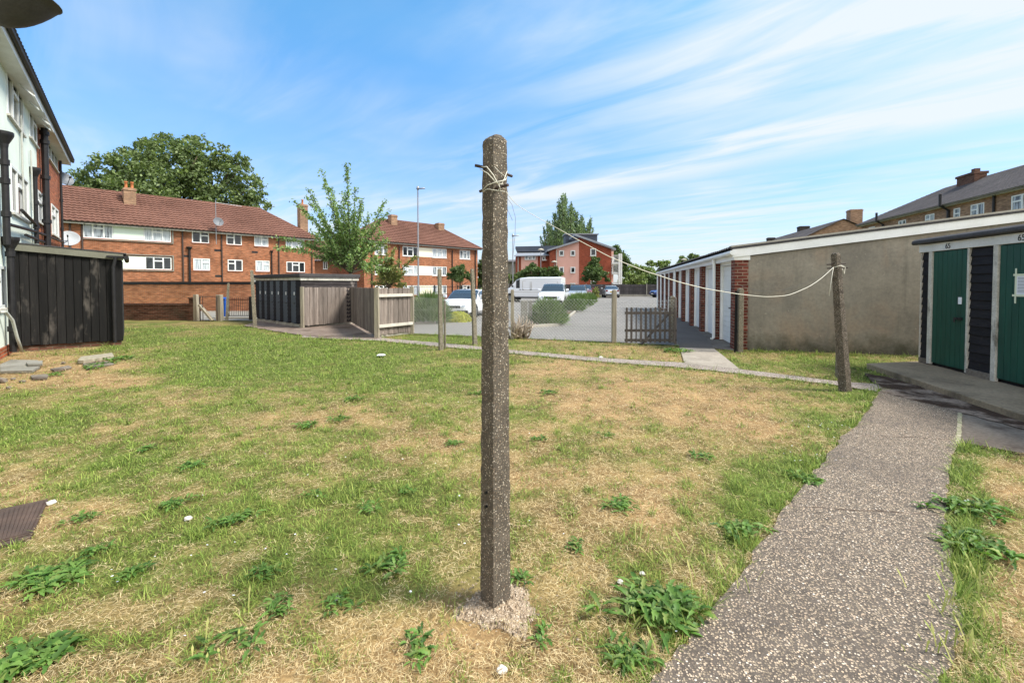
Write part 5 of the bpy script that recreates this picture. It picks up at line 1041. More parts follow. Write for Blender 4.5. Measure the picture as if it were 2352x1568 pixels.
# inspection cover
mc = [G(112, 1147), G(70, 1236), G(-25, 1262), G(-5, 1172)]; mcv = thing('inspection_cover', 'rusty ribbed cast iron inspection cover set in the dry grass', 'manhole cover', sum(mc, V()) / 4)
mb = MB(); mb.prism([p - ZUP * .02 for p in mc], ZUP * .030); mb.build('frame', M['iron'], mcv, bevel=.006); ctr = sum(mc, V()) / 4
mb = MB(); ii = [ctr + (p - ctr) * .88 + ZUP * .0115 for p in mc]; mb.prism(ii, ZUP * .003)
for k in range(9):
    f = (k + .5) / 9; p = ii[3].lerp(ii[0], f); q = ii[2].lerp(ii[1], f); mb.bar(p + ZUP * .004 + (q - p) * .04, q + ZUP * .004 - (q - p) * .04, .016, .006)
mb.build('lid', M['iron'], mcv)
# ------------------------------------------------------------------ street lamps
def lamp(u, vt, Y, r, label, head='arm', group='street lamps round the car park'):
    x = (u - 1176) / FPX * Y; h = zat(vt, Y); t = thing('street_lamp', label, 'street lamp', (x, Y, 0), group); mb = MB(); mb.tube([V((x, Y, 0)), V((x, Y, 1.4)), V((x, Y, 1.42)), V((x, Y, h))], [r * 1.7, r * 1.7, r, r * .7], 10); mb.build('column', M['galv'], t)
    mb = MB(); z = h
    if head == 'arm':
        mb.box(V((x - .12, Y - .12, z - .02)), V((.75, -.1, .02)), V((.03, .22, 0)), V((0, 0, .07))); mb.lathe(V((x, Y, z)), [(0, .25), (.10, .22), (.12, .0), (.08, -.1)], 10)
    else: mb.lathe(V((x, Y, z)), [(0, .22), (.3, .12), (.42, .02), (.40, -.04), (.1, -.06)], 16)
    mb.build('lamp_head', M['galv' if head == 'arm' else 'concrete_pale'], t, smooth=True)
lamp(961, 434, 39, .075, 'tallest grey street lamp, left of the nearest post'); lamp(1178, 542, 48, .06, 'slim street lamp right of the nearest post above the van nose', 'arm'); lamp(1242, 574, 58, .06, 'street lamp with a round white head above the middle of the van', 'disc'); lamp(1273, 602, 58, .05, 'short street lamp before the pink wall', 'disc'); lamp(1570, 597, 62, .06, 'street lamp with white round head rising over the garage roof', 'disc')
# ------------------------------------------------------------------ fence at the end of the car park
Yf = 56.0; xs_ = [(u - 1176) / FPX * Yf for u in (1130, 1168, 1200, 1240, 1284, 1311, 1346, 1406, 1485, 1542)]; hf = zat(652, Yf)
bf = thing('boundary_fence', 'long dark boundary fence with concrete posts at the far end of the car park', 'fence', (xs_[4], Yf, 0))
for a, b in zip(xs_[:-1], xs_[1:]):
    mb = MB(); n = max(3, int((b - a) / .28))
    for k in range(n): mb.box(V((a + (b - a) * k / n, Yf + .02 * (k % 2), .25)), V(((b - a) / n + .01, 0, 0)), V((0, .02, 0)), V((0, 0, hf - .3)))
    mb.build('panel', M['dark_fence'], bf); mb = MB(); mb.box(V((a, Yf - .02, 0)), V((b - a, 0, 0)), V((0, .05, 0)), V((0, 0, .24))); mb.build('gravel_board', M['concrete'], bf); mb = MB()
    for z in (.7, 1.25): mb.box(V((a, Yf - .04, z)), V((b - a, 0, 0)), V((0, .035, 0)), V((0, 0, .07)))
    mb.build('rail', M['dark_fence'], bf)
for x in xs_: mb = MB(); mb.box(V((x - .06, Yf - .1, 0)), V((.12, 0, 0)), V((0, .12, 0)), V((0, 0, hf + .05))); mb.build('post', M['concrete'], bf)
# ------------------------------------------------------------------ vehicles
def vehicle(name, label, cat, center, heading, L, Wd, H, body, kind='hatch', group='vehicles in the car park', plate='plate_white', grille='bar'):
    """heading: unit 2D vector of the nose"""
    hx = V((heading[0], heading[1], 0)).normalized(); hy = V((-hx.y, hx.x, 0)); C_ = V(center); t = thing(name, label, cat, C_, group); T = lambda x, y, z: C_ + hx * x + hy * y + ZUP * z
    if kind == 'van': st = [(-.5, .98, .98, .93), (-.485, 1, 1, .96), (-.2, 1, 1, .97), (.05, 1, 1, .965), (.17, 1, .965, .94), (.24, 1, .90, .9), (.31, .99, .70, .86), (.36, .98, .585, .84), (.42, .95, .50, .82), (.47, .88, .44, .78), (.5, .78, .36, .72)]; belt = .54
    elif kind == 'suv': st = [(-.5, .90, .62, .84), (-.485, .95, .78, .8), (-.44, .98, .93, .74), (-.30, 1, .985, .74), (-.05, 1, 1, .75), (.07, 1, .985, .74), (.13, 1, .90, .76), (.22, 1, .665, .86), (.32, .99, .635, .86), (.42, .96, .60, .82), (.475, .90, .54, .78), (.5, .82, .42, .74)]; belt = .62
    elif kind == 'sedan': st = [(-.5, .86, .55, .8), (-.48, .93, .66, .82), (-.40, .98, .685, .82), (-.33, .99, .70, .80), (-.2, 1, .94, .72), (-.05, 1, 1, .73), (.06, 1, .975, .72), (.12, 1, .87, .76), (.2, 1, .68, .84), (.32, .99, .63, .84), (.43, .95, .57, .8), (.48, .88, .50, .76), (.5, .80, .40, .72)]; belt = .64
    else: st = [(-.5, .86, .58, .82), (-.485, .93, .68, .80), (-.43, .98, .90, .74), (-.30, 1, .975, .73), (-.05, 1, 1, .74), (.04, 1, .975, .73), (.11, 1, .86, .77), (.2, 1, .665, .85), (.32, .99, .62, .85), (.43, .95, .565, .8), (.48, .88, .49, .76), (.5, .80, .40, .72)]; belt = .63
    secs = []
    for f, wf, tf, rf in st:
        x = f * L; w = Wd / 2 * wf; zt = H * tf; zb = min(H * belt, zt - .012); cr = .02 * H; g0 = .17 * H if abs(f) < .49 else .22 * H
        secs.append([(w * .80, g0 - .02), (w * .95, g0 + .05 * H), (w, H * .36 if H * .36 < zb else zb * .8), (w * .985, zb * .96), (w * .94, zb), (Wd / 2 * rf * wf + .015, zt - cr * 1.6 if zt - cr * 1.6 > zb else zb + .004), (Wd / 2 * rf * wf * .93, zt - cr * .4), (Wd / 2 * rf * wf * .5, zt), (0, zt + .006)])
    gl, bd = MB(), MB()
    n = len(secs[0]); pt = [[[T(st[i][0] * L, s * y, z) for y, z in secs[i]] for i in range(len(st))] for s in (1, -1)]
    fr_s = [i for i in range(len(st) - 1) if st[i][2] - st[i + 1][2] > .055 and st[i][0] > 0]; bk = [i for i in range(len(st) - 1) if st[i + 1][2] - st[i][2] > .10 and st[i][0] < 0]
    gh = [i for i in range(len(st) - 1) if st[i][2] > belt + .17 and st[i + 1][2] > belt + .17]
    for si in (0, 1):
        P = pt[si]
        for i in range(len(st) - 1):
            for k in range(n - 1):
                q = [P[i][k], P[i + 1][k], P[i + 1][k + 1], P[i][k + 1]]
                side = k == 4 and (i in gh or i in fr_s[:1] or i in bk) and not (kind == 'van' and st[i][0] < .1)
                wind = k in (5, 6, 7) and (i in fr_s and st[i + 1][2] > belt - .02 and st[i][2] > belt + .05 or (i in bk and kind != 'van' and st[i][2] > belt - .06))
                if side or wind:
                    c = sum(q, V()) / 4; nn_ = (q[1] - q[0]).cross(q[3] - q[0]); nn_ = nn_.normalized() if nn_.length > 1e-9 else ZUP.copy(); nn_ = -nn_ if nn_.dot(c - T(st[i][0] * L * .8, 0, H * .4)) < 0 else nn_; gl.face([c + (p - c) * (.90 if side else 1.0) + nn_ * .014 for p in q])
                bd.face(q)
        for i in (0, len(st) - 1): bd.face(P[i] + [T(st[i][0] * L, 0, secs[i][0][1])])
    b = bd.build('body', M[body], t, recalc=True); bmx = bmesh.new(); bmx.from_mesh(b.data); bmesh.ops.remove_doubles(bmx, verts=bmx.verts, dist=.001); bmesh.ops.recalc_face_normals(bmx, faces=bmx.faces[:]); bmx.to_mesh(b.data); bmx.free()
    b.data.polygons.foreach_set('use_smooth', [True] * len(b.data.polygons)); md = b.modifiers.new('es', 'EDGE_SPLIT'); md.split_angle = .6
    gl.build('windows', M['car_glass'], t)
    R = .31 if H < 1.55 else .36; R = R * (1.0 if kind != 'van' else 1.0)
    for fx in (.315, -.30) if kind != 'van' else (.33, -.27):
        for s in (1, -1):
            c = T(fx * L, s * (Wd / 2 - .12), R); mb = MB(); mb.lathe(c - hy * s * .1, [(0, 0), (R * .9, 0), (R, .04), (R, .19), (R * .93, .225), (R * .66, .23), (R * .62, .2), (0, .2)], 22, hy * s); w_ = mb.build('wheel', M['tyre'], t, smooth=False)
            mb = MB()
            for k in range(10): a = k * math.pi / 5; dr = hx * math.cos(a) + ZUP * math.sin(a); mb.bar(c + hy * s * .115 + dr * R * .1, c + hy * s * .125 + dr * R * .62, .05, .02, up=hy * s)
            mb.lathe(c + hy * s * .10, [(R * .56, 0), (R * .66, .03), (R * .62, .035)], 20, hy * s); mb.lathe(c + hy * s * .11, [(0, .03), (R * .16, .02), (R * .16, 0)], 10, hy * s); mb.build('rim', M['alloy'], w_)
            mb = MB(); mb.lathe(T(fx * L, s * (Wd / 2 + .004), R + .01), [(0, 0), (R * 1.12, 0), (R * 1.16, .006), (R * 1.1, .006)], 22, hy * s); mb.build('wheel_arch', M['car_dark'], t)
    zl = H * (.43 if kind != 'van' else .38); xf = L * .488
    for s in (1, -1):
        mb = MB(); mb.prism([T(xf - .12, s * Wd * .455, zl - .02), T(xf + .03, s * Wd * .27, zl - .05), T(xf + .0, s * Wd * .28, zl + .06), T(xf - .20, s * Wd * .455, zl + .10)], hx * .07); mb.build('headlight', M['lamp_glass'], t)
        mb = MB(); zr = H * .52; mb.box(T(-L * .505, s * Wd * .36 - .12, zr), hx * .05, hy * .24, ZUP * .16); mb.build('tail_light', M['tail'], t)
        mb = MB(); xm = L * (.16 if kind != 'van' else .30); zm = H * (belt + .06); mb.box(T(xm, s * (Wd / 2 - .02) - (.0 if s > 0 else .20), zm), hx * -.12, hy * .20, ZUP * .15); mb.build('wing_mirror', M[body if kind != 'van' else 'car_dark'], t, bevel=.03)
    mb = MB(); mb.box(T(L * .492, -Wd * .24, H * .375), hx * .055, hy * Wd * .48, ZUP * H * .085); gr = mb.build('grille', M['car_dark'], t); mb = MB(); mb.box(T(L * .487, -Wd * .36, H * .20), hx * .062, hy * Wd * .8, ZUP * H * .10); mb.build('lower_grille', M['car_dark'], t)
    if grille == 'rings':
        mb = MB()
        for k in range(4):
            c = T(L * .492 + .062, (k - 1.5) * .085, H * .42); mb.tube([c + hy * .055 * math.cos(a) + ZUP * .055 * math.sin(a) for a in [2 * math.pi * j / 16 for j in range(17)]], .008, 5, False)
        mb.build('badge', M['chrome'], gr)
    mb = MB(); mb.box(T(L * .50 + .022, -.26, H * .27), hx * .01, hy * .52, ZUP * .11); mb.build('number_plate', M[plate], t); mb = MB(); mb.box(T(-L * .5 - .03, -.26, H * .45), hx * .02, hy * .52, ZUP * .11); mb.build('number_plate', M['plate_yellow'], t)
    mb = MB(); mb.box(T(-L * .505, -Wd * .42, H * .2), hx * .04, hy * Wd * .84, ZUP * H * .09); mb.build('rear_bumper_trim', M['car_dark'], t)
    if kind == 'suv':
        mb = MB()
        for s in (1, -1): mb.tube([T(-L * .38, s * Wd * .34, H * .97), T(-L * .34, s * Wd * .345, H * 1.01), T(L * .04, s * Wd * .345, H * 1.015), T(L * .08, s * Wd * .34, H * .985)], .02, 6)
        mb.build('roof_rail', M['chrome'], t)
    if kind == 'van':
        mb = MB()
        for s in (1, -1):
            for x0, x1, z0, z1 in ((-.44, -.02, .5, .84), (-.0, .125, .5, .84)):
                for (xa, za), (xb, zb) in (((x0, z0), (x1, z0)), ((x1, z0), (x1, z1)), ((x1, z1), (x0, z1)), ((x0, z1), (x0, z0))): mb.bar(T(xa * L, s * (Wd / 2 + .001 - (.0 if za < .6 else .032 * (za - .5) / .34 * 1.5)), za * H), T(xb * L, s * (Wd / 2 + .001 - (.0 if zb < .6 else .032 * (zb - .5) / .34 * 1.5)), zb * H), .022)
            mb.bar(T(-.46 * L, s * (Wd / 2 + .004), .40 * H), T(.34 * L, s * (Wd / 2 + .004), .40 * H), .02, .03)
        mb.build('panel_groove', M['concrete_pale'], t); mb = MB()
        for s in (1, -1):
            for x in (.10, .15, -.03): mb.bar(T(x * L, s * (Wd / 2 + .012), .50 * H), T(x * L + .17, s * (Wd / 2 + .012), .50 * H), .03, .045)
            mb.box(T(-.24 * L, s * (Wd / 2) - .02, .16 * H), hx * L * .5, hy * .04, ZUP * .10)
        mb.build('side_trim', M['car_dark'], t)
    return t
dgh = (dg.x, dg.y)
def nose_at(u, v, Y, L, hd):
    d = V((hd[0], hd[1], 0)).normalized(); return V(((u - 1176) / FPX * Y, Y, 0)) - d * L / 2
hd = (-.25, -.97); vehicle('parked_car', 'white hatchback with four ring badge parked behind the yellow shrub', 'car', nose_at(1037, 733, 19.9, 4.2, hd), hd, 4.2, 1.77, 1.33, 'car_white', 'hatch', grille='rings')
hd = (-.21, -.98); vehicle('parked_car', 'white sport utility car with roof rails parked in front of the van', 'car', nose_at(1264, 712, 29.5, 4.6, hd), hd, 4.6, 1.86, 1.62, 'car_white', 'suv')
hd = (-.20, -.98); vehicle('parked_car', 'silver estate car between the white sport utility car and the far hedge', 'car', nose_at(1325, 700, 40, 4.5, hd), hd, 4.5, 1.75, 1.48, 'car_silver', 'suv')
hd = (-.20, -.98); vehicle('parked_car', 'dark red car mostly hidden behind the silver estate car', 'car', nose_at(1341, 700, 46, 4.2, hd), hd, 4.2, 1.75, 1.52, 'car_red', 'hatch')
hd = (.12, .99); vehicle('parked_car', 'silver saloon seen from behind with a yellow plate by the boundary fence', 'car', (((1402 - 1176) / FPX * 52), 52, 0), hd, 4.4, 1.74, 1.42, 'car_silver', 'sedan')
hd = (-.98, -.2); vehicle('parked_car', 'bright blue car nosing out from behind the far end of the garages', 'car', ((1494 - 1176) / FPX * 52 + 2.1, 52, 0), hd, 4.1, 1.72, 1.42, 'car_blue', 'hatch')
hd = (-.95, .31); rc = V(((1296 - 1176) / FPX * 37.5, 38.2, 0)); vehicle('parked_van', 'long white panel van parked sideways behind the white sport utility car', 'van', rc + V((hd[0], hd[1], 0)) * 2.75, hd, 5.5, 1.98, 2.2, 'car_white', 'van')
# ------------------------------------------------------------------ vegetation
def unit(n, up=0.0):
    d = rng.normal(size=(n, 3)); d[:, 2] += up; return d / np.linalg.norm(d, axis=1)[:, None]
def leafcloud(name, C, size, mat, parent=None, aspect=.5, axis=None, upn=.4, loc=None):
    n = len(C); size = np.broadcast_to(size, (n,)) * rng.uniform(.7, 1.3, n)
    a = unit(n, -.15) if axis is None else axis; nn = unit(n, upn); b = np.cross(nn, a); b /= np.linalg.norm(b, axis=1)[:, None] + 1e-9
    nn = np.cross(a, b); L = size[:, None]; w = L * aspect
    co = np.stack([C - a * L * .5, C + b * w * .5 - nn * L * .06, C + a * L * .5, C - b * w * .5 - nn * L * .06], 1).reshape(-1, 3)
    f = np.arange(n * 4).reshape(n, 4); return npmesh(name, co, f, mat, parent, loc)
def trunkpath(p, q, r0, r1, n=8, wob=.08, mbx=None):
    p, q = V(p), V(q); L = (q - p).length; pts = [p.lerp(q, i / n) + V((random.gauss(0, 1), random.gauss(0, 1), 0)) * wob * L * .12 * math.sin(math.pi * i / n) for i in range(n + 1)]
    mbx.tube(pts, [r0 + (r1 - r0) * i / n for i in range(n + 1)], 8); return pts
def clump_tree(name, label, Y, blobs, n, leaf, mat, base_u, trunk_r=.2, sub=.30, depth=1.0, cat='tree', group=None, bark='bark', base_z=0, upn=.4, aspect=.55, hollow=.55):
    """blobs: (u, v, r) of crown masses as they stand in the photo at distance Y"""
    bx = (base_u - 1176) / FPX * Y; t = thing(name, label, cat, (bx, Y, base_z), group); k = Y / FPX; cs = []
    for u, v, r in blobs: c = at(u, v, Y); R = r * k; cs.append((c.x, Y + random.uniform(-1, 1) * R * .5 * depth, c.z, R))
    tot = sum(c[3] ** 2 for c in cs); C = []
    for x, y, z, R in cs:
        m = min(90, max(16, int(44 * R / (leaf * 6)))); nn = int(n * R * R / tot / m) + 1
        for _ in range(m):
            d = unit(1)[0]; rr = R * rng.uniform(hollow, .95); c = np.array([x, y, z]) + d * rr * np.array([1, depth, 1]); s = R * sub * rng.uniform(.6, 1.2)
            q = rng.normal(0, s * .62, (nn, 3)); q[:, 2] *= .7; C.append(c + q)
    C = np.concatenate(C); leafcloud('crown', C, leaf, M[mat], t, aspect, upn=upn)
    mb = MB(); top = V((sum(c[0] for c in cs) / len(cs), Y, sum(c[2] for c in cs) / len(cs))); b = V((bx, Y, base_z - .1)); mid = b.lerp(top, .55); trunkpath(b, mid, trunk_r, trunk_r * .7, 8, .3, mb)
    for x, y, z, R in cs: trunkpath(mid - ZUP * random.uniform(0, .2) * (mid.z - base_z), V((x, y, z)), trunk_r * .45, trunk_r * .08, 7, .5, mb)
    mb.build('trunk', M[bark], t, smooth=True); return t
random.seed(5)
clump_tree('broadleaf_tree', 'huge spreading dark green tree rising behind the long red tiled roof', 62, [(200, 420, 40), (235, 395, 45), (290, 375, 45), (330, 350, 36), (370, 345, 38), (420, 345, 38), (465, 365, 44), (400, 390, 70), (300, 430, 60), (240, 450, 50), (480, 420, 64), (360, 440, 80), (540, 400, 40), (570, 440, 42), (590, 470, 30), (530, 470, 60), (440, 470, 80), (180, 450, 34), (505, 360, 30), (280, 470, 70), (545, 372, 24)], 36000, .46, 'leaf_oak', 390, .8, .23, .8, hollow=.7)
def spire_tree(name, label, Y, spires, n, leaf, mat, base_u):
    k = Y / FPX; t = thing(name, label, 'tree', ((base_u - 1176) * k, Y, 0)); C = []; A = []; mb = MB(); tot = sum((b - a) * w for u, a, b, w in spires)
    for u, a, b, w in spires:
        m = int(n * (b - a) * w / tot); h = rng.random(m) ** .8; y0 = Y + random.uniform(-3, 3); lean = (u - base_u) * .25; lob = (.35 + .85 * np.abs(np.sin(h * (b - a) / 6.5 + u * 1.7))) * rng.uniform(.7, 1.35, m)
        cu = u + lean * (1 - h) - lean; r = w * (.30 + .75 * h ** .7) * lob; ang = rng.uniform(0, 6.283, m); rr = r * np.sqrt(rng.random(m)); z = CAMH - (a + (b - a) * h - VH) * k
        C.append(np.c_[(cu + np.cos(ang) * rr - 1176) * k, y0 + np.sin(ang) * rr * k, z + rng.normal(0, .3, m)]); A.append(np.c_[np.cos(ang) * .5, np.sin(ang) * .5, np.full(m, .8)] + rng.normal(0, .35, (m, 3)))
        mb.tube([V(((base_u - 1176) * k, Y, 2)), V(((u - lean * .4 - 1176) * k, y0, CAMH - (b - VH) * k)), V(((u - 1176) * k, y0, CAMH - (a + 8 - VH) * k))], [.5, .25, .04], 6)
    C = np.concatenate(C); A = np.concatenate(A); A /= np.linalg.norm(A, axis=1)[:, None]; mb.tube([V(((base_u - 1176) * k, Y, -.1)), V(((base_u - 1176) * k, Y, 8))], [.8, .6], 8); mb.build('trunk', M['bark'], t); leafcloud('crown', C, leaf, M[mat], t, .45, A)
spire_tree('conifer_tree', 'tall grey green pointed tree behind the pink and rust brick flats', 110, [(1290, 452, 560, 12), (1299, 450, 560, 10), (1281, 468, 565, 12), (1308, 472, 560, 12), (1316, 478, 560, 13), (1272, 492, 565, 12), (1264, 508, 570, 11), (1324, 488, 560, 12), (1334, 498, 560, 11), (1343, 510, 560, 11), (1352, 506, 560, 9), (1358, 502, 565, 8), (1254, 512, 570, 9), (1247, 528, 572, 9), (1366, 522, 568, 8), (1301, 500, 560, 22), (1280, 520, 570, 22), (1330, 520, 565, 22), (1242, 542, 575, 7)], 14000, .55, 'leaf_poplar', 1303)
clump_tree('small_tree', 'compact dark green tree standing in front of the rust brick wall of the pink flats', 57, [(1360, 612, 16), (1372, 600, 12), (1352, 625, 14), (1378, 625, 14), (1365, 632, 20), (1345, 640, 9), (1388, 632, 9), (1395, 642, 8), (1363, 598, 9)], 9000, .24, 'leaf_dark', 1366, .1, .3, 1, hollow=.2)
clump_tree('small_tree', 'low dark green bushy tree above the van roof before the pink flats', 58, [(1200, 630, 14), (1215, 618, 14), (1232, 622, 15), (1250, 628, 16), (1270, 622, 15), (1282, 630, 12), (1210, 642, 16), (1240, 645, 18), (1270, 645, 16), (1225, 610, 9)], 12000, .28, 'leaf_dark', 1240, .12, .3, 1, hollow=.2)
clump_tree('small_tree', 'small round headed tree in front of the far red brick flats', 44, [(1052, 622, 16), (1035, 632, 11), (1070, 630, 12), (1050, 638, 14), (1082, 640, 9), (1062, 612, 9)], 6000, .2, 'leaf_dark', 1054, .1, .3, 1, hollow=.2)
clump_tree('broadleaf_tree', 'dark tree behind the white balconies of the pink flats', 84, [(1412, 580, 18), (1425, 590, 18), (1434, 605, 16), (1420, 610, 22), (1440, 625, 16)], 8000, .42, 'leaf_dark', 1420, .3, .3, hollow=.2)
for i, (bl, lab, m) in enumerate(((
    [(1455, 640, 20), (1480, 622, 20), (1500, 640, 24), (1470, 655, 24), (1440, 655, 20), (1490, 660, 20), (1460, 618, 14)], 'broad mid green tree right of the white balconies', 'leaf_bg'), ([(1520, 610, 16), (1535, 625, 18), (1510, 635, 22), (1545, 645, 20), (1525, 655, 22), (1495, 605, 9)], 'mid green tree left of the far garage end', 'leaf_bg'), ([(1570, 596, 11), (1590, 590, 12), (1605, 598, 13), (1585, 608, 18), (1560, 615, 14), (1612, 612, 12), (1575, 630, 26), (1600, 630, 20)], 'tall tree showing over the garage roof', 'leaf_oak'), ([(1475, 675, 12), (1495, 668, 15), (1510, 660, 20), (1500, 645, 16)], 'dark bushy tree overhanging the end of the boundary fence', 'leaf_dark'), ([(1115, 625, 18), (1108, 610, 13), (1122, 645, 20), (1105, 650, 14)], 'dark tree at the right end of the far red brick flats', 'leaf_dark'), ([(1160, 640, 14), (1178, 645, 14), (1186, 636, 9), (1150, 655, 14)], 'dark leafy bush tree left of the pink flats', 'leaf_bg'))):
    clump_tree('broadleaf_tree', lab, (75, 78, 88, 58.5, 68, 66)[i], bl, 10000, (.42, .42, .46, .34, .34, .34)[i], m, sum(b[0] for b in bl) / len(bl), .2, .3, hollow=.2)
for i in range(6):
    u = 1415 + i * 40; bl = [(u + random.uniform(-8, 8), 640 + random.uniform(-6, 8), random.uniform(18, 26)) for _ in range(3)]
# leafy young tree with whippy branches behind the middle sheds
def whip_tree(name, label, base_u, Y, fork_v, tips, leaf, nleaf, mat, r0, twig=.5, start=.22, cat='tree'):
    bx = (base_u - 1176) / FPX * Y; t = thing(name, label, cat, (bx, Y, 0)); fork = V((bx, Y, zat(fork_v, Y))); mb = MB(); trunkpath((bx, Y, -.1), fork, r0, r0 * .8, 6, .15, mb); P = []; AX = []
    for u, v, w in tips:
        q = at(u, v, Y); q = V((q.x, Y + random.uniform(-1.3, 1.3), q.z)); c1 = fork.lerp(q, .4) + ZUP * ((q - fork).length * w); n = 14
        pts = [fork * (1 - s) ** 2 + c1 * 2 * s * (1 - s) + q * s * s for s in [i / n for i in range(n + 1)]]; L = (q - fork).length
        mb.tube(pts, [r0 * .42 * (1 - .93 * i / n) for i in range(n + 1)], 6)
        for _ in range(int(L * 5.0)):
            s = random.uniform(start, 1.0); i = min(n - 1, int(s * n)); p = pts[i].lerp(pts[i + 1], s * n - i); d = (pts[i + 1] - pts[i]).normalized(); e = (d * .9 + V([random.gauss(0, .75) for _ in range(3)]) + ZUP * .15).normalized(); l = twig * random.uniform(.35, 1.1) * (1.25 - s); k = max(3, int(nleaf * l / twig))
            mb.tube([p, p + e * l * .5, p + e * l + ZUP * -.03], [.009, .006, .003], 4, False)
            for j in range(k): f = random.uniform(.1, 1.05); P.append(p + e * l * f + V([random.gauss(0, .055) for _ in range(3)])); AX.append((e * .6 + V([random.gauss(0, .7) for _ in range(3)]) - ZUP * .35).normalized())
        for j in range(int(nleaf * 2.4 * L)): s = random.uniform(.35, 1.02); i = min(n - 1, int(s * n)); P.append(pts[i].lerp(pts[i + 1], s * n - i) + V([random.gauss(0, .06) for _ in range(3)])); AX.append(V([random.gauss(0, 1) for _ in range(3)]).normalized())
    mb.build('trunk', M['bark'], t, smooth=True); leafcloud('crown', np.array([tuple(p) for p in P]), leaf, M[mat], t, .48, np.array([tuple(a) for a in AX]), .5); return t
whip_tree('young_tree', 'young open tree with whippy upright branches behind the low black sheds', 806, 19.5, 628, [(755, 402, .05), (768, 440, .06), (822, 397, .03), (812, 430, .05), (786, 450, .05), (735, 450, .08), (700, 452, .12), (674, 462, .14), (720, 500, .12), (868, 452, .10), (896, 484, .14), (846, 470, .05), (860, 500, .12), (905, 555, .16), (645, 548, .22), (690, 560, .2), (668, 575, .2), (720, 590, .18), (740, 540, .1), (770, 500, .06), (800, 480, .04), (830, 500, .05), (820, 540, .04), (780, 560, .06), (850, 560, .1), (880, 590, .14), (845, 600, .1), (760, 600, .12), (790, 590, .05), (820, 590, .03), (870, 530, .12), (800, 530, .02), (750, 570, .1), (710, 530, .12), (890, 620, .16), (815, 465, .03), (780, 480, .06), (730, 555, .1)], .125, 26, 'leaf_cherry', .10)
whip_tree('young_tree', 'smaller olive brown tree right of the whippy young tree, before the far flats', 893, 24, 662, [(860, 590, .1), (875, 570, .06), (895, 560, .05), (915, 575, .06), (930, 600, .1), (940, 625, .14), (855, 625, .14), (848, 650, .16), (880, 610, .06), (905, 610, .04), (920, 640, .1), (870, 640, .1), (895, 590, .03), (938, 655, .16), (960, 592, .2), (890, 630, .04), (910, 590, .05), (925, 622, .06), (866, 606, .06)], .16, 20, 'leaf_olive', .07)
# shrubs
def spiky(name, label, uvb, w_px, h_px, n, mat='lavender', Ls=(.3, .55), wd=.016, group='lavender shrubs along the car park bed', flat=1.0):
    p = G(*uvb); Y = p.y; w = w_px * Y / FPX / 2; h = h_px * Y / FPX; t = thing(name, label, 'shrub', p, group); o = []
    a = rng.uniform(0, 6.283, n); rr = w * np.sqrt(rng.uniform(0, 1, n)); el = np.sqrt(np.clip(1 - (rr / w) ** 2, 0, 1)); base = np.c_[p.x + np.cos(a) * rr * .85, p.y + np.sin(a) * rr * .6 * flat, h * el * rng.uniform(.1, .8, n)]
    d = np.c_[np.cos(a) * (rr / w) * .9, np.sin(a) * (rr / w) * .7, .55 + .7 * el] + rng.normal(0, .25, (n, 3)); d /= np.linalg.norm(d, axis=1)[:, None]; L = rng.uniform(*Ls, n)[:, None] * (h * 1.05)
    leafcloud('foliage', base + d * L * .5, L[:, 0], M[mat], t, wd / .2, d, 0); return t
spiky('lavender_shrub', 'large grey green mound shrub left of the white hatchback', (985, 742), 80, 64, 3800, Ls=(.3, .5)); spiky('lavender_shrub', 'big dense lavender mound behind the chain link in front of the white sport utility car', (1258, 746), 72, 56, 4200, Ls=(.3, .5)); spiky('lavender_shrub', 'second lavender mound at the corner of the far bed', (1318, 716), 44, 34, 2600, Ls=(.3, .5)); spiky('lavender_shrub', 'long lavender hedge before the silver estate car', (1330, 704), 62, 30, 2800, Ls=(.3, .5)); spiky('lavender_shrub', 'farthest lavender mound at the tip of the bed', (1352, 696), 34, 24, 1800, Ls=(.3, .5)); spiky('lavender_shrub', 'thin lavender sprig at the bed corner beside the big mound', (1290, 738), 26, 22, 700, Ls=(.4, .7))
p = G(1052, 739); yt = thing('yellow_shrub', 'bright yellow variegated shrub in front of the white hatchback', 'shrub', p); n = 2600; C = unit(n); C[:, 2] = np.abs(C[:, 2]); C = C * (rng.uniform(.2, 1, n) ** .4)[:, None] * np.array([.62, .4, .46]) + np.array(p); leafcloud('foliage', C, .075, M['leaf_yellow'], yt, .6)
clump_tree('small_tree', 'thin scrubby sapling at the far tip of the car park bed', 50, [(1366, 668, 8), (1372, 678, 8), (1362, 684, 7)], 500, .2, 'leaf_olive', 1366, .05, .5)
mb = MB()
for a, b in (((1222, 752), (1283, 748)), ((1283, 748), (1322, 716)), ((1286, 717), (1320, 717)), ((1322, 716), (1350, 694)), ((955, 745), (1000, 743))): mb.bar(G(*a) + ZUP * .04, G(*b) + ZUP * .04, .1, .12)
tag(mb.build('kerb', M['concrete_pale'], bevel=.01), kind='structure')
sheet('bed_soil', [xy(p) for p in px((1215, 750), (1283, 748), (1322, 716), (1355, 692), (1335, 690), (1240, 720))], .02, M['earth'])
# dead stump tangle
p = G(1190, 777); sm_ = thing('dead_shrub', 'bleached gnarled dead stump tangled beside the chain link, right of the nearest post', 'stump', p); mb = MB(); random.seed(9)
for k in range(46):
    q = p + V((random.gauss(0, .13), random.gauss(0, .06), 0)); pts = [q]; d = V((random.gauss(0, .6), random.gauss(0, .3), 1)).normalized()
    for j in range(5): d = (d + V([random.gauss(0, .45) for _ in range(3)])).normalized(); d.z = abs(d.z) + .25; d.normalize(); pts.append(pts[-1] + d * random.uniform(.10, .19))
    r = random.uniform(.012, .035); mb.tube(pts, [r, r * 1.2, r * .9, r, r * .6, r * .25], 7)
mb.build('branches', M['twig'], sm_, smooth=True)
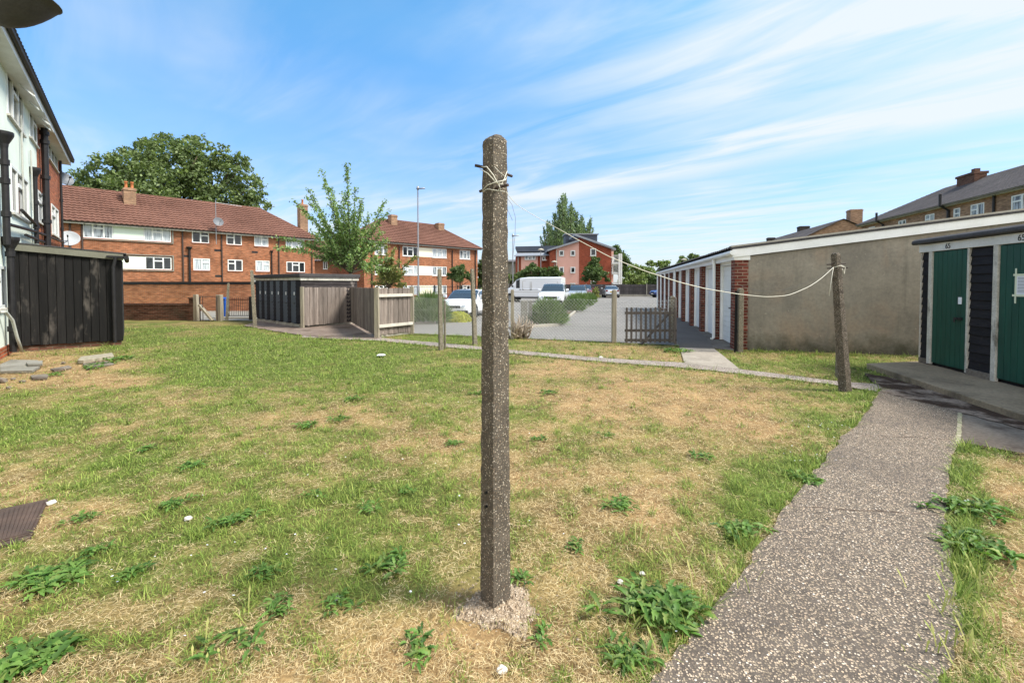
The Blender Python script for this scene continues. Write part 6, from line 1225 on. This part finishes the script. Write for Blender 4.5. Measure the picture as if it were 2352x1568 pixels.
# weeds
def weed(name, label, u, v, n, L, W, lobes=4, group=None, mat='weed', lift=.5, cat='weed', seed=0, flower=None):
    n = int(n * 3.6); L *= .82; W *= .5; r = random.Random(seed * 7 + int(u)); p = G(u, v); t = MB()
    hubs = [(r.gauss(0, L * .55), r.gauss(0, L * .45)) for _ in range(max(2, n // 9))]
    for k in range(n):
        hb = hubs[k % len(hubs)]
        a = r.uniform(0, 6.283); l = L * r.uniform(.35, .9); w = W * r.uniform(.7, 1.2); el = r.uniform(.15, 1.15) * lift * 1.2; d = V((math.cos(a), math.sin(a), 0)); s = V((-d.y, d.x, 0)); o = p + V((hb[0], hb[1], 0)) + d * r.uniform(0, .2) * L + s * r.uniform(-.2, .2) * L; m = 12; tw = r.uniform(-.4, .4); L_, R_, C_ = [], [], []
        for i in range(m + 1):
            f = i / m; c = o + d * l * f * math.cos(el * (1 - .4 * f)) + ZUP * (l * (math.sin(el) * f - .55 * f * f * math.sin(el) - .12 * f * f) + .012); ww = w * (math.sin(math.pi * min(1, f * .92 + .06)) ** .8) * (.4 + .75 * abs(math.sin(f * lobes * 3.14 + tw * 4))) * (.35 if f < .12 else 1); up = ZUP * ww * .25
            C_.append(c); L_.append(c + s * ww * .5 + up + ZUP * tw * ww * .4); R_.append(c - s * ww * .5 + up - ZUP * tw * ww * .4)
        b = len(t.v)
        for i in range(m + 1): t.v += [L_[i], C_[i], R_[i]]
        for i in range(m): q = b + i * 3; t.f += [(q, q + 1, q + 4, q + 3), (q + 1, q + 2, q + 5, q + 4)]
    o = t.build(name, M[mat], loc=p, recalc=False, smooth=True); return tag(o, label, cat, group)
weed('weed_clump', 'biggest leafy weed clump, at the path edge right of the nearest post', 1525, 1405, 60, .21, .055, 5, seed=1, lift=1.15); weed('weed_clump', 'leafy weed on dry grass between the nearest post and the path, upper one', 1428, 1160, 22, .13, .04, 4, seed=2, lift=.7)
weed('weed_clump', 'dark leafy weed in front of the nearest post, left of its footing', 968, 1490, 16, .10, .035, 4, seed=3, lift=.7); weed('weed_clump', 'bright small upright weed right of the crumbled footing', 1238, 1470, 9, .075, .035, 3, seed=4, lift=1.3); weed('weed_clump', 'dark weed touching the right foot of the nearest post', 1190, 1335, 14, .09, .03, 4, seed=5, lift=.9)
weed('weed_clump', 'leafy weed with white flowers at the right path edge, upper one', 2222, 1170, 34, .19, .06, 4, seed=6, lift=1.15); weed('weed_clump', 'leafy weed at the right path edge, lower one', 2235, 1255, 32, .18, .06, 4, seed=7, lift=1.1); weed('weed_clump', 'weed tuft at the left path edge halfway along the lawn', 1700, 1215, 24, .13, .045, 4, seed=8, lift=.8); weed('weed_clump', 'bright green low weed hugging the left path edge', 1850, 1100, 26, .12, .05, 3, seed=9, lift=.4)
weed('weed_clump', 'leafy weed patch at the lower left corner of the lawn', 70, 1520, 40, .12, .06, 2, seed=10, lift=.6); weed('weed_clump', 'long leafy weed patch below the inspection cover', 120, 1330, 48, .15, .045, 4, seed=11, lift=.5); weed('weed_clump', 'leafy weed at the bottom edge, left of the path mouth', 1440, 1520, 26, .12, .035, 5, seed=12, lift=.9)
weed('weed_clump', 'weed at the corner of the black timber store', 268, 826, 16, .3, .08, 4, seed=13, lift=.9); weed('weed_clump', 'weed sprouting at the foot of the picket gate post', 1552, 808, 20, .3, .08, 4, seed=14, lift=1.2)
for i, (u, v, s) in enumerate(((890, 1300, .12), (540, 1200, .12), (440, 1070, .12), (385, 1160, .11), (335, 1032, .11), (190, 1192, .09), (820, 918, .16), (705, 978, .14), (785, 965, .13), (1040, 1020, .1), (720, 1140, .09), (930, 1130, .09), (1320, 1260, .08), (1230, 1010, .1), (230, 1262, .1), (600, 1320, .1), (520, 1480, .12), (760, 1395, .09), (1100, 905, .14), (1250, 905, .14), (1390, 1000, .1), (1610, 1050, .12), (300, 1320, .09), (640, 1390, .09), (850, 1170, .09), (215, 845, .2), (235, 838, .2), (130, 862, .15))):
    weed('weed_tuft', 'small leafy weed tuft scattered in the patchy lawn', u, v, random.randint(10, 20), s, s * .32, 4, 'small weed tufts in the lawn', seed=20 + i, lift=.8)
# stones and litter
for u, v, s in ((1153, 1540, .022), (775, 1375, .018), (875, 818, .10), (118, 1156, .03), (1380, 822, .05), (432, 1192, .025), (1475, 1318, .015), (1425, 1337, .018)):
    bm = bmesh.new(); bmesh.ops.create_icosphere(bm, subdivisions=2, radius=s)
    for w in bm.verts: w.co = w.co * random.uniform(.75, 1.15); w.co.z *= .5 if s < .09 else .2
    me = bpy.data.meshes.new('pale_stone'); bm.to_mesh(me); bm.free(); me.materials.append(M['stone' if s < .09 else 'paper']); o = bpy.data.objects.new('pale_stone', me); COL.objects.link(o); o.location = G(u, v) + ZUP * s * .3; OFF[o.name] = o.location.copy()
    tag(o, 'small pale stone lying on the lawn' if s < .09 else 'scrap of white litter on the far green lawn', 'stone' if s < .09 else 'litter', 'pale stones on the lawn' if s < .09 else None)
# grass: individual blades as one mass
def grass():
    N = []
    def area(n, y0, y1, p):  # sample depth with density ~ y^-p
        u = rng.random(n); k = 2 - p; y = (y0 ** k + u * (y1 ** k - y0 ** k)) ** (1 / k); return y
    n = 640000; y = area(n, 1.35, 17.0, 1.62); x = (rng.random(n) - .5) * (2.7 * y + 2.2)
    e = []
    for P, cnt, sp in ((PATH_L, 14000, .08), (PATH_R, 14000, .09), (px((1168, 803), (1384, 822), (1563, 833), (1700, 848), (1990, 880)), 5000, .1), (px((700, 768), (874, 776), (1081, 794), (1168, 803)), 3000, .08), (px((690, 776), (866, 783), (1100, 804), (1384, 832), (1700, 859), (1900, 883)), 6000, .1), (px((1718, 808), (2105, 820)), 2500, .18), (px((950, 768), (1549, 790)), 3500, .1)):
        P = [V(p) for p in P]; seg = rng.integers(0, len(P) - 1, cnt); f = rng.random(cnt); A = np.array([tuple(p) for p in P]); q = A[seg] + (A[seg + 1] - A[seg]) * f[:, None]; e.append(np.c_[q[:, :2] + rng.normal(0, sp, (cnt, 2)), np.full(cnt, 1.7 if cnt == 14000 else 1.0)])
    tc_ = 1300; ty = area(tc_, 1.4, 12.0, 1.5); tx = (rng.random(tc_) - .5) * 2.6 * ty; kk = rng.random(tc_) < .25 + .75 * greenness(tx, ty); tx, ty = tx[kk], ty[kk]; m_ = 42
    tq = np.repeat(np.c_[tx, ty], m_, 0) + rng.normal(0, 1, (len(tx) * m_, 2)) * np.repeat(rng.uniform(.012, .045, len(tx)), m_)[:, None]; e.append(np.c_[tq, np.full(len(tq), .9)])
    e = np.concatenate(e); x = np.r_[x, e[:, 0]]; y = np.r_[y, e[:, 1]]; edge = np.r_[np.zeros(n), e[:, 2]]
    ok = (y > 1.2) & (y < 17.5)
    for P in GRASS_HOLES: 
        i_ = inpoly(x, y, P); ok &= ~i_
    ok &= ~inpoly(x, y, CARPARK_POLY) & ~inpoly(x, y, GARAGE_PATH)
    pl_ = [xy(G(u, v)) for u, v in ((60, 800), (300, 795), (600, 760), (600, 730), (200, 734), (60, 760))]
    # not inside the store, the flats, the garages, the sheds
    def behind(fr, a0, a1, b0, b1): q = np.c_[x - fr.o.x, y - fr.o.y]; a = q @ np.array([fr.d.x, fr.d.y]); b = q @ np.array([fr.n.x, fr.n.y]); return (a > a0) & (a < a1) & (b > b0) & (b < b1)
    ok &= ~behind(FL, -40, 60, -40, .1) & ~behind(FS, -1, LS + .05, -3.2, .02) & ~behind(Fe, -.3, 30, -40, .02) & ~behind(F5, -.2, 30, -30, .3) & ~inpoly(x, y, [xy(q) for q in (G(1990, 834, .1), q2, F5.P(L5 + 1, -2, .1), F5.P(-.3, -2.0, .1), G(2106, 829, .1))]) & ~behind(FM, -.1, LM + .1, -LNs, .05)
    mcx = [xy(p) for p in mc]; ok &= ~inpoly(x, y, mcx)
    d0 = np.hypot(x - pc.x, y - pc.y); ok &= (d0 > .14) & ((d0 > .26) | (rng.random(len(x)) < .25))
    x, y, edge = x[ok], y[ok], edge[ok]; n = len(x); gr = greenness(x, y); gr = np.where(edge > 0, np.maximum(gr, .66), gr)
    clump = vnoise(x, y, .10, 21); isg = rng.random(n) < np.clip(gr * 1.15 + (clump - .5) * 1.5, 0, 1) ** 1.2
    keep = isg | (rng.random(n) < .85); x, y, edge, gr, isg, clump = [q[keep] for q in (x, y, edge, gr, isg, clump)]; n = len(x)
    far = np.clip(y / 2.2, 1, 5) ** .62
    L = np.where(isg, rng.uniform(.014, .036, n) * (1 + .9 * np.clip(gr - .5, 0, .5)) * (1 + edge * rng.uniform(0, 1.2, n)), rng.uniform(.018, .05, n)) * np.where(isg, .45 + 1.5 * clump ** 2, 1) * far ** .5
    wd = np.where(isg, rng.uniform(.0018, .0036, n), rng.uniform(.0011, .0024, n)) * far
    el = np.where(isg, rng.normal(.72, .38, n), np.abs(rng.normal(.12, .22, n))); el = np.clip(el, .03, 1.5)
    az = rng.uniform(0, 6.283, n); d = np.c_[np.cos(az), np.sin(az)]; s = np.c_[-d[:, 1], d[:, 0]]; bend = rng.uniform(.1, .7, n)
    z0 = np.where(isg, -.004, rng.uniform(.0, .018, n)); P = []
    for f, wf in ((0, 1), (.55, .8), (1, 0)):
        e_ = el - bend * f * .8; r = L * f * np.cos(el - bend * f * .5); z = z0 + L * f * np.sin(np.clip(el - bend * f * .6, -.1, 1.5)); swirl = (rng.random(n) - .5) * .4 * L * f * (~isg)
        cx, cy = x + d[:, 0] * r + s[:, 0] * swirl, y + d[:, 1] * r + s[:, 1] * swirl; h = wd * wf * .5
        if wf: P += [np.c_[cx + s[:, 0] * h, cy + s[:, 1] * h, z], np.c_[cx - s[:, 0] * h, cy - s[:, 1] * h, z]]
        else: P.append(np.c_[cx, cy, z])
    co = np.stack(P, 1).reshape(-1, 3); i = np.arange(n)[:, None] * 5; f4 = i + np.array([[0, 1, 3, 2]]); f3 = i + np.array([[2, 3, 4]])
    c1, c2, c3, c4 = [np.array(lin(c)[:3]) for c in ('#687f32', '#8ca449', '#b0b664', '#4d682c')]; t = rng.random((n, 1)); u = rng.random((n, 1)); olive = np.array(lin('#5f6b33')[:3]); green = np.where(u < .45, c1 + (c2 - c1) * t, np.where(u < .78, c2 + (c3 - c2) * t, np.where(t < .5, c4 + (c1 - c4) * t, olive)))
    s1, s2, s3 = [np.array(lin(c)[:3]) for c in ('#c6ac7a', '#e8d5a8', '#93784e')]; straw = np.where(u < .55, s1 + (s2 - s1) * t, np.where(u < .85, s3 + (s1 - s3) * t, s2))
    col = np.where(isg[:, None], green, straw) * rng.uniform(.6, 1.2, (n, 1)); col = np.repeat(col, 5, 0)
    o = npmesh('grass', co, [f4, f3], M['grass'], loc=(0, 0, 0), tint=col); tag(o, kind='stuff'); print('blades', n)
grass()
# long seeding grass by the path and daisies
def tall():
    C, D, Ls = [], [], []
    for u, v, n, sp in ((1500, 1270, 22, .09), (1620, 1290, 18, .08), (1580, 1330, 10, .08), (1450, 1480, 14, .07), (500, 1480, 26, .08), (1660, 1330, 20, .06), (2230, 1420, 50, .08), (2240, 1330, 40, .07), (2210, 1520, 40, .08), (280, 1310, 8, .1)):
        p = G(u, v)
        for _ in range(n): C.append((p.x + random.gauss(0, sp), p.y + random.gauss(0, sp), 0)); Ls.append(random.uniform(.04, .12)); a = random.uniform(0, 6.28); k = random.uniform(.2, .7); D.append((math.cos(a) * k, math.sin(a) * k, 1))
    C = np.array(C); D = np.array(D); D /= np.linalg.norm(D, axis=1)[:, None]; Ls = np.array(Ls); n = len(C); s = np.cross(D, np.array([0, 0, 1.])); s /= np.linalg.norm(s, axis=1)[:, None]; P = []
    for f, w in ((0, .003), (.6, .0025), (.8, .005), (1.0, .0)):
        c = C + D * (Ls * f)[:, None] + np.c_[D[:, 0], D[:, 1], np.zeros(n)] * (Ls * f * f * .5)[:, None]; P += [c + s * w, c - s * w] if w else [c]
    co = np.stack(P, 1).reshape(-1, 3); i = np.arange(n)[:, None] * 7; f4 = np.concatenate([i + np.array([[0, 1, 3, 2]]), i + np.array([[2, 3, 5, 4]])]); f3 = i + np.array([[4, 5, 6]])
    a, b = np.array(lin('#8a9a4a')[:3]), np.array(lin('#b5b070')[:3]); col = np.repeat(a + (b - a) * rng.random((n, 1)), 7, 0); tag(npmesh('seeding_grass', co, [f4, f3], M['grass'], loc=(0, 0, 0), tint=col), kind='stuff')
tall()
mb = MB(); random.seed(4)
for u, v, n, sp in ((1880, 985, 26, .25), (1850, 1050, 26, .22), (1600, 1790, 2, .1), (600, 1110, 8, .5), (950, 1060, 8, .4), (1120, 1200, 5, .3), (1400, 900, 10, .8), (700, 1350, 7, .4), (1720, 870, 14, .5), (1000, 950, 10, .8), (350, 1330, 6, .3), (2215, 1165, 8, .07), (1300, 1050, 8, .5), (900, 870, 12, 1.2), (600, 1250, 8, .4)):
    p = G(u, min(v, 1500))
    for _ in range(n):
        q = p + V((random.gauss(0, sp), random.gauss(0, sp * .5), random.uniform(.02, .05))); x = V((1, 0, random.uniform(-.3, .3))).normalized(); y = V((0, 1, random.uniform(-.6, .1))).normalized(); r = random.uniform(.004, .007); mb.face([q + x * r * math.cos(a) + y * r * math.sin(a) for a in [k * math.pi / 4 for k in range(8)]])
tag(mb.build('daisies', M['paper'], recalc=False), kind='stuff')
# ------------------------------------------------------------------ sky, sun, camera
SUN_EL, SUN_AZ = 52.0, 98.0  # azimuth clockwise from +Y
w = bpy.data.worlds.new('World'); S.world = w; w.use_nodes = True; nt = w.node_tree; bg = nt.nodes['Background']
sky = nt.nodes.new('ShaderNodeTexSky'); sky.sky_type = 'NISHITA'; sky.sun_disc = False; sky.sun_elevation = math.radians(SUN_EL); sky.sun_rotation = math.radians(SUN_AZ); sky.air_density = 1.0; sky.dust_density = .6; sky.ozone_density = 1.6
tc = nt.nodes.new('ShaderNodeTexCoord'); sp = nt.nodes.new('ShaderNodeSeparateXYZ'); nt.links.new(tc.outputs['Generated'], sp.inputs[0])
zc = math_(nt, 'MAXIMUM', sp.outputs[2], .015); zz = math_(nt, 'ADD', zc, .02); pxn = math_(nt, 'DIVIDE', sp.outputs[0], zz); pyn = math_(nt, 'DIVIDE', sp.outputs[1], zz)
q = math_(nt, 'ADD', math_(nt, 'MULTIPLY', pxn, .69), math_(nt, 'MULTIPLY', pyn, .724)); s = math_(nt, 'SUBTRACT', math_(nt, 'MULTIPLY', pxn, .724), math_(nt, 'MULTIPLY', pyn, .69))
cb = nt.nodes.new('ShaderNodeCombineXYZ'); nt.links.new(math_(nt, 'MULTIPLY', s, .55), cb.inputs[0]); nt.links.new(math_(nt, 'MULTIPLY', q, 1.9), cb.inputs[1])
n1_ = nd(nt, 'ShaderNodeTexNoise', Scale=1.2, Detail=8, Roughness=.55, Distortion=.6); nt.links.new(cb.outputs[0], n1_.inputs['Vector'])
cb2 = nt.nodes.new('ShaderNodeCombineXYZ'); nt.links.new(pxn, cb2.inputs[0]); nt.links.new(pyn, cb2.inputs[1])
n2_ = nd(nt, 'ShaderNodeTexNoise', Scale=.55, Detail=4, Roughness=.5); nt.links.new(cb2.outputs[0], n2_.inputs['Vector'])
def gauss(x, c, w_): d = math_(nt, 'DIVIDE', math_(nt, 'SUBTRACT', x, c), w_); return math_(nt, 'POWER', 2.718, math_(nt, 'MULTIPLY', math_(nt, 'MULTIPLY', d, d), -1.0))
wq = math_(nt, 'ADD', q, math_(nt, 'MULTIPLY', math_(nt, 'SUBTRACT', n1_.outputs[0], .5), 1.0))
wisp = ramp(nt, n1_.outputs[0], [(.38, g(0)), (.72, g(1))])
def sstep(x, a, b): return ramp(nt, math_(nt, 'DIVIDE', math_(nt, 'SUBTRACT', x, a), b - a, True), [(0, g(0)), (1, g(1))])
band = math_(nt, 'MULTIPLY', gauss(wq, 3.42, .38), sstep(s, -4.4, -2.6)); band2 = math_(nt, 'MULTIPLY', gauss(wq, 2.25, .78), sstep(s, -1.5, .15))
fine = ramp(nt, n1_.outputs[0], [(.25, g(.25)), (.65, g(1))])
c1_ = math_(nt, 'MULTIPLY', math_(nt, 'ADD', math_(nt, 'MULTIPLY', band, 1.0), math_(nt, 'MULTIPLY', band2, 1.7)), fine)
c2_ = math_(nt, 'MULTIPLY', math_(nt, 'MULTIPLY', wisp, ramp(nt, n2_.outputs[0], [(.40, g(0)), (.60, g(1))])), .5)
low = math_(nt, 'MULTIPLY', ramp(nt, sp.outputs[2], [(.0, g(1)), (.10, g(.85)), (.24, g(.22)), (.44, g(0))]), math_(nt, 'ADD', math_(nt, 'MULTIPLY', wisp, .5), .38))
cov = math_(nt, 'ADD', math_(nt, 'ADD', c1_, c2_), low, True)
hs = nt.nodes.new('ShaderNodeHueSaturation'); hs.inputs['Saturation'].default_value = 1.1; hs.inputs['Value'].default_value = 1.0; nt.links.new(sky.outputs[0], hs.inputs['Color'])
SKYS = .059
tinted = mixc(nt, 1.0, hs.outputs[0], ramp(nt, sp.outputs[2], [(0, (.50, .545, .73, 1)), (.18, (.55, .68, .88, 1)), (.5, (.68, 1.03, 1.05, 1))]), 'MULTIPLY')
behind = math_(nt, 'MULTIPLY', sstep(math_(nt, 'MULTIPLY', sp.outputs[1], -1.0), .05, .45), sstep(n2_.outputs[0], .2, .5))  # unseen bright cloud added behind the camera to fill surfaces facing it
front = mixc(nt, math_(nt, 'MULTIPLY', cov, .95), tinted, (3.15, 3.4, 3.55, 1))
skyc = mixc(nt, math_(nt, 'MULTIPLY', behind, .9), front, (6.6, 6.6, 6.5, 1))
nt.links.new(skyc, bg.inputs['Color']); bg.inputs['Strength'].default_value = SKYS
sd = bpy.data.lights.new('sun', 'SUN'); sd.energy = 1.5; sd.angle = math.radians(14); sd.color = (1, .94, .84); so = bpy.data.objects.new('sun', sd); COL.objects.link(so)
el, az = math.radians(SUN_EL), math.radians(SUN_AZ); sdir = V((math.sin(az) * math.cos(el), math.cos(az) * math.cos(el), math.sin(el))); so.rotation_euler = sdir.to_track_quat('Z', 'Y').to_euler(); so.location = sdir * 60
cam = bpy.data.cameras.new('camera'); co_ = bpy.data.objects.new('camera', cam); COL.objects.link(co_); co_.location = (0, 0, CAMH); co_.rotation_euler = (math.pi / 2 - PIT, 0, 0)
cam.sensor_fit = 'HORIZONTAL'; cam.sensor_width = 36; cam.lens = 36 * FPX / 2352; cam.shift_y = -(784 - VC) / 2352; cam.clip_start = .05; cam.clip_end = 3000; S.camera = co_
vs = S.view_settings; vs.view_transform = 'Standard'; vs.look = 'None'; vs.exposure = 2.25; vs.gamma = 1.0; vs.use_curve_mapping = False
S.cycles.max_bounces = 6; S.cycles.use_denoising = True
